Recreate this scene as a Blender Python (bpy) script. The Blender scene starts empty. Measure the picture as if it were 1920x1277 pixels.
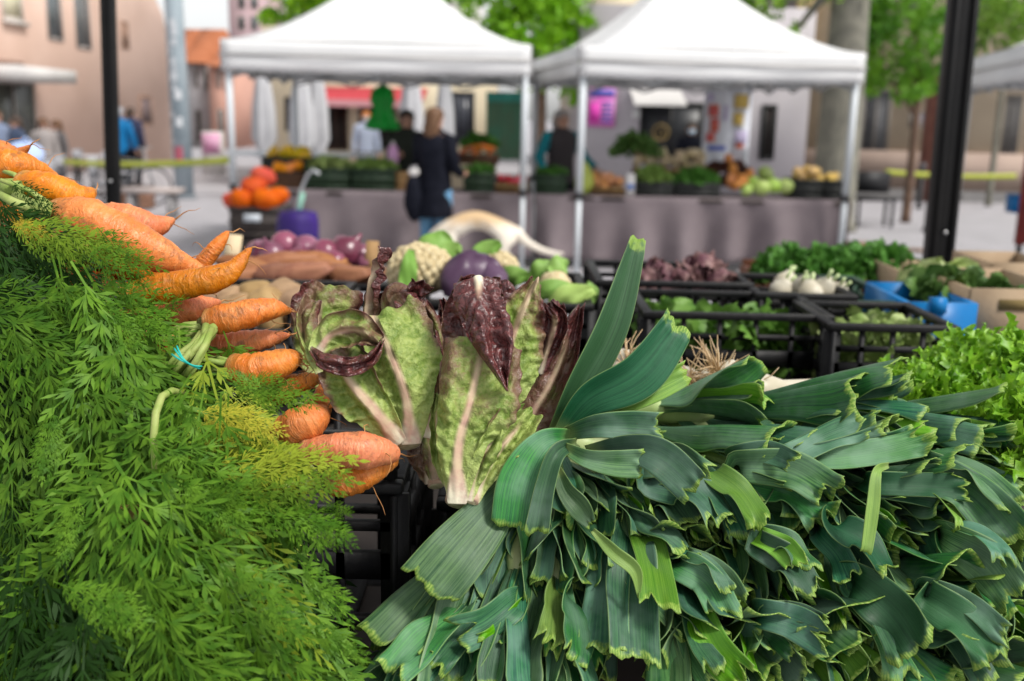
import bpy, math, random
import numpy as np
from mathutils import Vector, Matrix, noise
random.seed(7); RNG = np.random.default_rng(7)
SC = bpy.context.scene
COL = SC.collection
R = math.radians
V3 = Vector
# ------------------------------------------------------------------ camera
H_CAM, PITCH, ROLL, FPX = 1.6, R(12.6), R(1.2), 1867.0
CM = Matrix.Translation((0, 0, H_CAM)) @ Matrix.Rotation(R(90) - PITCH, 4, 'X') @ Matrix.Rotation(ROLL, 4, 'Z')
cam_d = bpy.data.cameras.new('camera'); cam = bpy.data.objects.new('camera', cam_d); COL.objects.link(cam)
cam.matrix_world = CM
cam_d.sensor_width = 36; cam_d.lens = 36 * FPX / 1920
cam_d.clip_start = 0.05; cam_d.clip_end = 2000
cam_d.dof.use_dof = True; cam_d.dof.focus_distance = 1.02; cam_d.dof.aperture_fstop = 4.0; cam_d.dof.aperture_blades = 9
SC.camera = cam
# ------------------------------------------------------------------ world, sun, exposure
SUN_EL, SUN_AZ = R(53), R(122)         # high, over the photographer's shoulder, veiled by cloud
w = bpy.data.worlds.new('World'); SC.world = w; w.use_nodes = True
wt = w.node_tree; bg = wt.nodes['Background']
sky = wt.nodes.new('ShaderNodeTexSky'); sky.sky_type = 'NISHITA'; sky.sun_disc = False
sky.sun_elevation = SUN_EL; sky.sun_rotation = SUN_AZ; sky.air_density = 1.0; sky.dust_density = 1.5; sky.ozone_density = 1.0
hs = wt.nodes.new('ShaderNodeHueSaturation'); hs.inputs['Saturation'].default_value = 0.10
wt.links.new(sky.outputs[0], hs.inputs['Color']); wt.links.new(hs.outputs[0], bg.inputs[0])
bg.inputs[1].default_value = 0.085
sun_d = bpy.data.lights.new('sun', 'SUN'); sun_d.energy = 1.5; sun_d.angle = R(14); sun_d.color = (1, .96, .9)
sun = bpy.data.objects.new('sun', sun_d); COL.objects.link(sun)
sdir = V3((math.sin(SUN_AZ) * math.cos(SUN_EL), math.cos(SUN_AZ) * math.cos(SUN_EL), math.sin(SUN_EL)))
sun.rotation_euler = sdir.to_track_quat('Z', 'Y').to_euler()
SC.view_settings.view_transform = 'Standard'; SC.view_settings.look = 'None'
SC.view_settings.exposure = 1.2; SC.view_settings.gamma = 1
SC.render.engine = 'CYCLES'
SC.cycles.use_denoising = True
SC.cycles.max_bounces = 6; SC.cycles.diffuse_bounces = 3; SC.cycles.glossy_bounces = 2; SC.cycles.transmission_bounces = 4; SC.cycles.transparent_max_bounces = 6
# ------------------------------------------------------------------ pixel <-> world
C0 = CM.translation; CR = CM.to_3x3()
RGT, UPV, FWD = CR @ V3((1, 0, 0)), CR @ V3((0, 1, 0)), CR @ V3((0, 0, -1))
def at(px, py, d):
    """point seen at photo pixel (px, py), d metres in front of the camera (along its axis)"""
    return C0 + (FWD + RGT * ((px - 960) / FPX) - UPV * ((py - 638.5) / FPX)) * d
def atY(px, py, Y):
    v = FWD + RGT * ((px - 960) / FPX) - UPV * ((py - 638.5) / FPX)
    return C0 + v * (Y / v.y)
def gx(px, Y, z=0.0):
    """world point with x under pixel column px, at world depth Y and height z"""
    d = Y * math.cos(PITCH) + (H_CAM - z) * math.sin(PITCH)
    p = V3((0, Y, z)); p.x = (px - 960) / FPX * d
    # undo the roll for the column
    q = p - C0; yc = q.dot(UPV) / d * FPX
    p.x += yc * math.tan(ROLL) * -1 * d / FPX
    return p
def pxs(d): return d / FPX            # metres per photo pixel at axis distance d
# ------------------------------------------------------------------ object helpers
def lin(r, g, b, a=1.0):
    f = lambda c: (c / 12.92 if c <= .04045 else ((c + .055) / 1.055) ** 2.4)
    return (f(r / 255), f(g / 255), f(b / 255), a)
def tag(o, label, cat, group=None):
    o['label'] = label; o['category'] = cat
    if group: o['group'] = group
    return o
def thing(name, label, cat, loc=(0, 0, 0), rz=0.0, group=None):
    o = bpy.data.objects.new(name, None); COL.objects.link(o); o.empty_display_size = .05
    o.location = loc; o.rotation_euler = (0, 0, rz)
    return tag(o, label, cat, group)
def org(o):
    """world location of an un-rotated chain of parents"""
    p = V3((0, 0, 0))
    while o: p += o.location; o = o.parent
    return p
def dup(root, label=None, group=None, **kw):
    def rec(o, par):
        c = o.copy(); COL.objects.link(c)
        if par: c.parent = par
        for ch in KIDS.get(o.name, []): rec(ch, c)
        return c
    r = rec(root, None)
    if label: r['label'] = label
    if group: r['group'] = group
    for k, v in kw.items(): setattr(r, k, v)
    return r
KIDS = {}
def link_mesh(name, me, m, parent=None, loc=None, smooth=True):
    o = bpy.data.objects.new(name, me); COL.objects.link(o)
    if m is not None:
        for x in (m if isinstance(m, (list, tuple)) else [m]): me.materials.append(x)
    if smooth and len(me.polygons): me.polygons.foreach_set('use_smooth', np.ones(len(me.polygons), bool))
    if parent: o.parent = parent; KIDS.setdefault(parent.name, []).append(o)
    if loc is not None: o.location = loc
    return o
class MB:
    def __init__(s): s.v = []; s.f = []; s.mi = []; s.uv = None; s.n = 0; s.attr = {}
    def add(s, V, F, mi=0):
        V = np.asarray(V, float).reshape(-1, 3); k = s.n
        s.v.append(V); s.n += len(V)
        for f in F: s.f.append(tuple(i + k for i in f)); s.mi.append(mi)
        return s
    def box(s, c, d, M=None, mi=0):
        x, y, z = (t / 2 for t in d)
        P = [(-x, -y, -z), (x, -y, -z), (x, y, -z), (-x, y, -z), (-x, -y, z), (x, -y, z), (x, y, z), (-x, y, z)]
        if M is not None: P = [M @ V3(p) for p in P]
        P = [(p[0] + c[0], p[1] + c[1], p[2] + c[2]) for p in P]
        return s.add(P, [(0, 3, 2, 1), (4, 5, 6, 7), (0, 1, 5, 4), (1, 2, 6, 5), (2, 3, 7, 6), (3, 0, 4, 7)], mi)
    def bar(s, a, b, wd, ht=None, mi=0, up=(0, 0, 1)):
        a, b = V3(a), V3(b); t = (b - a); L = t.length; t.normalize()
        u = V3(up)
        if abs(t.dot(u)) > .95: u = V3((0, 1, 0))
        sx = t.cross(u).normalized(); uz = sx.cross(t)
        M = Matrix((sx, t, uz)).transposed()
        return s.box((a + b) / 2, (wd, L, ht or wd), M, mi)
    def tube(s, pts, r, n=8, caps=True, mi=0):
        P = [V3(p) for p in pts]; k = len(P)
        rr = [r] * k if isinstance(r, (int, float)) else list(r)
        V = []; ref = None
        for i in range(k):
            t = (P[min(i + 1, k - 1)] - P[max(i - 1, 0)]).normalized()
            if ref is None:
                ref = t.orthogonal().normalized()
            ref = (ref - t * ref.dot(t))
            if ref.length < 1e-6: ref = t.orthogonal()
            ref.normalize(); b = t.cross(ref)
            for j in range(n):
                a = 2 * math.pi * j / n
                V.append(P[i] + (ref * math.cos(a) + b * math.sin(a)) * rr[i])
        F = [(i * n + j, i * n + (j + 1) % n, (i + 1) * n + (j + 1) % n, (i + 1) * n + j) for i in range(k - 1) for j in range(n)]
        if caps: F += [tuple(range(n - 1, -1, -1)), tuple((k - 1) * n + j for j in range(n))]
        return s.add(V, F, mi)
    def lathe(s, prof, n=20, c=(0, 0, 0), mi=0, wob=None):
        V = []
        for r, z in prof:
            for j in range(n):
                a = 2 * math.pi * j / n
                q = r * (wob(a, z) if wob else 1)
                V.append((c[0] + q * math.cos(a), c[1] + q * math.sin(a), c[2] + z))
        k = len(prof)
        F = [(i * n + j, i * n + (j + 1) % n, (i + 1) * n + (j + 1) % n, (i + 1) * n + j) for i in range(k - 1) for j in range(n)]
        F += [tuple(range(n - 1, -1, -1)), tuple((k - 1) * n + j for j in range(n))]
        return s.add(V, F, mi)
    def blob(s, c, rad, nu=16, nv=10, amp=0., fr=2., seed=0, mi=0, M=None):
        V = []
        for i in range(nv + 1):
            th = math.pi * i / nv
            for j in range(nu):
                ph = 2 * math.pi * j / nu
                p = V3((math.sin(th) * math.cos(ph), math.sin(th) * math.sin(ph), math.cos(th)))
                k = 1 + (amp * noise.noise(p * fr + V3((seed * 3.1, seed * 1.7, 0))) if amp else 0)
                q = V3((p.x * rad[0], p.y * rad[1], p.z * rad[2])) * k
                if M is not None: q = M @ q
                V.append(q + V3(c))
        F = [(i * nu + j, (i + 1) * nu + j, (i + 1) * nu + (j + 1) % nu, i * nu + (j + 1) % nu) for i in range(nv) for j in range(nu)]
        return s.add(V, F, mi)
    def grid(s, P, mi=0):
        nv, nu = P.shape[0], P.shape[1]
        F = [(i * nu + j, i * nu + j + 1, (i + 1) * nu + j + 1, (i + 1) * nu + j) for i in range(nv - 1) for j in range(nu - 1)]
        return s.add(P.reshape(-1, 3), F, mi)
    def build(s, name, m, parent=None, smooth=False, world=False, loc=None, uvv=None, attrs=None):
        V = np.concatenate(s.v) if s.v else np.zeros((0, 3))
        if world and parent is not None: V = V - np.array(org(parent))
        if loc is not None: V = V - np.array(loc)
        me = bpy.data.meshes.new(name)
        nl = sum(len(f) for f in s.f)
        me.vertices.add(len(V)); me.vertices.foreach_set('co', V.astype(np.float32).ravel())
        me.loops.add(nl); me.polygons.add(len(s.f))
        li = np.fromiter((i for f in s.f for i in f), np.int32, nl)
        ln = np.fromiter((len(f) for f in s.f), np.int32, len(s.f))
        me.loops.foreach_set('vertex_index', li)
        me.polygons.foreach_set('loop_start', np.concatenate([[0], np.cumsum(ln)[:-1]]).astype(np.int32))
        me.polygons.foreach_set('loop_total', ln)
        me.polygons.foreach_set('material_index', np.array(s.mi, np.int32))
        me.update(calc_edges=True); me.validate()
        if uvv is not None:
            ul = me.uv_layers.new(name='UVMap'); ul.data.foreach_set('uv', np.asarray(uvv, np.float32)[li].ravel())
        for k, a in (attrs or {}).items():
            at_ = me.attributes.new(k, 'FLOAT', 'POINT'); at_.data.foreach_set('value', np.asarray(a, np.float32).ravel())
        return link_mesh(name, me, m, parent, loc, smooth)
def struct(o): o['kind'] = 'structure'; return o
def stuff(o, label=None, cat=None):
    o['kind'] = 'stuff'
    if label: tag(o, label, cat)
    return o
# ------------------------------------------------------------------ materials
class NT:
    def __init__(s, name):
        s.m = bpy.data.materials.new(name); s.m.use_nodes = True; s.t = s.m.node_tree
        s.b = s.t.nodes['Principled BSDF']; s.out = s.t.nodes['Material Output']
    def n(s, ty, **kw):
        x = s.t.nodes.new('ShaderNode' + ty)
        for k, v in kw.items():
            if k.startswith('i_'):
                key = k[2:]; key = int(key) if key.isdigit() else key.replace('_', ' ')
                s.put(x.inputs[key], v)
            else: setattr(x, k, v)
        return x
    def put(s, sock, v):
        if isinstance(v, bpy.types.NodeSocket): s.t.links.new(v, sock)
        elif isinstance(v, bpy.types.Node): s.t.links.new(v.outputs[0], sock)
        else: sock.default_value = v
    def math(s, op, a, b=0.0, clamp=False):
        x = s.n('Math', operation=op); x.use_clamp = clamp; s.put(x.inputs[0], a); s.put(x.inputs[1], b); return x.outputs[0]
    def mix(s, f, a, b, mode='MIX'):
        x = s.n('Mix', data_type='RGBA', blend_type=mode)
        s.put(x.inputs[0], f); s.put(x.inputs[6], a); s.put(x.inputs[7], b); return x.outputs[2]
    def ramp(s, f, lo, hi):
        x = s.n('MapRange', interpolation_type='SMOOTHSTEP'); s.put(x.inputs[0], f); x.inputs[1].default_value = lo; x.inputs[2].default_value = hi; return x.outputs[0]
    def noise(s, vec, scale, detail=3, rough=.55):
        x = s.n('TexNoise'); s.put(x.inputs['Vector'], vec); x.inputs['Scale'].default_value = scale
        x.inputs['Detail'].default_value = detail; x.inputs['Roughness'].default_value = rough; return x.outputs[0]
    def obj(s): return s.n('TexCoord').outputs['Object']
    def uv(s): return s.n('TexCoord').outputs['UV']
    def sep(s, v): x = s.n('SeparateXYZ'); s.put(x.inputs[0], v); return x.outputs
    def comb(s, x, y, z=0.0): c = s.n('CombineXYZ'); s.put(c.inputs[0], x); s.put(c.inputs[1], y); s.put(c.inputs[2], z); return c.outputs[0]
    def bump(s, h, strength=.3, dist=.01): x = s.n('Bump'); s.put(x.inputs['Height'], h); x.inputs['Strength'].default_value = strength; x.inputs['Distance'].default_value = dist; s.put(s.b.inputs['Normal'], x.outputs[0]); return x
    def vary(s, col, val=.2, hue=.02, sat=.1):
        r = s.n('ObjectInfo').outputs['Random']
        wn = s.n('TexWhiteNoise', noise_dimensions='1D'); s.put(wn.inputs['W'], r)
        h = s.n('HueSaturation'); s.put(h.inputs['Color'], col)
        s.put(h.inputs['Value'], s.math('ADD', s.math('MULTIPLY', r, 2 * val), 1 - val))
        s.put(h.inputs['Hue'], s.math('ADD', s.math('MULTIPLY', wn.outputs[0], 2 * hue), .5 - hue))
        s.put(h.inputs['Saturation'], s.math('ADD', s.math('MULTIPLY', wn.outputs[0], 2 * sat), 1 - sat)); return h.outputs[0]
    def translucent(s, col, f):
        tr = s.n('BsdfTranslucent'); s.put(tr.inputs[0], col); mx = s.n('MixShader'); mx.inputs[0].default_value = f
        s.t.links.new(s.b.outputs[0], mx.inputs[1]); s.t.links.new(tr.outputs[0], mx.inputs[2]); s.t.links.new(mx.outputs[0], s.out.inputs[0])
MATS = {}
def mat(name, c, c2=None, scale=6, rough=.6, bump=0, bscale=60, spec=.25, vary=0, metal=0, trans=0, hue=.01):
    if name in MATS: return MATS[name]
    k = NT(name); o = k.obj(); col = c if len(c) == 4 else (*c, 1)
    if c2:
        c2 = c2 if len(c2) == 4 else (*c2, 1)
        f = k.ramp(k.noise(o, scale, 5), .35, .65); col = k.mix(f, col, c2)
    if vary: col = k.vary(col, vary, hue)
    k.put(k.b.inputs['Base Color'], col); k.b.inputs['Roughness'].default_value = rough
    k.b.inputs['Specular IOR Level'].default_value = spec; k.b.inputs['Metallic'].default_value = metal
    if bump: k.bump(k.noise(o, bscale, 4), bump, .004)
    if trans: k.translucent(col, trans)
    MATS[name] = k.m; return k.m
def catmull(P, n):
    P = np.asarray([tuple(p) for p in P], float)
    if len(P) == 2: P = np.array([P[0], (P[0] + P[1]) / 2, P[1]])
    Q = np.vstack([2 * P[0] - P[1], P, 2 * P[-1] - P[-2]])
    seg = len(P) - 1; t = np.linspace(0, seg, n); i = np.minimum(t.astype(int), seg - 1); u = (t - i)[:, None]
    a, b, c, d = Q[i], Q[i + 1], Q[i + 2], Q[i + 3]
    return .5 * (2 * b + (c - a) * u + (2 * a - 5 * b + 4 * c - d) * u ** 2 + (3 * b - a - 3 * c + d) * u ** 3)
def interp(vals, n):
    vals = np.asarray(vals, float)
    return catmull(np.stack([vals, vals * 0, vals * 0], 1), n)[:, 0] if len(vals) > 2 else np.linspace(vals[0], vals[-1], n)
def unit(a): return a / np.maximum(np.linalg.norm(a, axis=-1, keepdims=True), 1e-9)
def frame(C, nrm):
    T = unit(np.gradient(C, axis=0))
    N = np.asarray(nrm, float)
    if N.ndim == 1: N = np.tile(N, (len(C), 1))
    S = unit(np.cross(T, N)); N = np.cross(S, T)
    return T, S, N
CAMN = -np.array(FWD)
# ================================================================== THE SQUARE: ground, buildings, trees, tents
def paving():
    k = NT('paving'); o = k.obj(); n1 = k.noise(o, .7, 5); n2 = k.noise(o, 9, 4)
    br = k.n('TexBrick'); k.put(br.inputs['Vector'], o); br.inputs['Scale'].default_value = 1.6; br.inputs['Mortar Size'].default_value = .008
    br.inputs['Color1'].default_value = (.40, .385, .41, 1); br.inputs['Color2'].default_value = (.32, .31, .33, 1); br.inputs['Mortar'].default_value = (.21, .20, .21, 1)
    c = k.mix(k.math('MULTIPLY', k.ramp(n1, .35, .7), .35), br.outputs[0], (.34, .33, .34, 1)); c = k.mix(k.math('MULTIPLY', k.ramp(n2, .5, .75), .25), c, (.28, .265, .26, 1))
    k.put(k.b.inputs['Base Color'], c); k.b.inputs['Roughness'].default_value = .75; k.bump(n2, .2, .004); return k.m
g = MB().add([(-260, -40, 0), (260, -40, 0), (260, 700, 0), (-260, 700, 0)], [(0, 1, 2, 3)]).build('ground', paving()); struct(g)
g = MB().box((12, 25.5, .004), (26, 7, .008)).build('road', mat('asphalt', (.16, .155, .155), (.12, .118, .12), 3, .85, .2, 40)); struct(g)
def ray(px, py): return FWD + RGT * ((px - 960) / FPX) - UPV * ((py - 638.5) / FPX)
class Wall:
    """a building whose front runs from plan point a to b"""
    def __init__(s, name, label, a, b, h, m, deep=6, top=None, cat='building', trim=None):
        s.a, s.b = V3((a[0], a[1], 0)), V3((b[0], b[1], 0)); s.u = (s.b - s.a); s.L = s.u.length; s.u.normalize(); s.n = V3((s.u.y, -s.u.x, 0))
        s.t = thing(name, label, cat, s.a)
        top = top or [(0, h), (s.L, h)]
        F = [s.P(0, 0)] + [s.P(q, z) for q, z in top] + [s.P(s.L, 0)]
        n = len(F); V = F + [p - s.n * deep for p in F]
        faces = [tuple(range(n - 1, -1, -1)), tuple(range(n, 2 * n))] + [(i, (i + 1) % n, n + (i + 1) % n, n + i) for i in range(n)]
        MB().add(V, faces).build('wall', m, s.t, world=True)
    def P(s, q, z, o=0.): return s.a + s.u * q + s.n * o + V3((0, 0, z))
    def hit(s, px, py):
        r = ray(px, py); k = (s.a - C0).dot(s.n) / r.dot(s.n); p = C0 + r * k; return (p - s.a).dot(s.u), p.z
    def rect(s, x0, y0, x1, y1):
        A, B, C, D = s.hit(x0, y0), s.hit(x1, y0), s.hit(x0, y1), s.hit(x1, y1)
        return (A[0] + C[0]) / 2, (B[0] + D[0]) / 2, (C[1] + D[1]) / 2, (A[1] + B[1]) / 2
    def slab(s, name, q0, q1, z0, z1, o0, o1, m, parent=None):
        c = [s.P(q, z, o) for o in (o0, o1) for z in (z0, z1) for q in (q0, q1)]
        return MB().add(c, [(0, 1, 3, 2), (4, 6, 7, 5), (0, 4, 5, 1), (2, 3, 7, 6), (0, 2, 6, 4), (1, 5, 7, 3)]).build(name, m, parent or s.t, world=True)
    def window(s, rc, glass, frame=None, name='window', fw=.07, bars=1, sill=None):
        q0, q1, z0, z1 = s.rect(*rc); z0 = max(z0, .01)
        frame = frame or mat('window_frame', (.32, .29, .27), rough=.6)
        b = MB()
        for (a0, a1, c0, c1) in ((q0, q0 + fw, z0, z1), (q1 - fw, q1, z0, z1), (q0 + fw, q1 - fw, z0, z0 + fw), (q0 + fw, q1 - fw, z1 - fw, z1)):
            c = [s.P(q, z, o) for o in (-.02, .03) for z in (c0, c1) for q in (a0, a1)]
            b.add(c, [(0, 1, 3, 2), (4, 6, 7, 5), (0, 4, 5, 1), (2, 3, 7, 6), (0, 2, 6, 4), (1, 5, 7, 3)])
        for i in range(bars):
            x = q0 + (q1 - q0) * (i + 1) / (bars + 1); c = [s.P(q, z, o) for o in (-.02, .026) for z in (z0 + fw, z1 - fw) for q in (x - .025, x + .025)]
            b.add(c, [(0, 1, 3, 2), (4, 6, 7, 5), (0, 4, 5, 1), (2, 3, 7, 6), (0, 2, 6, 4), (1, 5, 7, 3)])
        o = b.build(name, frame, s.t, world=True)
        s.slab('pane', q0 + fw, q1 - fw, z0 + fw, z1 - fw, -.01, .012, glass, o)
        if sill: s.slab('sill', q0 - .08, q1 + .08, z0 - .09, z0 - .002, 0, .12, sill, o)
        return o
GLD = mat('dark_glass', (.012, .013, .016), (.03, .032, .036), 3, .4, spec=.4)
GLG = mat('grey_glass', (.12, .14, .15), (.07, .085, .09), 2, .2, spec=.6)
DARK = mat('dark_interior', (.014, .012, .012), (.03, .022, .02), 2, .7)
PEACH = mat('peach_render', (.72, .52, .43), (.64, .45, .365), .5, .85, .15, 20)
CREAM = mat('cream_render', (.74, .65, .48), (.68, .58, .42), .5, .85)
GREYW = mat('lilac_grey_render', (.48, .45, .47), (.42, .39, .42), .6, .85)
BEIGE = mat('beige_stone', (.58, .48, .36), (.48, .39, .29), .8, .85, .2, 8)
TERRA = mat('terracotta_tile', (.42, .15, .07), (.36, .12, .05), 2, .8)
WHITEW = mat('white_wall', (.64, .62, .60), (.56, .54, .53), .6, .85)
g1 = gx(-140, 19); g2 = gx(324, 33)
a, b = (g1.x, g1.y), (g2.x, g2.y)
tmp = Wall.__new__(Wall); tmp.a, tmp.b = V3((*a, 0)), V3((*b, 0)); tmp.u = (tmp.b - tmp.a); tmp.L = tmp.u.length; tmp.u.normalize(); tmp.n = V3((tmp.u.y, -tmp.u.x, 0))
q1 = tmp.hit(284, -20); q2 = tmp.hit(324, 58)
B1 = Wall('peach_building', 'long peach coloured building with small windows beyond the left black post', a, b, 9, PEACH, 9, [(0, q1[1] + 2), (q1[0] - 2, q1[1] + 2), (q1[0], q1[1]), ((q1[0] + q2[0]) / 2, (q1[1] * .42 + q2[1] * .58)), (tmp.L, q2[1])])
B1.window((2, -30, 40, 38), mat('pale_blind', (.62, .58, .42), rough=.8), mat('pale_stone', (.55, .5, .46), rough=.8), sill=mat('pale_stone', (.55, .5, .46)), bars=0)
B1.window((86, -30, 114, 76), GLG, mat('grey_frame', (.34, .30, .28), rough=.7), bars=0); B1.window((139, -40, 166, 92), GLG, MATS['grey_frame'], bars=1)
B1.window((227, 40, 240, 92), mat('shutter_brown', (.30, .19, .14), rough=.8), mat('shutter_brown', (.30, .19, .14)), bars=0); B1.window((262, 180, 284, 236), mat('shutter_grey', (.15, .11, .11), rough=.8), MATS['shutter_brown'], bars=0)
B1.window((-60, 150, 66, 275), mat('shop_glass', (.10, .11, .09), (.05, .055, .05), 3, .25), MATS['grey_frame'], 'shop_window', bars=2)
r_ = B1.rect(-60, 126, 62, 152); B1.slab('awning', r_[0], r_[1], r_[2], r_[3], .03, 1.0, WHITEW)
r_ = B1.rect(-60, 112, 40, 126); B1.slab('fascia', r_[0], r_[1], r_[2], r_[3], .0, .06, mat('fascia_brown', (.22, .13, .10), rough=.8))
# far row under terracotta roofs
YB = 46
for (x0, x1, py, m, lab, yb) in [(318, 352, 118, WHITEW, 'narrow grey white house between the peach building and the steel column', YB + 1), (352, 398, 112, mat('pale_grey_render', (.42, .40, .40), (.36, .34, .35), .8, .85), 'grey house with a terracotta roof just right of the steel column', YB), (398, 436, 118, mat('salmon_render', (.56, .32, .25), (.50, .28, .22), .8, .85), 'salmon pink house with a low roof beside the tent leg', YB - 1)]:
    p, q = gx(x0, yb), gx(x1, yb); z = atY((x0 + x1) / 2, py, yb).z
    B = Wall('terraced_house', lab, (p.x, p.y), (q.x, q.y), z, m, 6)
    zr = atY((x0 + x1) / 2, 54 if x0 < 390 else 82, yb + 3).z
    r = MB(); y0 = yb - .4; r.add([(p.x, y0, z - .15), (q.x + .02, y0, z - .15), (q.x + .02, yb + 3, zr), (p.x, yb + 3, zr), (p.x, yb + 6, z - .15), (q.x + .02, yb + 6, z - .15)], [(0, 1, 2, 3), (3, 2, 5, 4), (0, 3, 4), (1, 5, 2)]); r.build('roof', TERRA, B.t, world=True)
    w_ = x1 - x0
    B.window((x0 + w_ * .25, 128, x0 + w_ * .45, 165), GLD, bars=0); B.window((x0 + w_ * .62, 128, x0 + w_ * .85, 170), GLG if x0 > 390 else GLD, bars=0)
    B.window((x0 + w_ * .3, 205, x0 + w_ * .6, 268), DARK, name='door', bars=0)
p, q = gx(438, 62), gx(492, 62)
B = Wall('pink_tower_house', 'tall pinkish house far behind the left tent peak', (p.x, p.y), (q.x, q.y), atY(460, -40, 62).z, mat('pink_render', (.46, .32, .32), (.40, .29, .31), .4, .85), 7)
for yy in (-10, 30): B.window((446, yy, 460, yy + 26), GLD, bars=0); B.window((470, yy, 484, yy + 26), GLG, bars=0)
p, q = gx(-900, 120), gx(440, 120)
# middle cream building with a red awning
p, q = gx(500, 22), gx(918, 22)
B4 = Wall('cream_shop', 'cream single storey shop with a red awning behind the left stall', (p.x, p.y), (q.x, q.y), 3.4, CREAM, 8)
B4.window((534, 182, 555, 246), mat('notice_board', (.03, .035, .045), (.05, .055, .06), 6, .6), DARK, 'notice_board', bars=0)
B4.window((612, 194, 652, 282), DARK, mat('door_brown', (.06, .035, .025), rough=.6), 'door', bars=1); B4.window((672, 194, 744, 282), DARK, mat('door_grey', (.20, .19, .18), rough=.6), 'door', bars=1)
B4.window((840, 172, 890, 270), mat('blue_grey_glass', (.13, .14, .17), (.08, .085, .11), 4, .25), mat('iron_grille', (.03, .03, .035), rough=.5), 'window', bars=4)
r_ = B4.rect(578, 164, 802, 196)
aw = MB(); zt, zb = r_[3], r_[2]
P = [B4.P(r_[0], zt, .02), B4.P(r_[1], zt, .02), B4.P(r_[1], zb + .08, 1.2), B4.P(r_[0], zb + .08, 1.2), B4.P(r_[0], zb - .06, 1.2), B4.P(r_[1], zb - .06, 1.2)]
aw.add(P + [x + V3((0, 0, -.03)) for x in P[:4]], [(0, 1, 2, 3), (9, 8, 7, 6), (0, 6, 7, 1)]).build('awning', mat('red_canvas', (.50, .05, .07), (.44, .04, .06), 3, .8), B4.t, world=True)
MB().add(P[2:6], [(1, 0, 3, 2)]).build('awning_valance', mat('pink_canvas', (.62, .30, .32), rough=.8), B4.t, world=True)
# pale blocks above the tents
p, q = gx(812, 42), gx(892, 42)
B = Wall('pale_block', 'pale block with a tall window seen over the left tent roof', (p.x, p.y), (q.x, q.y), atY(850, -80, 42).z, WHITEW, 8)
B.window((826, -40, 848, 14), GLG, bars=1); B.window((862, -40, 884, 14), GLG, bars=1)
p, q = gx(1108, 34), gx(1186, 34)
B = Wall('cream_block', 'tall cream block rising between the tents beside the green tree', (p.x, p.y), (q.x, q.y), atY(1150, -90, 34).z, CREAM, 8)
B.window((1140, -60, 1165, -8), GLG, bars=1); B.window((1128, 112, 1150, 150), GLG, bars=1)
p, q = gx(1186, 35), gx(1540, 35)
B = Wall('grey_block', 'lilac grey block behind the right tent peak', (p.x, p.y), (q.x, q.y), atY(1300, -90, 35).z, GREYW, 8)
B.window((1196, -30, 1214, 40), GLG, bars=1); B.window((1400, -10, 1416, 46), GLG, bars=1); B.window((1448, -20, 1476, 44), mat('balcony_shade', (.22, .24, .26), rough=.6), bars=1)
# grey shop behind the right stall
p, q = gx(1078, 18.5), gx(1500, 18.5)
B6 = Wall('grey_shop', 'grey shop front with a wide black window and a gold ring emblem', (p.x, p.y), (q.x, q.y), 3.6, GREYW, 8)
B6.window((1198, 192, 1372, 300), GLD, mat('black_frame', (.02, .02, .02), rough=.5), 'shop_window', bars=2)
B6.window((1426, 196, 1454, 300), DARK, MATS['black_frame'], 'door', bars=0); B6.window((1186, 205, 1200, 222), mat('red_notice', (.45, .06, .07), rough=.7), mat('white_trim', (.7, .7, .7)), 'notice', bars=0)
c = B6.P(*B6.hit(1238, 248), .05)
em = MB(); rg = [c + V3((.14 * math.cos(i * .314), -.0, .14 * math.sin(i * .314))) for i in range(21)]; em.tube(rg, .016, 6, False); em.tube([c + V3((-.06, 0, -.07)), c + V3((0, 0, .06)), c + V3((.06, 0, -.07))], .014, 6)
em.build('emblem', mat('gold_paint', (.30, .21, .08), rough=.4), B6.t, world=True)
r_ = B6.rect(1180, 168, 1275, 194)
MB().add([B6.P(r_[0], r_[3], .02), B6.P(r_[1], r_[3], .02), B6.P(r_[1], r_[2], .8), B6.P(r_[0], r_[2], .8), B6.P(r_[0], r_[2] - .05, .8), B6.P(r_[1], r_[2] - .05, .8)], [(0, 1, 2, 3), (3, 2, 5, 4)]).build('awning', WHITEW, B6.t, world=True)
pt = thing('poster', 'pink and blue poster on the grey wall behind the woman in teal', 'poster', B6.P(*B6.hit(1128, 238), .03))
r_ = B6.rect(1102, 166, 1153, 238); MG = mat('magenta_print', (.62, .05, .38), rough=.6)
B6.slab('sheet', r_[0], r_[1], r_[2], r_[3], .02, .04, mat('pink_print', (.66, .12, .48), (.70, .32, .60), 3, .6), pt)
hgt = r_[3] - r_[2]; wd = r_[1] - r_[0]
B6.slab('band', r_[0] + .02, r_[1] - .02, r_[3] - hgt * .22, r_[3] - .02, .042, .046, mat('blue_print', (.10, .10, .42), rough=.6), pt)
for i in range(5): B6.slab('line', r_[0] + wd * .5, r_[1] - .05, r_[2] + hgt * (.12 + .12 * i), r_[2] + hgt * (.18 + .12 * i), .042, .045, MATS['blue_print'], pt)
B6.slab('figure', r_[0] + wd * .06, r_[0] + wd * .44, r_[2] + hgt * .12, r_[2] + hgt * .62, .042, .045, MG, pt)
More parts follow.
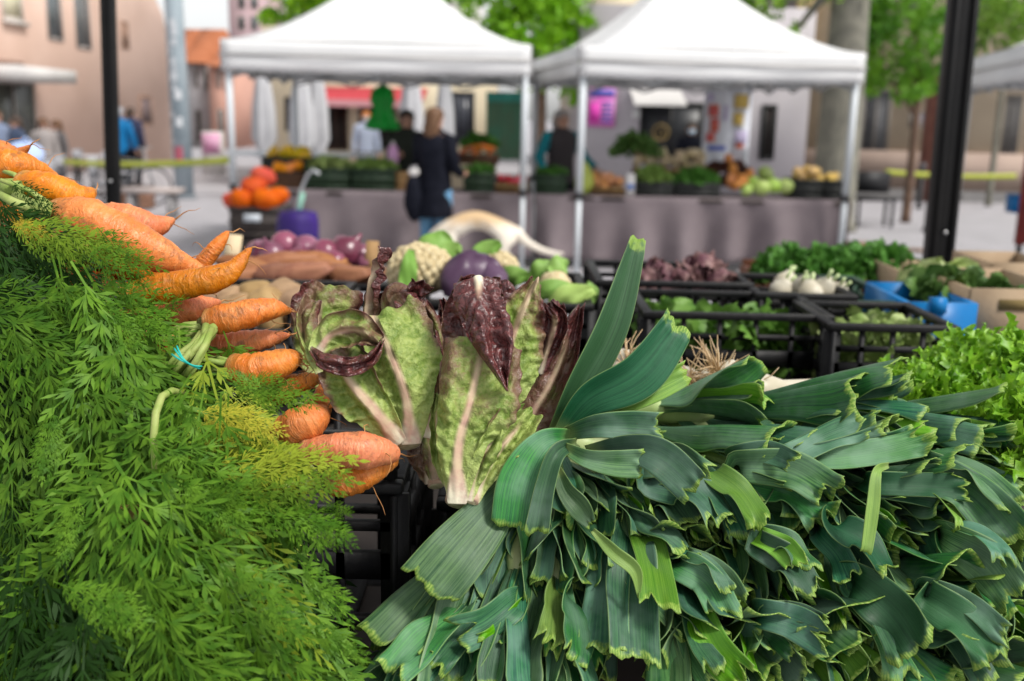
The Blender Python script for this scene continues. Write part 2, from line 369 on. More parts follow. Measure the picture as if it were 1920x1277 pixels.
# beige building at the far side of the street
p, q = gx(1498, 27), gx(2150, 25)
B7 = Wall('beige_building', 'beige stone building with tall grey doors and a balcony at the edge', (p.x, p.y), (q.x, q.y), 10, BEIGE, 9)
zc_ = B7.rect(1600, 150, 1700, 158)
B7.slab('cornice', .2, B7.L, zc_[2], zc_[3] + .1, .0, .14, mat('stone_trim', (.5, .42, .32), rough=.8)); zc_ = B7.rect(1600, 262, 1700, 322)
B7.slab('plinth', .0, B7.L, .0, max(.3, zc_[2] + .55), .0, .06, mat('pink_stone', (.46, .35, .29), (.40, .30, .25), 1.5, .85))
for rc in ((1614, 168, 1668, 300), (1880, 178, 1912, 300)): B7.window(rc, mat('grey_shutter', (.10, .10, .105), (.075, .075, .08), 6, .6), mat('grey_door_frame', (.22, .20, .18), rough=.7), 'door', bars=1)
B7.window((1704, 208, 1738, 240), mat('sign_face', (.42, .36, .32), (.26, .27, .36), 8, .6), MATS['grey_door_frame'], 'wall_sign', bars=0)
for rc in ((1600, -60, 1640, 40), (1700, -60, 1740, 40), (1838, -60, 1880, 30)): B7.window(rc, GLG, MATS['grey_door_frame'], 'window', bars=1)
r_ = B7.rect(1580, 46, 1680, 60); B7.slab('balcony', r_[0], r_[1], r_[2] - .05, r_[3], .0, .9, mat('balcony_stone', (.36, .33, .32), rough=.8))
rl = MB()
for i in range(24): x = r_[0] + (r_[1] - r_[0]) * i / 23; rl.bar(B7.P(x, r_[3], .86), B7.P(x, r_[3] + .95, .86), .02)
rl.bar(B7.P(r_[0], r_[3] + .97, .86), B7.P(r_[1], r_[3] + .97, .86), .04); rl.build('balcony_rail', mat('iron', (.04, .04, .045), rough=.5), B7.t, world=True)
for x in (1480, 1498): B7.slab('pilaster', *B7.rect(x, 60, x + 14, 300)[:2], 0, 8, .0, .2, mat('ochre_render', (.52, .40, .20), rough=.85))
# ------------------------------------------------------------------ trees
BARK = mat('plane_bark', (.15, .145, .12), (.22, .21, .17), 5, .9, .4, 20)
BARKD = mat('brown_bark', (.16, .10, .07), (.11, .07, .05), 6, .9, .4, 20)
def crown_mat(name, a, b): return mat(name, a, b, 1.6, .5, trans=.35, spec=.4)
CRB = crown_mat('crown_bright', (.16, .42, .010), (.30, .58, .02)); CRD = crown_mat('crown_deep', (.08, .25, .02), (.20, .42, .03)); CRM = crown_mat('crown_olive', (.14, .30, .03), (.25, .42, .05))
def tree(label, base, trunk_r, ht, clumps, n, m, bark, leaf=.13, lean=0., seed=0, group='trees on the square', limb=True):
    t = thing('tree', label, 'tree', base, group=group); rs = np.random.default_rng(seed); base = V3(base)
    tr = MB(); top = base + V3((lean, 0, ht))
    tr.tube([base - V3((0, 0, .05)), base + V3((0, 0, .15)), base + V3((lean * .3, 0, ht * .4)), base + V3((lean * .7, .02, ht * .75)), top], [trunk_r * 1.35, trunk_r * 1.1, trunk_r, trunk_r * .85, trunk_r * .6], 14)
    if limb:
        for c, r in clumps:
            c = V3(c); s = base + V3((lean * .8, 0, ht * rs.uniform(.7, .95))); mid = (s + c) / 2 + V3((rs.normal(0, .1), rs.normal(0, .1), .15)); tr.tube([s, mid, c], [trunk_r * .45, trunk_r * .28, trunk_r * .10], 8)
    tr.build('trunk', bark, t, True, True)
    b = MB(); vv = []; 
    for c, r in clumps:
        c = np.array(c); r = np.array(r if hasattr(r, '__len__') else (r, r, r * .85)); k = int(n * r[0] * r[2])
        subs = rs.normal(0, .55, (max(6, k // 45), 3))
        for i in range(k):
            s = subs[rs.integers(len(subs))]; d = s + rs.normal(0, .22, 3)
            if np.linalg.norm(d) > 1.25: d = unit(d) * 1.2
            p = c + d * r; a = unit(rs.normal(0, 1, 3) + np.array([0, 0, -.4])); q = unit(np.cross(a, rs.normal(0, 1, 3))); l = leaf * rs.uniform(.6, 1.3)
            vv.append(np.array([p - a * l * .5, p + q * l * .33, p + a * l * .5, p - q * l * .33]))
    V = np.concatenate(vv); b.v = [V]; b.n = len(V); K = len(V) // 4; b.f = [(4 * i, 4 * i + 1, 4 * i + 2, 4 * i + 3) for i in range(K)]; b.mi = [0] * K
    b.build('crown', m, t, False, True); return t
def cl(px, py, Y, rx, rz=None): k = Y / FPX; return (atY(px, py, Y), (rx * k, rx * k, (rz or rx * .85) * k))
tree('bright green tree crown showing between the two white tents', gx(1010, 19), .11, 2.6, [cl(950, 40, 19, 70), cl(1030, 20, 19, 80), cl(1080, 70, 19, 55), cl(1000, 100, 19, 75), cl(1060, 130, 19, 60), cl(940, -40, 19, 90), cl(1050, -60, 19, 90)], 1500, CRB, BARKD, .16, seed=1)
tree('bright green tree peeking over the left slope of the left tent', gx(575, 27), .15, 3.2, [cl(545, 20, 27, 50), cl(600, -10, 27, 70), cl(560, -60, 27, 80), cl(520, 42, 27, 28), cl(640, 10, 27, 55)], 900, CRB, BARKD, .2, seed=2)
tree('young tree with a full green crown just before the right black post', gx(1697, 17), .07, 2.4, [cl(1650, 60, 17, 60), cl(1720, 40, 17, 70), cl(1690, 120, 17, 70), cl(1640, 140, 17, 40), cl(1745, 130, 17, 45), cl(1690, -30, 17, 90), cl(1700, 165, 17, 30), cl(1620, 100, 17, 30)], 1700, CRD, BARKD, .13, seed=3)
tree('slim young tree beyond the third tent, behind the right black post', gx(1852, 21), .06, 2.9, [cl(1850, 40, 21, 60), cl(1900, 30, 21, 60), cl(1880, 80, 21, 45), cl(1840, 90, 21, 35), cl(1890, -40, 21, 90)], 1100, CRM, BARK, .14, seed=4)
tree('thick grey plane tree trunk standing behind the right tent leg', gx(1557, 15.5), .31, 5.2, [cl(1430, 10, 15.5, 50, 26), cl(1490, 60, 15.5, 26, 20), cl(1400, -50, 15.5, 90), cl(1560, -110, 15.5, 110), cl(1700, -130, 15.5, 90)], 900, CRM, BARK, .15, seed=5)
# ------------------------------------------------------------------ posts and columns
t = thing('steel_column', 'thick pale steel lamp column with torn paper on it, left of the left tent', 'lamp post', gx(347, 18.8))
b0 = gx(347, 18.8); MB().tube([b0, b0 + V3((0, 0, .06))], .22, 20).build('base_plate', mat('steel_dark', (.22, .24, .26), rough=.5), t, world=True)
STEELC = mat('pale_steel', (.36, .42, .46), (.28, .34, .38), 3, .5, .1, 30)
MB().tube([b0 + V3((0, 0, .06)), b0 + V3((-.02, 0, 3)), b0 + V3((-.05, 0, 6))], [.175, .165, .15], 20).build('shaft', STEELC, t, True, True)
pa = MB(); rp = random.Random(4)
for i in range(14):
    z = 1.0 + i * .16; a0 = rp.uniform(3.6, 4.6); w_ = rp.uniform(.3, .8); h_ = rp.uniform(.08, .2)
    g_ = np.array([[(b0.x - .012 + .176 * math.cos(a0 + w_ * u), b0.y + .176 * math.sin(a0 + w_ * u), z + h_ * v) for u in np.linspace(0, 1, 5)] for v in (0, 1)]); pa.grid(g_)
pa.build('torn_paper', mat('torn_paper', (.62, .64, .66), (.48, .50, .53), 12, .8), t, True, True)
g_ = np.array([[(b0.x - .01 + .18 * math.cos(4.2 + .9 * u), b0.y + .18 * math.sin(4.2 + .9 * u), .62 + .34 * v) for u in np.linspace(0, 1, 5)] for v in (0, 1)])
MB().grid(g_).build('red_sticker', mat('red_sticker', (.40, .10, .14), rough=.6), t, True, True)
BLK = mat('black_powdercoat', (.005, .005, .0055), (.009, .0085, .0085), 6, .5, .15, 60, spec=.2)
def post(label, top, bot, Y, wd):
    a, b = atY(*top, Y), atY(*bot, Y); d = (a - b).normalized(); foot = b - d * (b.z / d.z) if d.z else b
    head = foot + d * 3.1
    t = thing('canopy_post', label, 'post', foot, group='black posts of the near canopy')
    q = MB(); w_ = wd / 2
    q.bar(foot + V3((0, 0, .012)), head, wd, wd * .62); q.build('shaft', BLK, t, world=True).modifiers.new('bevel', 'BEVEL').width = .004
    r = MB()
    for s in (-.32, .32): r.bar(foot + V3((s * wd, -wd * .34, .02)), head + V3((s * wd, -wd * .34, -.02)), wd * .18, .012)
    r.build('flange', BLK, t, world=True)
    MB().box(foot + V3((0, 0, .006)), (wd * 2.4, wd * 2.4, .012)).build('foot_plate', BLK, t, world=True)
    MB().tube([b + d * .12 + V3((0, -wd * .40, 0)), b + d * .12 + V3((0, -wd * .40 - .008, 0))], .006, 8).build('bolt', mat('zinc', (.5, .5, .5), rough=.35, metal=1), t, world=True)
post('slim black post standing before the peach building', (202, -10), (214, 400), 3.7, .050)
post('thick black post at the corner of the near stall by the cardboard boxes', (1807, -10), (1757, 500), 3.35, .088)
TAPE = mat('yellow_tape', (.46, .50, .06), (.40, .45, .05), 3, .5)
def strip(label, A, B, Y0, Y1, h=.07, sag=.04):
    a, b = atY(*A, Y0), atY(*B, Y1); t = thing('barrier_tape', label, 'tape', (a + b) / 2); n = 24
    P = np.array([[a.lerp(b, i / n) + V3((0, .003 * math.sin(i), -sag * 4 * (i / n) * (1 - i / n) + (h / 2 if k else -h / 2))) for i in range(n + 1)] for k in (0, 1)])
    o = MB().grid(P).build('band', TAPE, t, True, True); o.modifiers.new('thickness', 'SOLIDIFY').thickness = .001
strip('yellow green barrier tape stretched from the black post to the left tent', (118, 303), (432, 300), 14, 10.5)
strip('yellow barrier tape across the street before the beige building', (1660, 322), (1905, 330), 19, 19, .09)
# ------------------------------------------------------------------ white tents
CANV = mat('white_canvas', (.80, .80, .80), (.74, .745, .75), 1.4, .75, .15, 9, trans=.12)
TLEG = mat('white_leg', (.62, .66, .69), rough=.4); JOINT = mat('black_joint', (.02, .02, .022), rough=.5)
def tent(label, x, y, wd, dp, rz, ze=2.02, vh=.30, zp=3.40, cut=False):
    t = thing('market_tent', label, 'tent', (x, y, 0), rz, 'white market tents')
    b = MB(); n = 14; X, Y = wd / 2 + .05, dp / 2 + .05; zt = ze + vh
    cs = [(-X, -Y), (X, -Y), (X, Y), (-X, Y)]
    for k in range(4):
        p, q = cs[k], cs[(k + 1) % 4]; rows = []
        for i in range(n + 1):
            f = i / n; z = zt + (zp - zt) * (f ** 1.55); rows.append([((p[0] + (q[0] - p[0]) * j / n) * (1 - f) , (p[1] + (q[1] - p[1]) * j / n) * (1 - f), z - .05 * math.sin(math.pi * j / n) * (1 - f) * f * 2) for j in range(n + 1)])
        b.grid(np.array(rows))
    b.build('roof', CANV, t, True).modifiers.new('thickness', 'SOLIDIFY').thickness = .002
    v = MB()
    for k in range(4):
        p, q = cs[k], cs[(k + 1) % 4]; m = 30; rows = []
        for i in range(5):
            f = i / 4; rows.append([(p[0] + (q[0] - p[0]) * j / m, p[1] + (q[1] - p[1]) * j / m, zt - .004 - vh * f + (.004 * math.sin(j * .9 + k) if i == 4 else 0) - .015 * math.sin(math.pi * j / m)) for j in range(m + 1)])
        G_ = np.array(rows); out = np.array([(0, -1, 0), (1, 0, 0), (0, 1, 0), (-1, 0, 0)][k]) * 1.
        G_ = G_ + out * (.012 + .012 * np.sin(np.arange(m + 1) * .5)[None, :, None] * np.linspace(0, 1, 5)[:, None, None]); v.grid(G_)
    v.build('valance', CANV, t, True).modifiers.new('thickness', 'SOLIDIFY').thickness = .002
    hm = MB()
    for k in range(4):
        p, q = cs[k], cs[(k + 1) % 4]; out = V3([(0, -1, 0), (1, 0, 0), (0, 1, 0), (-1, 0, 0)][k]) * .034
        hm.bar(V3((p[0], p[1], zt - vh * .5)) + out, V3((q[0], q[1], zt - vh * .5)) + out, .004, .03)
    hm.build('seam', mat('canvas_seam', (.50, .49, .48), rough=.8), t)
    for sx in (-1, 1):
        for sy in (-1, 1):
            lx, ly = sx * wd / 2, sy * dp / 2
            l = MB().box((lx, ly, .86 / 2 + .01), (.046, .046, .84)).box((lx, ly, .86 + (ze + .1 - .86) / 2), (.058, .058, ze + .1 - .86)).build('leg', TLEG, t)
            MB().box((lx, ly, .84), (.075, .075, .06)).build('collar', JOINT, l); MB().box((lx, ly, .006), (.14, .14, .012)).build('foot_plate', TLEG, l)
    tr = MB()
    for (p, q) in (((-1, -1), (1, -1)), ((1, -1), (1, 1)), ((1, 1), (-1, 1)), ((-1, 1), (-1, -1))):
        for s in range(4):
            f0, f1 = s / 4, (s + 1) / 4; A = V3((p[0] + (q[0] - p[0]) * f0, p[1] + (q[1] - p[1]) * f0, 0)); B = V3((p[0] + (q[0] - p[0]) * f1, p[1] + (q[1] - p[1]) * f1, 0))
            A.x *= wd / 2 - .03; B.x *= wd / 2 - .03; A.y *= dp / 2 - .03; B.y *= dp / 2 - .03; up, dn = ze + .16, ze - .06
            A2, B2 = A.copy(), B.copy(); A.z, B.z = (up, dn) if s % 2 == 0 else (dn, up); tr.bar(A, B, .022, .03); A2.z, B2.z = (dn, up) if s % 2 == 0 else (up, dn); tr.bar(A2 * 1, B2 * 1, .022, .028)
    tr.build('truss', mat('truss_steel', (.42, .44, .45), rough=.5), t)
    MB().tube([(0, 0, ze + .1), (0, 0, zp - .02)], .025, 10).build('centre_pole', TLEG, t)
    return t
pA, pB = gx(444, 10.45), gx(977, 10.45)
tent('white peaked market tent over the stall where the woman in black shops', (pA.x + pB.x) / 2, 10.45 + 1.55, pB.x - pA.x, 3.1, 0)
pC, pD = gx(1078, 10.3), gx(1576, 10.55)
wd = (pD - pC).length; rz = math.atan2(pD.y - pC.y, pD.x - pC.x) + R(3)
cx = (pC + pD) / 2 + V3((-math.sin(rz), math.cos(rz), 0)) * 1.5
tent('white peaked market tent beside the plane tree trunk, over the cabbage stall', cx.x, cx.y, wd, 3.0, rz)
tent('third white tent, cut off by the picture edge beyond the right black post', 6.08, 9.42, 3.0, 3.0, R(-12))
# ------------------------------------------------------------------ stall tables with cloths
CLOTH = mat('mauve_cloth', (.20, .165, .175), (.165, .135, .145), 2.5, .85, .2, 120)
def stall_table(label, clabel, x0, x1, y0, y1, z=.80, zb=.10):
    t = thing('stall_table', label, 'table', ((x0 + x1) / 2, (y0 + y1) / 2, 0), group='trestle tables of the stalls')
    MB().box((0, 0, z - .03), (x1 - x0, y1 - y0, .04)).build('table_top', MATS['dark_board'] if 'dark_board' in MATS else mat('dark_board', (.05, .04, .035), rough=.7), t)
    for sx in (-1, 1):
        for sy in (-1, 1): MB().box((sx * ((x1 - x0) / 2 - .12), sy * ((y1 - y0) / 2 - .1), (z - .05) / 2), (.04, .04, z - .05)).build('leg', JOINT, t)
    c = thing('tablecloth', clabel, 'tablecloth', ((x0 + x1) / 2, y0, z), group='mauve grey cloths of the stalls')
    m = int((x1 - x0) / .02); xs = np.linspace(x0 - .02, x1 + .02, m); rs = np.random.default_rng(int(x0 * 10) + 50)
    fold = sum(rs.uniform(.3, 1) * np.sin(xs * rs.uniform(4, 14) + rs.uniform(0, 6)) for _ in range(6)) * .05
    rows = [[(x, y1, z) for x in xs], [(x, y0 + .1, z + .001) for x in xs]]
    for i in range(13):
        f = i / 12; sw = .03 * np.sin(xs * 1.9 + 2) * f
        rows.append([(x, y0 - .012 - fold[j] * f ** .7 * 1.6 - .03 * f + .012, z + .002 - (z - zb) * f + sw[j]) for j, x in enumerate(xs)])
    MB().grid(np.array(rows)).build('cloth', CLOTH, c, True, True).modifiers.new('thickness', 'SOLIDIFY').thickness = .002
    return t
tL0, tL1 = gx(545, 10.75).x, gx(992, 10.75).x; tR0, tR1 = gx(1004, 10.8).x, gx(1580, 10.8).x
stall_table('trestle table of the stall under the left tent', 'mauve grey cloth hanging from the bean stall behind the dog', tL0, tL1, 10.75, 11.55)
stall_table('trestle table of the stall under the right tent', 'mauve grey cloth with deep folds hanging from the cabbage stall', tR0, tR1, 10.8, 11.6)
# ================================================================== THIS SIDE'S STALL: table, crates, vegetables behind the front row
PLAST = mat('black_plastic', (.006, .006, .007), (.012, .0115, .0115), 30, .5, .25, 90, spec=.22)
PLASTG = mat('green_plastic', (.012, .045, .025), rough=.45)
PLASTB = mat('blue_plastic', (.004, .16, .42), (.004, .13, .36), 12, .4)
WOODC = mat('crate_wood', (.40, .25, .11), (.28, .16, .07), 14, .7, .3, 60)
CARD = mat('cardboard', (.38, .28, .18), (.33, .235, .15), 8, .8, .2, 90)
def crate(label, x0, x1, y0, y1, z0, z1, m=PLAST, group='black plastic crates on the stall', rz=0., ribs=True, name='plastic_crate', cat='crate', peg=False):
    cx, cy = (x0 + x1) / 2, (y0 + y1) / 2; lx, ly, h = x1 - x0, y1 - y0, z1 - z0
    t = thing(name, label, cat, (cx, cy, z0), rz, group)
    def side(L, flip):
        b = MB(); th = .007
        n = max(4, int(L / .055))
        for i in range(n + 1):
            x = -L / 2 + L * i / n; b.box((x, 0, h / 2 - .004), (.009 if 0 < i < n else .03, th, h - .018))
        for z, hh in ((.012, .024), (h * .36, .012), (h * .62, .03), (h * .80, .010)):
            b.box((0, .0015, z), (L - .004, th + .003, hh))
        return b
    for L, off, a in ((lx, (0, -ly / 2), 0), (lx, (0, ly / 2), math.pi), (ly, (-lx / 2, 0), -math.pi / 2), (ly, (lx / 2, 0), math.pi / 2)):
        o = side(L, 0).build('side_panel', m, t); o.location = (off[0], off[1], 0); o.rotation_euler = (0, 0, a)
    r = MB(); w_ = .018
    for sy in (-1, 1): r.box((0, sy * ly / 2, h - .006), (lx + w_, w_, .013))
    for sx in (-1, 1): r.box((sx * lx / 2, 0, h - .006), (w_, ly - w_ - .001, .013))
    o = r.build('rim', m, t); bv = o.modifiers.new('bevel', 'BEVEL'); bv.width = .003; bv.segments = 2
    fl = MB()
    for i in range(max(4, int(lx / .05))): fl.box((-lx / 2 + (i + .5) * lx / max(4, int(lx / .05)), 0, .006), (.02, ly - .02, .006))
    for i in range(max(3, int(ly / .08))): fl.box((0, -ly / 2 + (i + .5) * ly / max(3, int(ly / .08)), .002), (lx - .02, .02, .006))
    fl.build('base', m, t)
    if peg:
        for sx in (-1, 1):
            for sy in (-1, 1):
                q = MB().lathe([(.0085, 0), (.0085, .010), (.0105, .011), (.0105, .016), (.006, .017), (.006, .010)], 18, (0, 0, 0))
                p = q.build('stacking_peg', m, t, True); p.location = (sx * (lx / 2 - .006), sy * (ly / 2 - .006), h + .002)
    return t
def table(label, x0, x1, y0, y1, z):
    t = thing('trestle_table', label, 'table', ((x0 + x1) / 2, (y0 + y1) / 2, 0))
    MB().box((0, 0, z - .02), (x1 - x0, y1 - y0, .04)).build('table_top', mat('dark_board', (.05, .04, .035), (.03, .025, .022), 6, .7), t)
    for sx in (-1, 1):
        for sy in (-1, 1):
            MB().bar((sx * ((x1 - x0) / 2 - .08), sy * ((y1 - y0) / 2 - .08), 0), (sx * ((x1 - x0) / 2 - .08), sy * ((y1 - y0) / 2 - .08), z - .04), .04).build('leg', mat('table_leg', (.1, .1, .1), rough=.5), t)
TZ = .98
table('dark trestle table carrying the crates of carrots, lettuces and leeks', -.75, .95, .78, 1.62, TZ)
table('dark trestle table behind the front crates, holding sweet potatoes, cauliflowers and greens', -.9, 1.4, 1.68, 3.1, TZ)
# front crates
p0 = at(742, 880, 1.05)
cz = p0.z
crate('black slatted crate under the carrot bunches, its stacking peg bare beside the greens', p0.x - .58, p0.x, .985, 1.30, cz - .26, cz - .01, peg=True)
crate('black slatted crate that the leeks are heaped in', p0.x + .045, p0.x + .66, 1.09, 1.36, cz - .29, cz - .07)
# rough slat bed seen inside the carrot crate wall
# ------------------------------------------------------------------ vegetables with a body of their own
def proto(name, label, cat, group): return thing(name, label, cat, (0, 0, 0), 0, group)
ONION = mat('red_onion_skin', (.13, .022, .05), (.22, .065, .11), 9, .3, spec=.6, vary=.2)
def onion(name='red_onion', m=ONION):
    t = proto(name, 'red onion', 'onion', None)
    b = MB().lathe([(.004, -.036), (.018, -.034), (.034, -.02), (.040, 0), (.034, .02), (.016, .034), (.007, .041), (.004, .054)], 20)
    b.build('bulb', m, t, True)
    r = MB()
    rr = random.Random(1)
    for i in range(14):
        a = i * .45; r.tube([(0.003 * math.cos(a), .003 * math.sin(a), -.034), (.007 * math.cos(a), .007 * math.sin(a), -.044)], .0006, 4)
    r.build('roots', ROOTM, t)
    return t
ROOTM = mat('dry_root', (.42, .30, .17), rough=.8)
def tuber(seed, rx, ry, rz, m, name, cat, taper=.0):
    t = proto(name, name, cat, None)
    b = MB().blob((0, 0, 0), (rx, ry, rz), 22, 14, .22, 1.6, seed)
    if taper:
        b.v[0] = b.v[0] * np.stack([np.ones(len(b.v[0])), 1 - taper * np.abs(b.v[0][:, 0] / rx) ** 1.5, 1 - taper * np.abs(b.v[0][:, 0] / rx) ** 1.5], 1)
        b.v[0][:, 2] += .25 * rz * np.sin(b.v[0][:, 0] / rx * 2 + seed)
    o = b.build('skin', m, t, True)
    return t
SWEET = mat('sweet_potato_skin', (.20, .075, .035), (.28, .12, .055), 26, .6, .3, 70, vary=.2)
POTA = mat('potato_skin', (.34, .22, .11), (.25, .155, .075), 40, .65, .2, 90, vary=.15)
def bury(t):                       # prototypes are moved into use by their first placing
    t['_used'] = 0; return t
def put(t, p, rot, label, group=None, scale=1.):
    if not t.get('_used'):
        t['_used'] = 1; o = t
    else: o = dup(t)
    o.location = p; o.rotation_euler = rot; o.scale = (scale,) * 3; o['label'] = label
    if group: o['group'] = group
    elif 'group' in o: del o['group']
    return o
rq = random.Random(21)
def rrot(a=3.14): return (rq.uniform(-a, a), rq.uniform(-a, a), rq.uniform(-3.14, 3.14))
# sweet potato + onion crate
A = at(400, 527, 2.2); B = at(715, 530, 2.2); zc = A.z
crate('black crate heaped with sweet potatoes and red onions behind the carrot tips', A.x, B.x + .05, A.y, A.y + .42, zc - .2, zc)
on = onion(); sp = tuber(4, .085, .034, .032, SWEET, 'sweet_potato', 'sweet potato', .45)
k = 0
for px, py, d, s in [(470, 500, 2.27, 1.0), (535, 492, 2.30, 1.1), (590, 508, 2.26, 1.15), (520, 514, 2.24, 1.1), (455, 516, 2.24, .9), (640, 514, 2.25, 1.), (600, 490, 2.33, .9), (560, 512, 2.22, 1.0), (680, 518, 2.25, .8)]:
    put(sp, at(px, py, d), (rq.uniform(-.3, .3), rq.uniform(-.25, .25), rq.uniform(-.5, .5)), ['sweet potato at the carrot end of the crate, under the onions', 'fat sweet potato just behind the rising carrot tip', 'longest brown sweet potato in the middle of the crate', 'sweet potato lying lowest against the crate rim', 'small sweet potato tucked behind the lowest rising carrot', 'reddish sweet potato at the cauliflower end of the crate', 'sweet potato lying under the dark red onion', 'sweet potato crossing in front of the longest one', 'short pale sweet potato by the wooden stake'][k], 'sweet potatoes in the crate', s); k += 1
ol = ['pale pink onion left of the heap', 'shiny purple onion under the trolley', 'large rounded red onion in the middle', 'dark red onion lowest beside the stake', 'small violet onion between two larger ones', 'red onion at the back by the table cloth', 'dull purple onion at the back corner', 'red onion beside the wooden stake', 'half hidden onion behind the sweet potatoes', 'glossy maroon onion in front of the trolley', 'tiny red onion on top', 'bluish red onion at the far corner']
for i, (px, py, d, s) in enumerate([(487, 476, 2.42, .9), (535, 462, 2.46, 1.), (510, 478, 2.40, .85), (572, 470, 2.45, 1.0), (560, 484, 2.38, .7), (610, 476, 2.42, .95), (650, 474, 2.44, 1.1), (628, 492, 2.36, .7), (676, 482, 2.46, .9), (596, 492, 2.36, .6), (690, 494, 2.42, .7), (640, 464, 2.52, .8)]):
    put(on, at(px, py, d), rrot(1.2), ol[i] + ' of red onions', 'red onions heaped in the crate', s)
t = thing('wooden_stake', 'pale wooden stake standing among the red onions', 'stake', at(694, 500, 2.4)); MB().bar(at(694, 520, 2.4), at(699, 452, 2.4), .03, .012).build('post', WOODC, t, world=True)
t = thing('wooden_stake', 'short cream wooden stake behind the slim carrot tips', 'stake', at(437, 490, 2.3)); MB().bar(at(432, 505, 2.3), at(440, 440, 2.3), .035, .012).build('post', mat('pale_wood', (.62, .5, .32), rough=.7), t, world=True)
# potato crate nearer
A2 = at(380, 574, 1.78); B2 = at(610, 577, 1.78)
crate('black crate of brown potatoes just behind the carrots', A2.x - .1, B2.x, A2.y, A2.y + .30, A2.z - .22, A2.z)
po = tuber(9, .048, .036, .034, POTA, 'potato', 'potato')
for i, (px, py, d) in enumerate([(480, 562, 1.90), (530, 560, 1.90), (440, 570, 1.90), (555, 576, 1.87), (500, 580, 1.86), (452, 590, 1.86), (415, 578, 1.9)]):
    put(po, at(px, py, d), rrot(.6), ['round brown potato in the middle of the crate, seen over the rim', 'round brown potato nearest the lettuce, seen over the rim', 'brown potato half hidden by the rising carrots', 'brown potato pressed to the crate rim by the lettuce', 'brown potato low in the middle of the crate', 'brown potato low at the carrot end', 'brown potato behind the carrot tips'][i], 'potatoes in the crate', rq.uniform(.85, 1.1))
# cauliflower crate
A3 = at(715, 562, 1.95); B3 = at(1105, 570, 1.95)
crate('black crate with two cauliflowers and a red cabbage behind the lettuces', A3.x, B3.x, A3.y, A3.y + .40, A3.z - .22, A3.z)
CURD = mat('cauliflower_curd', (.62, .52, .32), (.50, .40, .22), 90, .75, .6, 160)
CLEAF = mat('cabbage_leaf', (.16, .33, .05), (.25, .42, .10), 14, .5, .3, 50, trans=.15)
def soft_leaf(parent, name, pts, wl, m, cup=.3, nv=26, nu=13, wav=.006, seed=0, nrm=None):
    W = [at(*p) for p in pts]; ds = interp([p[2] for p in pts], nv); C = catmull(W, nv)
    T, S, N = frame(C, np.array(CAMN if nrm is None else nrm, float)); u = np.linspace(-1, 1, nu)[None]; v = np.linspace(0, 1, nv)[:, None]
    ww = (interp(wl, nv) * ds / FPX)[:, None]; off = u * ww
    P = C[:, None] + S[:, None] * off[..., None] + N[:, None] * (-cup * off ** 2 / .04 + wav * np.sin(v * 11 + seed + 2 * u) * np.abs(u))[..., None]
    o = MB().grid(P).build(name, m, parent, True, True); md = o.modifiers.new('thickness', 'SOLIDIFY'); md.thickness = .001
    return o
def cauliflower(label, px, py, d, r, seed):
    t = thing('cauliflower', label, 'cauliflower', at(px, py, d), group='cauliflowers in the crate')
    b = MB(); rs = random.Random(seed); c = at(px, py, d); R_ = r * pxs(d)
    b.blob(c, (R_ * .9, R_ * .9, R_ * .72), 20, 12)
    for i in range(110):
        a = i * 2.39996; z = 1 - 1.35 * (i + .5) / 110; q = math.sqrt(max(0, 1 - z * z))
        p = V3((q * math.cos(a), q * math.sin(a), z))
        b.blob(c + V3((p.x * R_ * .92, p.y * R_ * .92, p.z * R_ * .74)), (R_ * rs.uniform(.13, .2),) * 3, 8, 6, .3, 3, i)
    b.build('curd', CURD, t, True, True)
    return t
t = cauliflower('cauliflower with a bare cream head and one upright green leaf before it', 790, 510, 2.12, 62, 1)
soft_leaf(t, 'leaf', [(768, 580, 2.02), (764, 540, 2.02), (766, 500, 2.03), (772, 468, 2.06)], [8, 15, 17, 4], CLEAF)
soft_leaf(t, 'leaf', [(800, 520, 2.20), (812, 480, 2.22), (822, 450, 2.24), (826, 432, 2.25)], [28, 40, 34, 8], CLEAF, seed=2)
soft_leaf(t, 'leaf', [(835, 520, 2.2), (842, 490, 2.2), (850, 470, 2.2), (862, 458, 2.2)], [14, 26, 24, 6], CLEAF, seed=4)
t = cauliflower('cauliflower farther back, right of the round purple cabbage', 935, 502, 2.22, 36, 2)
soft_leaf(t, 'leaf', [(912, 510, 2.2), (905, 485, 2.2), (915, 468, 2.2), (940, 456, 2.2)], [14, 24, 20, 6], CLEAF, seed=5)
soft_leaf(t, 'leaf', [(940, 530, 2.15), (955, 520, 2.13), (975, 518, 2.12), (995, 520, 2.12)], [18, 22, 16, 6], CLEAF, seed=6)
t = thing('red_cabbage', 'round purple cabbage between the two cauliflowers', 'cabbage', at(888, 520, 2.08))
CAB = mat('red_cabbage_leaf', (.045, .018, .045), (.10, .055, .10), 9, .35, .3, 30)
MB().blob(at(888, 520, 2.08), (.058, .058, .055), 28, 18, .06, 2.2, 3).build('head', CAB, t, True, True)
soft_leaf(t, 'leaf', [(850, 560, 2.02), (855, 525, 2.01), (875, 495, 2.02), (900, 475, 2.06)], [20, 34, 34, 10], CAB, cup=.9)
soft_leaf(t, 'leaf', [(930, 560, 2.02), (925, 525, 2.01), (915, 500, 2.03), (905, 480, 2.06)], [16, 28, 26, 8], CAB, cup=.9, seed=3)
t = thing('cauliflower', 'small cauliflower wrapped in pale green leaves at the end of its crate', 'cauliflower', at(1050, 545, 2.05), group='cauliflowers in the crate')
MB().blob(at(1040, 535, 2.1), (.035, .035, .03), 16, 10, .25, 6, 2).build('curd', CURD, t, True, True)
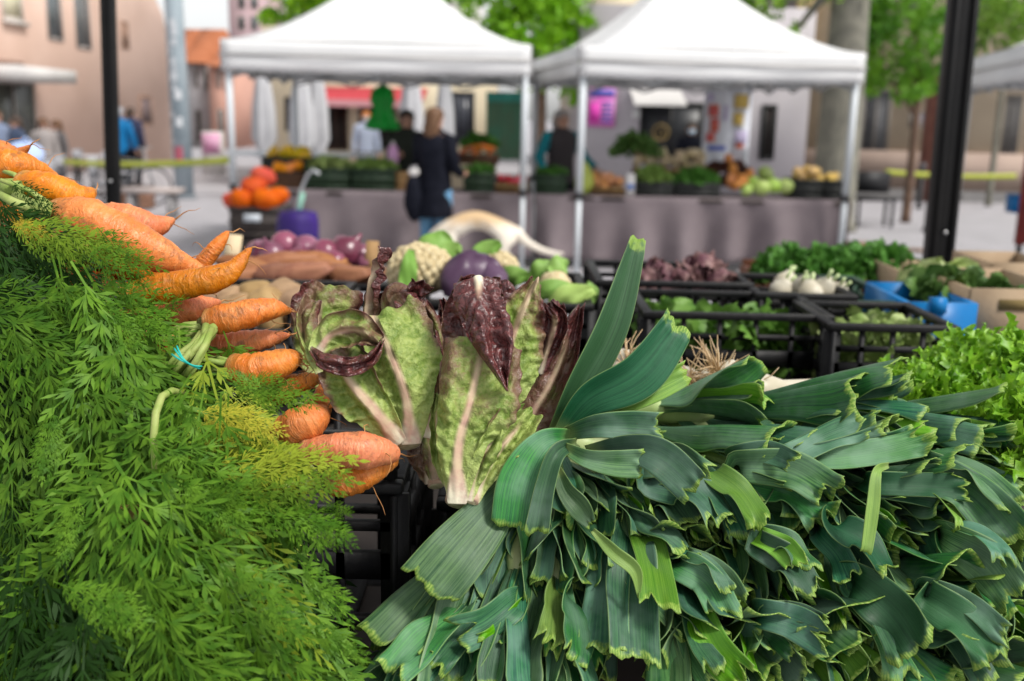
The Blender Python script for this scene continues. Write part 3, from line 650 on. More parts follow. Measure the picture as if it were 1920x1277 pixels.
for i, pts in enumerate([[(1000, 560, 2.02), (1025, 545, 2.0), (1060, 545, 2.0), (1090, 560, 2.0)], [(1030, 570, 2.0), (1060, 555, 1.99), (1090, 550, 1.99), (1115, 545, 2.0)], [(1040, 520, 2.12), (1045, 505, 2.12), (1052, 492, 2.13), (1060, 485, 2.14)], [(1020, 530, 2.15), (1012, 515, 2.15), (1018, 500, 2.15), (1030, 490, 2.16)], [(1080, 575, 2.02), (1095, 560, 2.02), (1105, 545, 2.02), (1108, 530, 2.03)]]):
    soft_leaf(t, 'leaf', pts, [8, 20, 18, 6], CLEAF if i != 1 else mat('pale_leaf', (.33, .47, .12), rough=.5), seed=i)
# loose leafy fills -------------------------------------------------
def leafy(parent, name, c, rad, n, m, size=.03, seed=0, dome=True, jag=False, up=.7):
    """a heap of small leaves as one mesh: curved, notched leaves spread through a mound"""
    rs = np.random.default_rng(seed); b = MB(); c = np.array(c)
    for i in range(n):
        a = rs.uniform(0, 6.283); q = rs.uniform(0, 1) ** .5; r = q
        h = rad[2] * (math.sqrt(max(0, 1 - q * q)) if dome else 1) * rs.uniform(.35, 1.0)
        p = c + np.array([rad[0] * r * math.cos(a), rad[1] * r * math.sin(a), h])
        d = unit(np.array([math.cos(a) * q + rs.normal(0, .5), math.sin(a) * q + rs.normal(0, .5), up + rs.normal(0, .4)]))
        s = unit(np.cross(d, rs.normal(0, 1, 3))); nrm = np.cross(s, d); l = size * rs.uniform(.7, 1.4)
        K = 7; pts = []
        for j in range(K):
            v = j / (K - 1); wd = l * (.12 + .42 * math.sin(math.pi * min(1, v * .85 + .12)))
            if jag: wd *= (1.25 if j % 2 else .6)
            if j == K - 1: wd *= .15
            cc = p + d * l * v + nrm * l * .35 * v * v * rs.uniform(.4, 1.2)
            z = nrm * l * .10 * (1 if j % 2 else -1)
            pts.append([cc - s * wd + z, cc + nrm * l * -.05, cc + s * wd - z])
        b.grid(np.array(pts))
    return b.build(name, m, parent, True, True)
GLEAF = mat('green_leaf', (.11, .24, .03), (.20, .36, .07), 18, .5, trans=.2)
PARS = mat('parsley_leaf', (.05, .17, .02), (.10, .26, .04), 30, .5, trans=.2)
RADI = mat('radicchio_leaf', (.10, .035, .05), (.24, .14, .13), 20, .5, .3, 60)
def cratebox(label, pl, pr, d, dep, h, m=PLAST, **kw):
    a = at(*pl, d); b = at(*pr, d); z = (a.z + b.z) / 2
    t = crate(label, a.x, b.x, a.y, a.y + dep, z - h, z, m, **kw); return t, V3(((a.x + b.x) / 2, a.y + dep / 2, z - h)), (b.x - a.x, dep, h)
t, c, dm = cratebox('black lattice crate of salad leaves right behind the leeks', (1215, 583), (1555, 592), 1.80, .24, .22)
s_ = thing('salad_heap', 'heap of loose green salad leaves inside the lattice crate behind the leeks', 'salad', c); s_['kind'] = 'stuff'
leafy(s_, 'leaves', c + V3((0, 0, .02)), (dm[0] * .47, dm[1] * .46, .17), 420, mat('salad_leaf', (.07, .18, .02), (.15, .29, .05), 18, .5, trans=.15), .034, 3, dome=False)
t, c, dm = cratebox('black lattice crate of small pale green pods beside the salad leaves', (1562, 606), (1790, 612), 1.72, .22, .22)
s_ = thing('bean_heap', 'heap of small pale green pods showing through the lattice of its crate', 'beans', c); s_['kind'] = 'stuff'
leafy(s_, 'pods', c + V3((0, 0, .03)), (dm[0] * .46, dm[1] * .46, .16), 420, mat('pod_green', (.20, .30, .07), (.30, .38, .13), 40, .5), .026, 5, dome=False)
t, c, dm = cratebox('black crate of dark red salad heads behind the upright leek', (1125, 524), (1405, 532), 2.08, .30, .17)
for i, (px, py, d, s) in enumerate([(1318, 508, 2.28, .85), (1240, 518, 2.26, .72), (1280, 530, 2.2, .66), (1200, 534, 2.2, .62), (1352, 530, 2.2, .62)]):
    q = thing('radicchio', ['dark red salad head standing highest in its crate', 'brownish red salad head near the upright leek', 'red salad head at the front middle of its crate', 'red salad head in the corner behind the upright leek', 'red salad head in the crate corner by the white bulbs'][i], 'radicchio', at(px, py, d), group='red salad heads in a crate')
    MB().blob(at(px, py, d), (.042 * s, .042 * s, .045 * s), 18, 12, .35, 2.5, i).build('head', RADI, q, True, True)
    leafy(q, 'leaves', at(px, py, d) - V3((0, 0, .02)), (.045 * s, .045 * s, .05 * s), 26, RADI, .03, 30 + i)
t, c, dm = cratebox('black crate of white bulbs in front of the parsley', (1425, 548), (1600, 554), 2.0, .26, .18)
WH = mat('white_bulb', (.56, .52, .42), (.48, .43, .32), 12, .4)
fen = proto('fennel_bulb', 'white bulb', 'fennel', None)
fb = MB().lathe([(.01, -.03), (.03, -.025), (.04, 0), (.034, .022), (.02, .04), (.016, .05)], 16, (0, 0, 0)); fb.build('bulb', WH, fen, True)
MB().tube([(-.008, 0, .045), (-.012, 0, .08)], .006, 8).tube([(.008, 0, .045), (.014, 0, .075)], .006, 8).build('stalk', mat('fennel_stalk', (.5, .6, .3), rough=.5), fen, True)
for i, (px, py, d) in enumerate([(1462, 546, 2.1), (1500, 540, 2.16), (1542, 546, 2.1), (1470, 532, 2.2), (1520, 554, 2.08), (1570, 550, 2.12)]):
    put(fen, at(px, py, d), rrot(.7), ['white bulb at the near corner of its crate', 'white bulb in the middle of its crate before the parsley', 'white bulb at the front, by the crate rim', 'white bulb standing up at the back corner of its crate', 'white bulb lowest against the crate rim', 'white bulb in the corner next to the green crate'][i], 'white bulbs in a crate', rq.uniform(.55, .7))
cratebox('dark green crate standing behind the black lattice crates', (1606, 556), (1700, 574), 2.05, .34, .18, PLASTG, group=None)
t = thing('wooden_box', 'brown wooden box holding the big parsley heap', 'box', at(1575, 540, 2.7)); a = at(1450, 525, 2.6); b = at(1690, 530, 2.6)
for (x, y, L, W_) in (((a.x + b.x) / 2, a.y, b.x - a.x, .012), ((a.x + b.x) / 2, a.y + .36, b.x - a.x, .012)):
    q = MB()
    for z in (.03, .09, .15): q.box((x, y, a.z - .17 + z), (L, W_, .05))
    q.build('slat_side', mat('brown_wood', (.16, .06, .03), (.11, .04, .02), 14, .7), t, world=True)
for x in (a.x, b.x): MB().box((x, a.y + .18, a.z - .09), (.02, .34, .16)).build('end_board', MATS['brown_wood'], t, world=True)
for i, px in enumerate((1480, 1545, 1600, 1655)):
    q = thing('parsley_bunch', ['dark green parsley bunch nearest the white bulbs', 'bushy parsley bunch second in the row on the wooden box', 'tallest parsley bunch, just before the tent leg', 'parsley bunch at the end of the row beside the black post'][i], 'parsley', at(px, 525, 2.72), group='parsley bunches in a wooden box')
    leafy(q, 'leaves', at(px, 534, 2.70), (.09, .10, .10), 420, PARS, .024, 60 + i, jag=True)
    sb = MB(); c_ = at(px, 545, 2.74)
    for j in range(10): sb.tube([c_ - V3((0, 0, .06)), c_ + V3((.04 * math.cos(j), .04 * math.sin(j * 2), .04))], .002, 5)
    sb.build('stalks', STALK0, q, world=True) if 'STALK0' in globals() else sb.build('stalks', mat('herb_stalk', (.2, .35, .08), rough=.5), q, world=True)
# blue folding crate and cardboard boxes
t = thing('folding_crate', 'bright blue plastic box between the black crates and the cardboard boxes', 'crate', at(1768, 600, 2.02))
a = at(1706, 566, 2.0); b = at(1832, 572, 2.0); z1 = a.z; z0 = z1 - .14
MB().box(((a.x + b.x) / 2, a.y, (z0 + z1) / 2), (b.x - a.x, .012, z1 - z0)).build('front_panel', PLASTB, t, world=True)
MB().box(((a.x + b.x) / 2, a.y + .25, (z0 + z1) / 2), (b.x - a.x, .012, z1 - z0)).build('back_panel', PLASTB, t, world=True)
for x in (a.x, b.x): MB().box((x, a.y + .125, (z0 + z1) / 2), (.012, .236, z1 - z0 - .004)).build('side_panel', PLASTB, t, world=True)
MB().box(((a.x + b.x) / 2 - .012, a.y - .002, z1 - .005), (.03, .02, .03)).build('latch', PLASTB, t, world=True)
def carton(label, pl, pr, d, dep, h, slot=True):
    a = at(*pl, d); b = at(*pr, d); t = thing('cardboard_box', label, 'box', ((a.x + b.x) / 2, a.y + dep / 2, a.z - h), group='cardboard boxes on the stall')
    x = (a.x + b.x) / 2; L = b.x - a.x; z = a.z - h / 2
    MB().box((x, a.y, z), (L, .006, h)).build('front_panel', CARD, t, world=True); MB().box((x, a.y + dep, z), (L, .006, h)).build('back_panel', CARD, t, world=True)
    for xx in (a.x, b.x): MB().box((xx, a.y + dep / 2, z), (.006, dep - .008, h - .002)).build('side_panel', CARD, t, world=True)
    MB().box((x, a.y + dep / 2, a.z - h + .003), (L - .01, dep - .01, .004)).build('bottom', CARD, t, world=True)
    if slot: MB().box((x, a.y - .004, a.z - h * .22), (.09, .003, .022)).build('hand_hole', mat('hole', (.18, .13, .05), rough=.9), t, world=True)
    return t, V3((x, a.y + dep / 2, a.z - h))
t, c = carton('plain cardboard box with a hand hole, open above, behind the curly salad', (1822, 540), (2010, 545), 2.05, .3, .15)
q = thing('courgette_heap', 'dark leafy greens sticking out of the cardboard box', 'greens', c); q['kind'] = 'stuff'
leafy(q, 'leaves', c + V3((-.05, .0, .09)), (.10, .11, .06), 110, mat('dark_leaf', (.06, .14, .03), (.12, .22, .05), 18, .5, trans=.15), .036, 77)
t, c = carton('orange brown cardboard box behind the bright blue box', (1718, 518), (1828, 522), 2.35, .28, .14, False)
q = thing('lettuce', 'pale green lettuce lying in the orange brown cardboard box', 'lettuce', at(1765, 545, 2.3))
leafy(q, 'leaves', at(1768, 556, 2.38), (.06, .06, .05), 60, mat('pale_leaf2', (.38, .50, .14), (.5, .58, .28), 20, .5, trans=.2), .05, 78)
carton('tan cardboard box standing farthest back by the table edge', (1862, 492), (1990, 496), 2.7, .25, .14, False)
# ------------------------------------------------------------------ spring onions and curly salad next to the leeks
t0_ = [(1165, 690), (1215, 705), (1370, 712), (1330, 728), (1420, 735), (1280, 722), (1180, 735), (1240, 745)]
for i, (px, py) in enumerate(t0_):
    q = thing('spring_onion', ['white spring onion bulb behind the tallest leek leaf', 'white spring onion bulb between the two tall leek leaves', 'largest white spring onion bulb, lying above the leeks', 'white spring onion bulb whose tan roots bristle upward', 'spring onion bulb low against the black lattice crate', 'spring onion with its roots toward the upright leek', 'spring onion bulb under the tall leek leaf', 'spring onion bulb hidden behind the short pale leek leaf'][i], 'spring onion', at(px, py, 1.33), group='spring onions behind the leeks')
    c = np.array(at(px, py, 1.33 + rq.uniform(-.02, .02))); d = unit(np.array(RGT) * rq.uniform(.5, 1) * (1 if i in (2, 4) else -.1) + np.array(UPV) * rq.uniform(-.4, .1) + np.array(FWD) * rq.uniform(.3, .8))
    MB().tube([c - d * .026, c - d * .022, c - d * .008, c + d * .012, c + d * .04, c + d * .12], [.006, .017, .026, .024, .013, .009], 18).build('bulb', WH, q, True, True)
    h = MB()
    for j in range(34):
        p = c - d * .024; e = unit(-d * .6 + np.array(UPV) * .55 + np.array([rq.gauss(0, .45), rq.gauss(0, .45), rq.gauss(0, .35)])); pts = [p]; l = rq.uniform(.03, .06)
        for k2 in range(4): e = unit(e + np.array([rq.gauss(0, .25) for _ in range(3)])); p = p + e * l / 4; pts.append(p)
        h.tube(pts, [.0012, .0011, .0009, .0007, .0004], 5)
    h.build('roots', mat('onion_root', (.66, .50, .32), (.52, .36, .2), 50, .7), q, True, True)
def frisee(label, px, py, d, rad, n, seed):
    t = thing('curly_salad', label, 'salad', at(px, py, d), group='curly salad heads beside the leeks')
    FR = mat('curly_salad_leaf', (.13, .34, .010), (.30, .54, .04), 26, .45, .2, 90, spec=.5, trans=.3)
    b = MB(); rs = np.random.default_rng(seed); c = np.array(at(px, py, d)); R_ = np.array(rad)
    for i in range(n):
        a = rs.uniform(0, 6.283); z = rs.uniform(-.35, 1); q = math.sqrt(max(0, 1 - min(1, z * z)))
        dv = np.array([q * math.cos(a), q * math.sin(a), z]); p = c + dv * R_ * rs.uniform(.45, .85)
        dd = unit(dv + rs.normal(0, .45, 3) + np.array([0, 0, .2])); s = unit(np.cross(dd, rs.normal(0, 1, 3))); nn = np.cross(s, dd)
        l = rs.uniform(.022, .046); K = 13; rows = []
        curl = rs.uniform(-.6, .9); ph = rs.uniform(0, 6)
        for j in range(K):
            v = j / (K - 1); tooth = 1.0 if j % 2 else .35
            wd = l * .30 * math.sin(math.pi * min(1, .12 + v * .86)) ** .7 * tooth * rs.uniform(.8, 1.25)
            cc = p + dd * l * v + nn * l * curl * v * v
            rf = nn * l * .13 * math.sin(v * 17 + ph)
            rows.append([cc - s * wd + rf + dd * l * .07 * (j % 2), cc - s * wd * .45 + rf * .4, cc - nn * l * .03, cc + s * wd * .45 - rf * .4, cc + s * wd - rf + dd * l * .07 * (j % 2)])
        b.grid(np.array(rows))
    b.build('leaves', FR, t, True, True)
frisee('big light green curly salad rising above the leeks at the edge', 1900, 730, 1.36, (.125, .12, .065), 950, 1)
frisee('curly salad lying lower, its jagged leaves just touching the leek tips', 1765, 765, 1.33, (.085, .10, .04), 620, 2)
frisee('curly salad mostly hidden under the leek ends at the edge', 1930, 850, 1.16, (.08, .08, .07), 420, 3)
# ------------------------------------------------------------------ goods on the far stalls
TBZ = .803
def far_crate(label, x0, x1, Y, z0, h, dep=.35, m=None, group='crates on the far stalls'):
    m = m or mat('far_crate_plastic', (.02, .022, .021), (.03, .032, .03), 20, .5)
    a, b = gx(x0, Y, z0).x, gx(x1, Y, z0).x; L = b - a
    t = thing('produce_crate', label, 'crate', ((a + b) / 2, Y + dep / 2, z0), group=group)
    s = MB()
    for sy in (-1, 1):
        s.box((0, sy * (dep / 2 - .012), h / 2), (L - .04, .008, h - .02))
        for z in (.03, h * .5, h - .03): s.box((0, sy * dep / 2, z), (L, .012, .038))
    for sx in (-1, 1):
        for z in (.03, h * .5, h - .03): s.box((sx * (L / 2 - .006), 0, z), (.012, dep - .014, .036))
        for sy in (-1, 1): s.box((sx * (L / 2 - .02), sy * (dep / 2 - .02), h / 2), (.022, .022, h - .01))
    s.build('sides', m, t); MB().box((0, 0, .006), (L - .03, dep - .03, .01)).build('base', m, t)
    return V3(((a + b) / 2, Y + dep / 2, z0)), L, dep
def veg(name, cat, prof, m, stalkm=None):
    t = thing(name, name, cat, (0, 0, 0)); MB().lathe(prof, 14, wob=lambda a, z: 1 + .05 * math.sin(3 * a)).build('body', m, t, True)
    if stalkm: MB().tube([(0, 0, prof[-1][1] - .005), (.004, 0, prof[-1][1] + .02)], .006, 6).build('stalk', stalkm, t)
    return t
def ball(r, sq=.85): return [(r * math.sin(math.pi * i / 9) + .001, -r * sq * math.cos(math.pi * i / 9)) for i in range(10)]
GST = mat('green_stalk', (.14, .24, .05), rough=.6)
squash = veg('orange_squash', 'squash', [(.004, -.085), (.07, -.075), (.115, -.02), (.118, .025), (.08, .07), (.02, .082)], mat('squash_skin', (.52, .075, .004), (.46, .045, .005), 7, .65, spec=.15, vary=.1), GST)
c, L, dp = far_crate('dark crate at the end of the left stall under the orange squashes', 430, 532, 9.4, .44, .30, .4, mat('dark_brown_crate', (.035, .028, .026), (.05, .04, .036), 8, .6))
c2, L2, _ = far_crate('dark crate standing on the ground under the squash crate', 428, 536, 9.38, .02, .40, .44, MATS['dark_brown_crate'])
lb = thing('price_label', 'pale grey label on the front of the squash crate', 'label', c + V3((-.03, -.21, .2))); MB().box((c.x - .03, c.y - .2 - .014, .63), (.16, .008, .07)).build('card', mat('label_card', (.5, .54, .58), rough=.6), lb, world=True)
for i, (px, py, y, s) in enumerate([(455, 375, 9.5, 1.0), (500, 374, 9.48, 1.05), (475, 350, 9.6, .95), (520, 368, 9.6, .9), (492, 332, 9.7, .95), (438, 378, 9.62, .8)]):
    put(squash, atY(px, py, y), (rq.uniform(-.4, .4), rq.uniform(-.4, .4), i), ['front orange squash nearest the tent leg', 'largest orange squash at the front of the crate', 'orange squash in the middle of the heap', 'orange squash at the trolley side of the crate', 'topmost orange squash of the heap', 'orange squash half hidden by the tent leg'][i], 'orange squashes in a dark crate', s * 1.15)
pep = veg('bell_pepper', 'pepper', [(.004, -.04), (.028, -.045), (.045, -.01), (.05, .025), (.035, .045), (.008, .04)], mat('yellow_pepper_skin', (.75, .42, .01), (.62, .46, .02), 9, .3, vary=.1), GST)
org_ = veg('orange', 'orange', ball(.045, .95), mat('orange_peel', (.80, .28, .008), (.74, .22, .01), 12, .45, vary=.08))
c, L, dp = far_crate('brown crate of oranges at the squash end of the left stall', 505, 570, 10.9, TBZ, .18, .36, mat('brown_crate', (.10, .05, .025), (.07, .035, .02), 8, .7))
for i in range(20):
    put(org_, c + V3((rq.uniform(-.16, .16), rq.uniform(-.15, .1), .19 + rq.uniform(0, .06))), rrot(), 'orange in the heaped brown crate of the left stall', 'oranges in the brown crate', rq.uniform(.9, 1.1))
c, L, dp = far_crate('crate of yellow peppers behind the oranges', 490, 592, 11.4, TBZ + .16, .16, .34)
for i in range(26):
    put(pep, c + V3((rq.uniform(-.26, .26), rq.uniform(-.14, .12), .16 + rq.uniform(0, .07))), rrot(1.2), 'yellow pepper in the heap behind the oranges', 'yellow peppers in a crate', rq.uniform(.85, 1.1))
GRB = mat('bean_green', (.17, .30, .05), (.26, .38, .10), 24, .5); DKG = mat('crate_green', (.018, .035, .02), (.03, .055, .028), 20, .5)
def pile(name, label, cat, c, L, dp, z, m, size=.05, n=160, h=.07, seed=1):
    t = thing(name, label, cat, c + V3((0, 0, z))); t['kind'] = 'stuff'
    leafy(t, 'heap', c + V3((0, 0, z - .02)), (L * .46, dp * .46, h), n, m, size, seed); return t
for i, (x0, x1, lab, hl) in enumerate([(572, 655, 'dark green crate of flat beans beside the oranges', 'heap of pale flat beans in the crate beside the oranges'), (660, 740, 'dark green crate of green beans nearest the woman in black', 'heap of green beans in the crate nearest the woman in black')]):
    c, L, dp = far_crate(lab, x0, x1, 10.85, TBZ, .24, .5, DKG); pile('bean_pile', hl, 'beans', c, L, dp, .24, GRB if i else mat('bean_pale', (.30, .36, .12), (.22, .32, .08), 24, .5), .06, 200, .08, i)
c, L, dp = far_crate('light wooden tray leaning beside the woman on the left stall', 742, 766, 10.9, TBZ, .2, .4, WOODC)
c, L, dp = far_crate('dark green crate of herbs on the left stall beyond the woman', 868, 924, 10.85, TBZ, .22, .45, DKG); pile('herb_pile', 'heap of fresh green herbs in the crate beyond the woman', 'herbs', c, L, dp, .22, PARS, .05, 120, .06, 5)
c, L, dp = far_crate('pale wooden tray of red radishes behind the dog', 928, 990, 10.85, TBZ, .10, .45, WOODC)
rad = veg('radish', 'radish', ball(.03), mat('radish_skin', (.55, .035, .05), (.62, .06, .09), 12, .35, vary=.12))
for i in range(24): put(rad, c + V3((rq.uniform(-.15, .15), rq.uniform(-.2, .05), .12 + rq.uniform(0, .06))), rrot(), 'radish in the pale tray above the dog', 'radishes in the pale tray', rq.uniform(.9, 1.2))
c, L, dp = far_crate('raised tray of small carrots under leafy greens on the left stall', 860, 935, 11.3, TBZ + .28, .12, .3, mat('brown_crate', (.1, .05, .025)))
sc = veg('carrot', 'carrot', [(.003, -.09), (.012, -.05), (.018, 0), (.022, .05), (.016, .066)], mat('far_carrot', (.60, .16, .03), (.52, .13, .02), 12, .5, vary=.1), GST)
for i in range(22): put(sc, c + V3((rq.uniform(-.2, .2), rq.uniform(-.13, .1), .12 + rq.uniform(0, .09))), (1.57 + rq.uniform(-.2, .2), 0, rq.uniform(-.8, .8)), 'small carrot in the raised tray of the left stall', 'small carrots in a raised tray', 1.1)
pile('herb_pile', 'dark leafy greens behind the raised tray of carrots', 'greens', c + V3((0, .2, 0)), L * .9, .3, .20, PARS, .06, 140, .14, 9)
# right stall
c, L, dp = far_crate('dark green crate at the near end of the right stall by the tent leg', 1003, 1062, 10.85, TBZ, .22, .45, DKG); pile('herb_pile', 'green leaves in the crate by the front leg of the right tent', 'greens', c, L, dp, .22, PARS, .05, 110, .06, 11)
cone = thing('cabbage', 'pointed yellow green cabbage standing beside the tent leg', 'cabbage', gx(1095, 10.95, TBZ))
MB().lathe([(.06, 0), (.10, .05), (.11, .13), (.09, .22), (.05, .30), (.01, .36)], 18, org(cone)).build('head', mat('pointed_cabbage', (.36, .40, .08), (.28, .34, .06), 10, .5), cone, True, True)
pot2 = veg('sweet_onion', 'onion', ball(.045), mat('peach_onion', (.62, .30, .13), (.55, .25, .10), 10, .4, vary=.1))
c, L, dp = far_crate('low wooden tray of peach coloured onions on the right stall', 1108, 1172, 10.85, TBZ, .09, .45, WOODC)
for i in range(26): put(pot2, c + V3((rq.uniform(-.16, .16), rq.uniform(-.2, .12), .10 + rq.uniform(0, .1))), rrot(), 'peach coloured onion in the low tray of the right stall', 'peach coloured onions in the low tray', 1.)
t = thing('price_card', 'white price card standing on the right stall beside the onions', 'sign', gx(1181, 10.84, TBZ)); p = org(t); MB().box(p + V3((0, 0, .12)), (.09, .012, .24)).build('card', WHITEW, t, world=True)
MB().box(p + V3((0, -.008, .10)), (.07, .004, .06)).build('print', mat('blue_card_print', (.08, .16, .42), rough=.6), t, world=True)
for i, (x0, x1, lab, hl, m) in enumerate([(1194, 1262, 'black crate of pale green vegetables in the middle of the right stall', 'heap of pale green vegetables in the middle of the right stall', GRB), (1268, 1350, 'black crate of dark leafy greens under the hanging banner', 'heap of dark leafy greens under the hanging banner', PARS)]):
    c, L, dp = far_crate(lab, x0, x1, 10.85, TBZ, .16, .42); pile('greens_pile', hl, 'greens', c, L, dp, .16, m, .06, 240, .15, 20 + i)
c, L, dp = far_crate('raised tray of garlic heads at the back of the right stall', 1190, 1330, 11.35, TBZ + .18, .10, .3, WOODC)
gar = veg('garlic', 'garlic', [(.004, -.02), (.028, -.018), (.034, 0), (.02, .02), (.006, .035), (.004, .06)], mat('garlic_skin', (.58, .50, .34), (.50, .38, .22), 9, .6, vary=.12))
for i in range(80): put(gar, c + V3((rq.uniform(-.4, .4), rq.uniform(-.14, .1), .11 + rq.uniform(0, .18))), rrot(), 'garlic head in the raised tray at the back of the right stall', 'garlic heads in the raised tray', 1.25)
pile('greens_pile', 'dark herbs standing at the back of the right stall', 'herbs', gx(1190, 11.5, TBZ), .5, .3, .42, mat('dark_leaf', (.06, .14, .03)), .09, 150, .22, 31)
c, L, dp = far_crate('small tray holding dark red vegetables under the second banner', 1336, 1366, 11.2, TBZ + .1, .12, .3, MATS['brown_crate']); pile('beet_pile', 'dark red leaves behind the orange pumpkin pieces', 'greens', c + V3((.1, 0, 0)), .5, .3, .14, mat('beet_leaf', (.10, .03, .02), (.07, .03, .02), 9, .6), .07, 120, .12, 33)
pk = thing('pumpkin_piece', 'piece', 'pumpkin', (0, 0, 0)); MB().blob((0, 0, 0), (.055, .05, .085), 12, 8, .2, 2, 3).build('flesh', mat('pumpkin_flesh', (.62, .26, .06), (.50, .19, .04), 9, .5, vary=.12), pk, True)
for i, (px, py, y) in enumerate([(1366, 300, 11.3), (1375, 320, 11.2), (1392, 336, 11.0), (1382, 346, 10.95), (1404, 330, 11.1), (1412, 346, 11.0), (1370, 340, 11.05)]): put(pk, atY(px, py, y), rrot(1), 'orange pumpkin piece stacked beside the lime green cabbages', 'pumpkin pieces on the right stall', 1)
lime = thing('cabbage', 'c', 'cabbage', (0, 0, 0)); MB().blob((0, 0, 0), (.095, .095, .08), 16, 10, .12, 3, 5).build('head', mat('lime_cabbage', (.30, .44, .08), (.40, .52, .16), 10, .5, .3, 20, vary=.1), lime, True)
for i, (px, py, y) in enumerate([(1435, 326, 11.2), (1412, 346, 11.0), (1450, 348, 10.95), (1428, 352, 10.9), (1472, 350, 10.95), (1400, 356, 10.9)]): put(lime, atY(px, py, y), rrot(.8), ['topmost lime green cabbage on the right stall', 'lime green cabbage leaning on the pumpkin pieces', 'lime green cabbage in the middle front of its pile', 'lowest front lime green cabbage of the pile', 'lime green cabbage beside the crate of yellow potatoes', 'small lime green cabbage at the edge of the pile'][i], 'lime green cabbages on the right stall', 1 if i != 5 else .7)
yp = veg('potato', 'potato', ball(.04, 1.2), mat('yellow_potato_skin', (.58, .40, .13), (.50, .33, .11), 9, .6, vary=.1))
for x0, x1, lab in [(1486, 1540, 'black crate of yellow potatoes at the end of the right stall'), (1546, 1582, 'small black crate at the very end of the right stall')]:
    c, L, dp = far_crate(lab, x0, x1, 10.9, TBZ, .22, .45)
    for i in range(22 if x0 < 1500 else 12): put(yp, c + V3((rq.uniform(-L / 2, L / 2) * .9, rq.uniform(-.2, .15), .2 + rq.uniform(0, .12 if x0 < 1500 else .05))), rrot(), 'yellow potato heaped in a crate at the end of the right stall', 'yellow potatoes on the right stall', 1)
# hanging things
t = thing('green_bag_bundle', 'bundle of bright green bags hanging under the left tent', 'bags', atY(720, 160, 11.2)); GB = mat('green_plastic_bag', (.005, .33, .035), (.01, .26, .03), 9, .35, .4, 30, trans=.25)
b = MB(); rs = np.random.default_rng(3); c0 = atY(718, 158, 11.2); c1 = atY(718, 240, 11.2)
prof = [(.02, 0), (.10, -.06), (.12, -.16), (.09, -.28), (.14, -.40), (.17, -.47), (.10, -.49)]
b.lathe(prof, 30, c0, wob=lambda a, z: 1 + .22 * math.sin(5 * a + z * 9) + .1 * math.sin(11 * a)); b.build('bags', GB, t, True, True); MB().tube([c0, c0 + V3((0, 0, .12))], .006, 6).build('string', JOINT, t, world=True)
def banner(label, x0, x1, y0, y1, Y, cols, seed):
    a, b_ = atY(x0, y0, Y), atY(x1, y1, Y); t = thing('banner', label, 'banner', ((a.x + b_.x) / 2, Y, b_.z)); L = b_.x - a.x; h = a.z - b_.z
    xs = np.linspace(0, 1, 12); P = np.array([[(a.x + L * x, Y + .02 * math.sin(x * 7), a.z - h * f) for x in xs] for f in np.linspace(0, 1, 10)])
    MB().grid(P).build('sheet', mat('banner_white', (.72, .74, .80), rough=.7), t, True, True).modifiers.new('thickness', 'SOLIDIFY').thickness = .003
    rs = random.Random(seed)
    for i, (cx_, cz_, w_, h_, m) in enumerate(cols): MB().box((a.x + L * cx_, Y - .028, a.z - h * cz_), (L * w_, .004, h * h_)).build('print', m, t, world=True).modifiers.new('bevel', 'BEVEL').width = .01
OR_ = mat('orange_print', (.62, .18, .06), (.55, .10, .12), 9, .6); BL_ = mat('blue_print2', (.10, .14, .50), rough=.6); YL_ = mat('yellow_print', (.62, .44, .12), rough=.6); LI_ = mat('lilac_print', (.50, .44, .62), rough=.6)
banner('tall white banner with orange pictures and blue lettering hanging in the right tent', 1322, 1366, 168, 312, 12.4, [(.34, .27, .36, .16, OR_), (.40, .46, .30, .18, OR_), (.28, .62, .3, .12, OR_), (.52, .76, .62, .06, BL_), (.2, .10, .2, .10, LI_), (.75, .3, .16, .2, LI_)], 1)
banner('narrower banner of yellow and orange pictures hanging behind the tall white one', 1372, 1402, 166, 284, 13.4, [(.5, .2, .7, .22, YL_), (.4, .48, .5, .2, YL_), (.6, .78, .6, .22, LI_), (.55, .9, .4, .1, OR_)], 2)
t = thing('shade_net', 'green shade net hanging at the corner of the left tent', 'net', gx(948, 13.2)); a = atY(912, 172, 13.2); b_ = atY(984, 300, 13.2)
P = np.array([[(a.x + (b_.x - a.x) * x, 13.2 + .03 * math.sin(x * 9), a.z + (b_.z - a.z) * f) for x in np.linspace(0, 1, 16)] for f in np.linspace(0, 1, 8)])
MB().grid(P).build('net', mat('green_net', (.10, .27, .17), (.13, .22, .14), 3, .8, trans=.2), t, True, True)
MB().grid(P[:2] + np.array([0, -.03, .0])).build('turquoise_flap', mat('turquoise_cloth', (.08, .42, .33), rough=.7), t, True, True)
def parasol(label, px, Y, top, r=.16):
    g_ = gx(px, Y); t = thing('closed_parasol', label, 'parasol', g_, group='closed white parasols')
    MB().tube([g_, g_ + V3((0, 0, 2.5))], .025, 8).build('pole', TLEG, t, world=True)
    MB().lathe([(.03, 2.5), (r * .6, 2.3), (r * 1.05, 1.7), (r * 1.2, 1.15), (r * .7, .95), (r * .9, .78)], 24, g_, wob=lambda a, z: 1 + .25 * math.sin(6 * a)).build('canopy', mat('grey_white_canvas', (.52, .52, .54), (.46, .46, .48), 3, .8), t, True, True)
    MB().lathe([(.02, 0), (.28, .002), (.28, .06), (.04, .09)], 20, g_).build('base', JOINT, t, True, True)
parasol('closed white parasol before the cream wall, nearer the notice board', 570, 18, 165); parasol('closed white parasol before the shop door, second from the tent leg', 600, 18.6, 165, .14); parasol('closed white parasol left of the cream shop by the tent leg', 500, 19, 165); parasol('closed white parasol behind the woman in black', 772, 17.6, 165); parasol('closed white parasol beside the barred window', 833, 18.6, 165, .13)
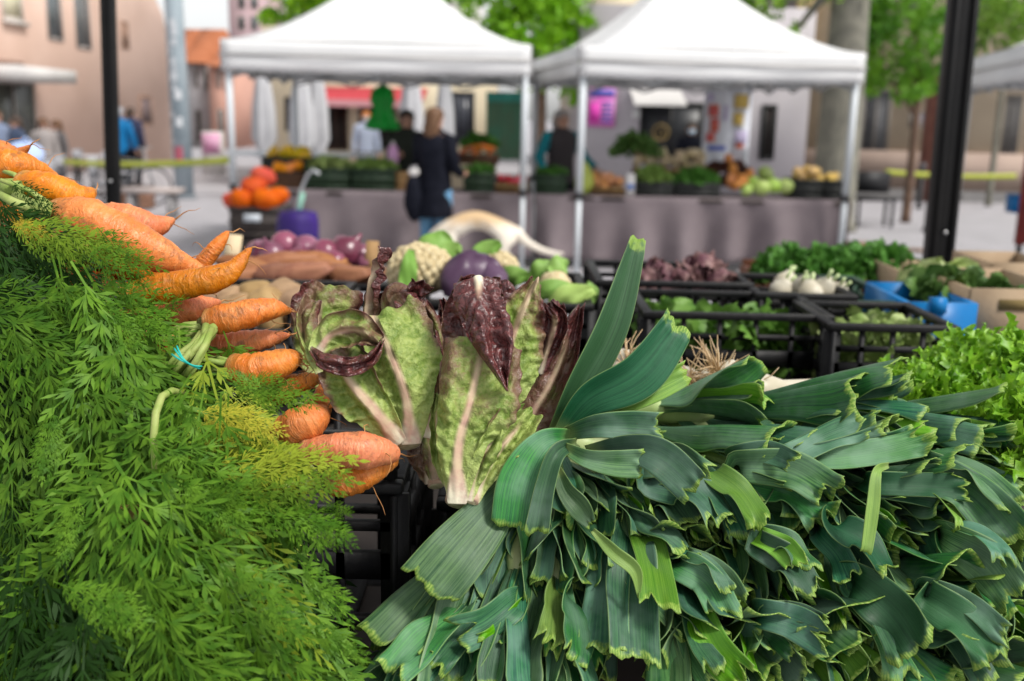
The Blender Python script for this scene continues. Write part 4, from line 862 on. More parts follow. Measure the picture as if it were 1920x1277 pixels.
# ------------------------------------------------------------------ people
SKIN = mat('skin', (.52, .30, .21), (.48, .27, .19), 12, .5, spec=.4)
def skin_mesh(name, V, E, rad, m, parent, lv=1):
    me = bpy.data.meshes.new(name); me.from_pydata([tuple(v) for v in V], E, []); o = link_mesh(name, me, m, parent, smooth=False)
    sk = o.modifiers.new('skin', 'SKIN'); sk.use_smooth_shade = True
    for i, r in enumerate(rad): me.skin_vertices[0].data[i].radius = (r, r) if not hasattr(r, '__len__') else r
    me.skin_vertices[0].data[0].use_root = True
    if lv: s = o.modifiers.new('sub', 'SUBSURF'); s.levels = lv; s.render_levels = lv
    return o
def person(label, loc, face, h=1.66, coat=None, coat_len=.0, trousers=None, shoes=None, hair=None, hairlen=0, arms=None, sleeves=None, group=None, lean=0., mask=None):
    """standing figure facing local -Y, turned by face degrees; arms: ((elbow),(wrist)) offsets for each side"""
    t = thing('person', label, 'person', loc, R(face), group); k = h / 1.66
    sh = .175; arms = arms or (((.06, .03, -.28), (.02, -.06, -.25)),) * 2
    V = [(0, 0, .93), (0, 0, 1.08), (0, -.01, 1.25), (0, .01, 1.38), (0, 0, 1.46), (0, -.012, 1.53), (0, -.02, 1.60), (0, -.01, 1.645)]
    E = [(i, i + 1) for i in range(7)]; rad = [.13, .115, .13, .12, .052, .062, .082, .055]
    jo = {}
    for sx, (el, wr) in zip((-1, 1), arms):
        s = V3((sx * sh, .01, 1.375)); e = s + V3((sx * el[0], el[1], el[2])); w_ = e + V3((sx * wr[0], wr[1], wr[2])); d = (w_ - e).normalized()
        i = len(V); V += [s, e, w_, w_ + d * .05]; E += [(3, i), (i, i + 1), (i + 1, i + 2), (i + 2, i + 3)]; rad += [.055, .043, .028, (.034, .022)]
        o = d.cross(V3((0, 1, 0))).normalized() if abs(d.y) < .9 else V3((1, 0, 0)); q = d.cross(o)
        for f in range(4):
            a = len(V); off = o * (f - 1.5) * .017; c = w_ + d * .085 + off; ln = (.07, .082, .077, .06)[f]
            V += [c, c + (d * .85 + q * .5).normalized() * ln * .55, c + (d * .55 + q * .85).normalized() * ln]; E += [(i + 3, a), (a, a + 1), (a + 1, a + 2)]; rad += [.009, .0085, .0075]
        a = len(V); V += [w_ + d * .03 - o * .035, w_ + d * .075 - o * .055 + q * .01]; E += [(i + 2, a), (a, a + 1)]; rad += [.010, .009]
        jo[sx] = (s, e, w_)
    for sx in (-1, 1):
        i = len(V); V += [(sx * .09, 0, .86), (sx * .10, -.015, .48), (sx * .10, .02, .09), (sx * .11, -.11, .035), (sx * .115, -.17, .03)]
        E += [(0, i), (i, i + 1), (i + 1, i + 2), (i + 2, i + 3), (i + 3, i + 4)]; rad += [.095, .062, .045, .04, .03]
    i = len(V); V += [(0, -.10, 1.575), (0, -.118, 1.562)]; E += [(6, i), (i, i + 1)]; rad += [.018, .012]   # nose
    i = len(V); V += [(0, -.085, 1.515)]; E += [(5, i)]; rad += [.028]                                       # chin
    V = [V3(v) * k for v in V]; rad = [(r * k if not hasattr(r, '__len__') else (r[0] * k, r[1] * k)) for r in rad]
    skin_mesh('body', V, E, rad, SKIN, t)
    for sx in (-1, 1):
        MB().blob(V3((sx * .032, -.092, 1.588)) * k, (.011, .007, .008), 8, 6).build('eye', mat('eye', (.04, .03, .025), rough=.2), t, True)
        MB().blob(V3((sx * .083, .0, 1.575)) * k, (.010, .02, .03), 8, 6).build('ear', SKIN, t, True)
    MB().blob(V3((0, -.098, 1.535)) * k, (.024, .008, .007), 8, 6).build('mouth', mat('lips', (.36, .13, .11), rough=.5), t, True)
    if mask: MB().blob(V3((0, -.075, 1.54)) * k, (.062, .05, .045), 14, 10).build('face_mask', mask, t, True)
    if hair:
        b = MB(); b.blob(V3((0, .012, 1.618)) * k, (.094, .102, .075), 18, 12, .08, 6, 2)
        b.blob(V3((0, .055, 1.575)) * k, (.088, .062, .09), 16, 10, .1, 5, 4)
        if hairlen: b.blob(V3((0, .075, 1.53 - hairlen * .35)) * k, (.092, .05, .08 + hairlen * .45), 16, 12, .18, 5, 6)
        b.build('hair', hair, t, True)
    if coat:
        cz = .93 - coat_len
        rings = [(cz, .195, .165), (cz + (.93 - cz) * .5, .185, .155), (.96, .175, .15), (1.10, .160, .14), (1.22, .175, .15), (1.33, .195, .148), (1.395, .190, .125), (1.43, .145, .10), (1.465, .085, .078), (1.49, .062, .062)]
        if coat_len < .2: rings = [(cz, .17, .15)] + rings[2:]
        n = 28; b = MB(); P = np.array([[(rx * math.cos(q) * (1 + .02 * math.sin(5 * q + z * 7)), ry * math.sin(q) * (1 + .03 * math.sin(7 * q + z * 9)), z) for q in np.linspace(0, 2 * math.pi, n + 1)] for z, rx, ry in rings]) * k
        b.grid(P); b.build('coat' if coat_len else 'top', coat, t, True)
        for sx in (-1, 1):
            s, e, w_ = jo[sx]; d = (s - e).normalized(); pts = [s + V3((-sx * .05, 0, .015)), s + V3((0, 0, .005)), s.lerp(e, .5), e, e.lerp(w_, .5), w_ + (e - w_) * .06]
            MB().tube([v * k for v in pts], [.062 * k, .072 * k, .066 * k, .060 * k, .052 * k, .046 * k], 14).build('sleeve', sleeves or coat, t, True)
    if trousers:
        for sx in (-1, 1): MB().tube([V3(v) * k for v in [(sx * .06, 0, .97), (sx * .085, 0, .84), (sx * .098, -.01, .66), (sx * .10, -.015, .48), (sx * .10, .0, .28), (sx * .10, .02, .085)]], [.09 * k, .105 * k, .09 * k, .075 * k, .066 * k, .06 * k], 16).build('trouser_leg', trousers, t, True)
    for sx in (-1, 1): skin_mesh('shoe', [V3(v) * k for v in [(sx * .10, .04, .05), (sx * .105, -.06, .045), (sx * .115, -.17, .038)]], [(0, 1), (1, 2)], [.05 * k, .046 * k, .034 * k], shoes or mat('dark_shoe', (.03, .03, .03), rough=.5), t)
    return t
BK = mat('black_cloth', (.006, .007, .012), (.010, .011, .018), 12, .8, .3, 30, spec=.08); JEAN = mat('blue_jeans', (.10, .24, .40), (.14, .30, .46), 14, .8); BRH = mat('brown_hair', (.10, .05, .026), (.16, .085, .045), 30, .5)
fold_arm = ((.05, -.02, -.28), (-.06, -.22, -.06)); down_arm = ((.05, .04, -.28), (.0, -.05, -.25))
P1 = gx(815, 10.15)
person('woman in a long black coat and blue jeans shopping at the left stall', P1, 152, 1.66, BK, .33, JEAN, None, BRH, .22, (fold_arm, ((.05, -.04, -.28), (-.02, -.20, -.10))))
t = thing('shoulder_bag', 'large black bag hanging beside the woman in the black coat', 'bag', atY(776, 415, 10.1)); MB().blob(atY(776, 372, 10.1), (.10, .09, .24), 16, 12, .15, 2, 2).build('body', BK, t, True, True)
MB().tube([atY(770, 335, 10.1), atY(782, 290, 10.12), atY(800, 248, 10.15)], .012, 6).build('strap', BK, t, world=True)
t = thing('purse', 'small white purse in the hands of the woman in black', 'purse', atY(776, 322, 9.95)); MB().blob(atY(776, 322, 9.95), (.055, .03, .045), 12, 8, .2, 3, 1).build('body', WHITEW, t, True, True); MB().box(atY(776, 312, 9.95), (.08, .05, .012)).build('clasp', mat('clasp', (.3, .3, .32), rough=.3, metal=1), t, world=True)
person('dark haired vendor in black serving the woman at the left stall', gx(763, 11.95), 12, 1.64, mat('vendor_dark', (.02, .025, .018), rough=.8), .1, BK, None, mat('black_hair', (.02, .016, .014), rough=.5), .1, (((.03, -.1, -.25), (-.06, -.22, .02)),) * 2)
person('grey haired woman with teal sleeves and a dark waistcoat behind the right stall', gx(1046, 12.2), 25, 1.68, mat('dark_waistcoat', (.05, .042, .045), rough=.8), .1, BK, None, mat('grey_hair', (.32, .30, .29), (.24, .22, .21), 20, .6), .04, (((.12, -.02, -.24), (.0, -.16, -.16)), ((.10, -.08, -.24), (.05, -.2, -.12))), sleeves=mat('teal_cloth', (.005, .22, .26), (.01, .18, .22), 9, .7))
person('masked person in a pale blue shirt and orange cap outside the cream shop', gx(688, 20.5), 10, 1.64, mat('pale_blue_shirt', (.45, .50, .62), rough=.8), .05, BK, None, mat('ginger_hair', (.55, .20, .06), rough=.6), 0, None, mask=WHITEW)
person('masked person in dark clothes in front of the black shop window', gx(1288, 17.4), -8, 1.55, BK, .1, BK, None, mat('dark_brown_hair', (.06, .04, .03), rough=.5), .08, None, mask=mat('blue_mask', (.45, .60, .72), rough=.8))
person('person in a bright blue jacket walking away beside the peach building', gx(234, 19.5), 165, 1.62, mat('bright_blue_jacket', (.005, .20, .48), (.005, .16, .40), 6, .6), .12, BK, None, mat('white_hair', (.45, .45, .47), rough=.7), 0, (((.12, .02, -.26), (.02, -.05, -.24)),) * 2)
person('person in dark blue walking just beyond the bright blue jacket', gx(254, 21), 170, 1.62, mat('dark_blue_jacket', (.03, .035, .075), rough=.8), .1, BK, None, MATS['dark_brown_hair'], .0)
person('person in a pinkish top by the shop window of the peach building', gx(8, 18), 60, 1.5, mat('grey_blue_top', (.18, .22, .32), rough=.8), .05, BK, None, BRH, .05)
person('person in navy sitting height at the cafe tables before the peach building', gx(42, 17.5), -40, 1.42, mat('navy_top', (.05, .07, .12), rough=.8), .05, BK, None, MATS['dark_brown_hair'], .05)
person('brown haired person in grey by the cafe tables, nearest the slim black post', gx(92, 18), 30, 1.4, mat('warm_grey_top', (.30, .27, .26), rough=.8), .05, BK, None, BRH, .12)
person('brown haired person in dark grey between the cafe tables', gx(116, 18.6), -30, 1.36, mat('dark_grey_top', (.12, .11, .11), rough=.8), .05, BK, None, BRH, .1)
# dog ------------------------------------------------------------
def dog():
    g_ = gx(908, 9.9); t = thing('dog', 'cream labrador sniffing the ground in front of the left stall, tail out', 'dog', g_, R(-4))
    V = [(.17, 0, .505), (.0, 0, .525), (-.16, 0, .52), (-.29, 0, .49), (-.40, 0, .39), (-.50, 0, .24), (-.57, 0, .16), (-.64, 0, .11)]
    E = [(0, 1), (1, 2), (2, 3), (3, 4), (4, 5), (5, 6), (6, 7)]; r = [(.098, .105), (.085, .082), (.095, .095), (.10, .12), (.075, .085), (.066, .07), (.062, .055), (.034, .03)]
    i = len(V); V += [(.27, 0, .42), (.36, 0, .34), (.48, 0, .28), (.60, 0, .25), (.68, 0, .25)]; E += [(0, i), (i, i + 1), (i + 1, i + 2), (i + 2, i + 3), (i + 3, i + 4)]; r += [.06, .036, .030, .024, .012]
    for sy in (-1, 1):
        i = len(V); V += [(.20, sy * .075, .36), (.14, sy * .085, .26), (.25, sy * .085, .15), (.23, sy * .085, .035), (.18, sy * .085, .025)]; E += [(0, i), (i, i + 1), (i + 1, i + 2), (i + 2, i + 3), (i + 3, i + 4)]; r += [.075, .05, .030, .028, .026]
        i = len(V); V += [(-.30, sy * .08, .33), (-.27, sy * .085, .22), (-.30, sy * .085, .12), (-.30, sy * .085, .03), (-.35, sy * .085, .022)]; E += [(3, i), (i, i + 1), (i + 1, i + 2), (i + 2, i + 3), (i + 3, i + 4)]; r += [.06, .042, .032, .027, .026]
    s = 1.16
    kf = NT('cream_fur'); of = kf.obj(); zf = kf.sep(of)[2]; nf = kf.noise(of, 9, 4)
    cf = kf.mix(kf.ramp(kf.math('ADD', zf, kf.math('MULTIPLY', nf, .18)), .58, .74), (.80, .74, .64, 1), (.60, .42, .24, 1)); cf = kf.mix(kf.math('MULTIPLY', kf.ramp(kf.noise(of, 60, 3), .4, .7), .3), cf, (.52, .40, .27, 1))
    kf.put(kf.b.inputs['Base Color'], cf); kf.b.inputs['Roughness'].default_value = .9; kf.b.inputs['Specular IOR Level'].default_value = .1; kf.bump(kf.noise(of, 90, 3), .4, .01); FUR = kf.m
    skin_mesh('body', [V3(v) * s for v in V], E, [(a * s if not hasattr(a, '__len__') else (a[0] * s, a[1] * s)) for a in r], FUR, t, 2)
    for sy in (-1, 1): MB().blob(V3((-.53, sy * .072, .21)) * s, (.05, .016, .07), 10, 8).build('ear', mat('ear_fur', (.48, .32, .18), rough=.9), t, True); MB().blob(V3((-.60, sy * .04, .175)) * s, (.01, .008, .01), 8, 6).build('eye', MATS['eye'], t, True)
    MB().blob(V3((-.668, 0, .115)) * s, (.016, .02, .015), 8, 6).build('nose', BK, t, True)
dog()
# shopping trolley -----------------------------------------------
g_ = gx(562, 8.6); t = thing('shopping_trolley', 'dark purple shopping trolley bag with a bent steel handle beside the squashes', 'trolley', g_, R(10)); PU = mat('purple_cloth', (.035, .012, .15), (.02, .010, .08), 6, .6, .2, 30)
b = MB().lathe([(.12, .10), (.15, .14), (.165, .45), (.16, .70), (.14, .77), (.05, .79)], 20, wob=lambda a, z: 1 + .12 * abs(math.cos(2 * a)) + .05 * math.sin(7 * a + z * 9)); b.build('bag', PU, t, True)
MB().tube([(-.02, .14, .1), (-.01, .15, .78), (.03, .14, .95), (.09, .10, 1.08), (.14, .04, 1.13), (.19, -.02, 1.10)], .013, 8).build('handle', mat('bright_steel', (.55, .57, .58), rough=.35, metal=.6), t, True)
MB().tube([(.0, .10, .70), (.02, .10, .82), (.05, .09, .93)], .022, 8).build('mint_strap', mat('mint_cloth', (.25, .48, .38), rough=.7), t, True)
for sx in (-1, 1):
    wl = MB(); wl.tube([V3((sx * .17, .12 + .07 * math.cos(i * .35), .09 + .07 * math.sin(i * .35))) for i in range(19)], .016, 6, False); wl.bar((sx * .17, .05, .09), (sx * .17, .19, .09), .012); wl.build('wheel', JOINT, t, True)
# left side clutter -----------------------------------------------
def bike():
    g_ = gx(290, 17.3); t = thing('bicycle', 'bicycle parked behind the yellow tape beside the brown planter', 'bicycle', g_)
    for x in (-1.0, .0):
        w_ = MB(); w_.tube([V3((x + .31 * math.cos(i * .262), 0, .33 + .31 * math.sin(i * .262))) for i in range(25)], .018, 8, False)
        o = w_.build('wheel', JOINT, t, True); s = MB()
        for i in range(12): s.bar((x, 0, .33), (x + .3 * math.cos(i * .524), 0, .33 + .3 * math.sin(i * .524)), .005)
        s.build('spokes', mat('bright_steel', (.55, .57, .58)), o)
    MB().tube([(-1, 0, .33), (-.55, 0, .30), (-.1, 0, .75), (-.62, 0, .80), (-.55, 0, .30)], .018, 8).tube([(-1, 0, .33), (-.62, 0, .80)], .014, 8).tube([(0, 0, .33), (-.1, 0, .75), (-.13, 0, .92)], .018, 8).build('frame', mat('bike_grey', (.25, .26, .28), rough=.4), t, True)
    MB().blob((-.66, 0, .92), (.13, .07, .035), 12, 8).build('saddle', BK, t, True); MB().tube([(-.66, 0, .90), (-.62, 0, .80)], .012, 6).build('seat_post', MATS['bright_steel'], t)
    MB().tube([(-.1, -.26, .98), (-.12, -.1, .96), (-.13, 0, .92), (-.12, .1, .96), (-.1, .26, .98)], .013, 8).build('handlebar', MATS['bright_steel'], t, True)
bike()
t = thing('planter', 'low brown wooden planter behind the slim black post', 'planter', gx(248, 16.6)); p = org(t)
q = MB()
for z in (.07, .19, .31): q.box(p + V3((0, 0, z)), (.66, .34, .11))
q.build('boards', mat('planter_wood', (.24, .13, .09), (.18, .095, .06), 8, .8), t, world=True); MB().box(p + V3((0, 0, .375)), (.58, .28, .02)).build('soil', DARK, t, world=True)
t = thing('stone_bench', 'low pale bench on the paving between the black post and the steel column', 'bench', gx(288, 15.2)); p = org(t); MB().box(p + V3((0, 0, .42)), (.9, .36, .07)).build('seat', mat('bench_stone', (.44, .38, .36), rough=.8), t, world=True)
for sx in (-1, 1): MB().box(p + V3((sx * .3, 0, .19)), (.08, .3, .38)).build('leg', mat('bench_leg', (.30, .29, .29), rough=.7), t, world=True)
for i, (px, Y, lab) in enumerate([(150, 16.5, 'pale cafe table behind the barrier tape nearest the slim black post'), (70, 15.5, 'grey cafe table behind the topmost carrots'), (178, 19, 'white cafe table farther off by the peach wall')]):
    p = gx(px, Y); t = thing('cafe_table', lab, 'table', p, group='cafe tables before the peach building')
    MB().tube([p + V3((0, 0, .72)), p + V3((0, 0, .75))], .36, 24).build('table_top', mat('pale_top', (.50, .50, .52), rough=.5), t, world=True); MB().tube([p, p + V3((0, 0, .72))], .03, 8).build('pedestal', JOINT, t, world=True); MB().tube([p, p + V3((0, 0, .03))], .2, 20).build('foot', JOINT, t, world=True)
    for k in (-1, 1):
        ch = thing('cafe_chair', ('grey chair drawn up on the near side of the ' if k < 0 else 'grey chair on the far side of the ') + lab.split(' table')[0] + ' table' + (' by the wall' if i == 2 else ''), 'chair', p + V3((.55 * k, -.2 * k, 0)), R(90 * k), 'cafe chairs')
        MB().box((0, 0, .45), (.4, .4, .03)).build('seat', mat('chair_grey', (.30, .30, .32), rough=.6), ch); MB().box((0, .19, .68), (.4, .03, .34)).build('backrest', MATS['chair_grey'], ch)
        for sx in (-1, 1):
            for sy in (-1, 1): MB().box((sx * .17, sy * .17, .22), (.025, .025, .43)).build('leg', JOINT, ch)
t = thing('blue_bag', 'pale blue rounded bag showing just behind the topmost carrots', 'bag', atY(48, 300, 7)); MB().blob(atY(48, 290, 7), (.13, .1, .09), 18, 12, .1, 2, 3).build('body', mat('pale_blue_cloth', (.36, .46, .72), (.44, .54, .76), 6, .7), t, True, True); MB().tube([atY(30, 272, 7), atY(48, 258, 7), atY(66, 274, 7)], .008, 6).build('handle', MATS['pale_blue_cloth'], t, True, True)
t = thing('magazine_stand', 'pink and white display stand in front of the far houses', 'stand', gx(402, 26)); p = org(t)
MB().box(p + V3((0, 0, .55)), (.50, .3, 1.1)).build('cabinet', WHITEW, t, world=True); MB().box(p + V3((0, -.156, .8)), (.46, .01, .5)).build('front_print', mat('pink_front', (.62, .25, .44), (.66, .42, .56), 4, .6), t, world=True)
t = thing('rail', 'pale steel rail behind the pepper crate under the left tent', 'barrier', gx(500, 14)); a, b_ = gx(436, 14, 1.05), gx(706, 14, 1.02); a.z = b_.z = 1.05; MB().bar(a, b_, .06, .06).build('top_bar', TLEG, t, world=True)
for f in (0, .33, .66, 1): c = a.lerp(b_, f); MB().bar(V3((c.x, c.y, 0)), V3((c.x, c.y, 1.02)), .04).build('post', TLEG, t, world=True)
t = thing('bottle', 'white and pink bottle standing beside the vendor on the left stall', 'bottle', atY(737, 312, 11.3)); p = atY(737, 318, 11.3); MB().lathe([(.055, 0), (.06, .02), (.06, .2), (.05, .24), (.02, .28)], 16, p).build('body', mat('pink_bottle', (.60, .32, .55), rough=.4), t, True, True); MB().lathe([(.022, .275), (.022, .31), (.01, .312)], 12, p).build('cap', WHITEW, t, True, True)
# right side clutter ----------------------------------------------
t = thing('dark_bench', 'dark metal bench on the paving behind the right tent leg', 'bench', gx(1632, 16.2)); p = org(t)
MB().box(p + V3((0, 0, .45)), (.62, .4, .05)).build('seat', JOINT, t, world=True); MB().box(p + V3((0, .2, .70)), (.62, .04, .34)).build('backrest', JOINT, t, world=True)
for sx in (-1, 1):
    for sy in (-1, 1): MB().box(p + V3((sx * .27, sy * .16, .21)), (.04, .04, .42)).build('leg', JOINT, t, world=True)
for px, Y, lab in ((1737, 15.5, 'black bollard between the bench and the thick black post'), (1722, 20, 'dark bollard farther off beside the thick black post')):
    p = gx(px, Y); t = thing('bollard', lab, 'bollard', p, group='bollards on the square'); MB().lathe([(.07, 0), (.07, .05), (.05, .07), (.05, .80)], 16, p).build('shaft', JOINT, t, True, True); MB().lathe([(.05, .80), (.06, .82), (.055, .88), (.01, .90)], 16, p).build('cap', mat('bollard_cap', (.10, .10, .11), rough=.4), t, True, True)
t = thing('brown_column', 'brown red brick pillar standing beside the young tree crown', 'pillar', gx(1745, 22)); p = org(t); MB().box(p + V3((0, 0, 1.4)), (.5, .5, 2.8)).build('shaft', mat('red_brick', (.20, .085, .06), (.15, .06, .045), 6, .85), t, world=True); MB().box(p + V3((0, 0, 2.84)), (.6, .6, .1)).build('capital', MATS['red_brick'], t, world=True)
t = thing('pallet', 'broken wooden pallet lying on the paving beside the right tent leg', 'pallet', gx(1612, 12.6)); p = org(t)
for i in range(4): MB().box(p + V3((0, -.2 + i * .13, .13)), (.42, .09, .02)).build('board', mat('old_wood', (.24, .14, .08), (.17, .10, .06), 9, .8), t, world=True)
for sx in (-1, 0, 1): MB().box(p + V3((sx * .17, 0, .06)), (.06, .5, .116)).build('block', MATS['old_wood'], t, world=True)
t = thing('plank', 'brown plank lying flat on the paving beyond the pallet', 'plank', gx(1668, 13.0)); p = org(t); MB().bar(p + V3((-.35, .1, .03)), p + V3((.45, -.08, .03)), .10, .03).build('board', MATS['old_wood'], t, world=True)
t = thing('advertising_board', 'dark red panel standing under the third tent at the picture edge', 'panel', gx(1918, 8.6)); p = org(t); MB().box(p + V3((.12, 0, 1.25)), (.55, .04, 1.25)).build('sheet', mat('dark_red_print', (.20, .03, .025), (.12, .02, .02), 4, .6), t, world=True)
for sx in (-1, 1): MB().box(p + V3((.12 + sx * .24, .0, .31)), (.03, .03, .62)).build('leg', JOINT, t, world=True)
t = thing('folding_table', 'dark folding table under the third tent with a grey cloth side', 'table', gx(1975, 9.9)); p = org(t); MB().box(p + V3((.15, 0, .78)), (.9, .7, .04)).build('table_top', JOINT, t, world=True); MB().box(p + V3((.15, -.352, .50)), (.86, .01, .5)).build('front_cloth', mat('dark_grey_cloth', (.16, .15, .16), rough=.9), t, world=True)
for sx in (-1, 1):
    for sy in (-1, 1): MB().box(p + V3((.15 + sx * .4, sy * .3, .38)), (.04, .04, .76)).build('leg', JOINT, t, world=True)
t = thing('blue_box', 'small bright blue box on the dark folding table at the picture edge', 'box', gx(1908, 9.75, .802)); p = org(t); MB().box(p + V3((0, 0, .08)), (.16, .2, .16)).build('body', PLASTB, t, world=True); MB().box(p + V3((0, 0, .168)), (.17, .21, .014)).build('lid', PLASTB, t, world=True)
# ================================================================== HERO VEGETABLES
def leek_mat(name, dark, light, bloom, bloomf):
    k = NT(name); u, v, _ = k.sep(k.uv())
    o = k.obj()
    st = k.noise(k.comb(k.math('MULTIPLY', u, 34), k.math('MULTIPLY', v, 1.2), k.n('ObjectInfo').outputs['Random']), 1.0, 4, .65)
    col = k.mix(k.ramp(st, .3, .72), dark, light)
    big = k.noise(o, 22, 3)
    col = k.mix(k.math('MULTIPLY', k.ramp(big, .38, .68), bloomf), col, bloom)
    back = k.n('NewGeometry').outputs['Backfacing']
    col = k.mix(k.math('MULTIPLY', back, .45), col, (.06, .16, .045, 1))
    col = k.vary(col, .38, .022, .14)
    # paler toward the shaft, freshly cut rim
    col = k.mix(k.math('MULTIPLY', k.ramp(v, .18, 0), .75), col, (.30, .40, .13, 1))
    rimn = k.noise(o, 260, 2)
    rim = k.ramp(k.math('ADD', v, k.math('MULTIPLY', k.math('SUBTRACT', k.noise(o, 75, 3), .5), .14)), .95, .985)
    sw = k.math('SINE', k.math('ADD', k.math('MULTIPLY', u, 120), k.math('MULTIPLY', rimn, 9)))
    rimc = k.mix(k.math('MULTIPLY', k.math('ADD', sw, 1), .5), (.14, .28, .03, 1), (.38, .52, .10, 1))
    col = k.mix(k.math('MULTIPLY', rim, .8), col, rimc)
    e = k.ramp(k.math('ABSOLUTE', k.math('SUBTRACT', u, .5)), .478, .497)
    col = k.mix(k.math('MULTIPLY', e, .5), col, (.25, .38, .12, 1))
    sp = k.n('TexVoronoi', feature='DISTANCE_TO_EDGE'); sp = k.n('TexVoronoi'); k.put(sp.inputs['Vector'], o); sp.inputs['Scale'].default_value = 230
    dirt = k.math('MULTIPLY', k.ramp(sp.outputs['Distance'], .16, .08), k.ramp(k.noise(o, 30, 2), .55, .7))
    col = k.mix(k.math('MULTIPLY', dirt, .6), col, (.10, .07, .035, 1))
    k.put(k.b.inputs['Base Color'], col)
    k.put(k.b.inputs['Roughness'], k.math('ADD', k.math('MULTIPLY', big, .25), .33))
    k.b.inputs['Specular IOR Level'].default_value = .36
    b = k.math('ADD', k.math('MULTIPLY', k.noise(k.comb(k.math('MULTIPLY', u, 90), k.math('MULTIPLY', v, 1.5)), 1.0, 2), 1.0), k.math('MULTIPLY', k.noise(o, 140, 3), .5))
    k.bump(b, .3, .0018)
    k.translucent(col, .14)
    return k.m
LEEK = leek_mat('leek_green', (.010, .074, .024, 1), (.088, .245, .062, 1), (.155, .265, .175, 1), .55)
LEEK_B = leek_mat('leek_blue_green', (.010, .062, .034, 1), (.060, .190, .072, 1), (.135, .235, .175, 1), .65)
LEEK_Y = leek_mat('leek_pale_green', (.08, .22, .018, 1), (.20, .38, .045, 1), (.13, .24, .07, 1), .4)
LEEK_D = leek_mat('leek_deep_green', (.010, .062, .022, 1), (.026, .115, .040, 1), (.03, .115, .05, 1), .4)

def leaf_grid(C, N, wl, wr, fold0, fold1, nu=11, cut=.006, ripple=.0, seed=0, wave=0., flange=.002, keel=.18, tear=0.):
    """A keeled strip along spine C. fold: half opening angle of the V (90 deg = flat) at the base and at the end."""
    rs = np.random.default_rng(seed)
    T, S, N = frame(C, N); nv = len(C); v = np.linspace(0, 1, nv); u = np.linspace(-1, 1, nu)
    ph = np.radians(fold0 + (fold1 - fold0) * v ** 1.3)[:, None]
    wl = np.asarray(wl)[:, None]; wr = np.asarray(wr)[:, None]
    off = np.where(u[None] < 0, wl, wr) * u[None]
    a = np.sqrt(u[None] ** 2 + keel ** 2) - keel
    side = off * np.sin(ph); nn = a * np.where(u[None] < 0, wl, wr) * np.cos(ph)
    w0 = (wl + wr) / 2
    p1, p2 = rs.uniform(0, 6.28, 2)
    nn = nn + wave * w0 * np.sin(v[:, None] * 9 + p1) * u[None] * np.abs(u[None]) + .25 * wave * w0 * np.sin(v[:, None] * 17 + p2) * np.abs(u[None])
    end = np.clip((v[:, None] - .86) / .14, 0, 1)
    fr = rs.uniform(5, 9)
    nn = nn + ripple * end ** 1.5 * np.sin(u[None] * fr + p2) - flange * np.clip((v[:, None] - .95) / .05, 0, 1)
    kn = rs.normal(0, 1, 6); jag = np.interp(np.linspace(0, 5, nu), np.arange(6), kn); jag = jag - jag.mean()
    jag = cut * (.95 * jag + .22 * rs.normal(0, 1, nu) - (1.6 * np.exp(-((u - rs.uniform(-.8, .8)) / .10) ** 2) if rs.random() < .4 else 0))
    P = C[:, None] + S[:, None] * side[..., None] + N[:, None] * nn[..., None] + T[:, None] * (jag[None] * np.clip((v[:, None] - .7) / .3, 0, 1) ** 2)[..., None]
    UV = np.stack(np.broadcast_arrays((u[None] + 1) / 2, v[:, None]), -1).reshape(-1, 2)
    if tear:
        pass
    return P, UV
def add_blade(parent, name, P, UV, m, thick=.0009):
    b = MB().grid(P)
    o = b.build(name, m, parent, smooth=True, world=True, uvv=UV)
    if thick:
        md = o.modifiers.new('thickness', 'SOLIDIFY'); md.thickness = thick; md.offset = 0; md.use_rim = True
    return o
GR = np.array([0, 0, -1.])
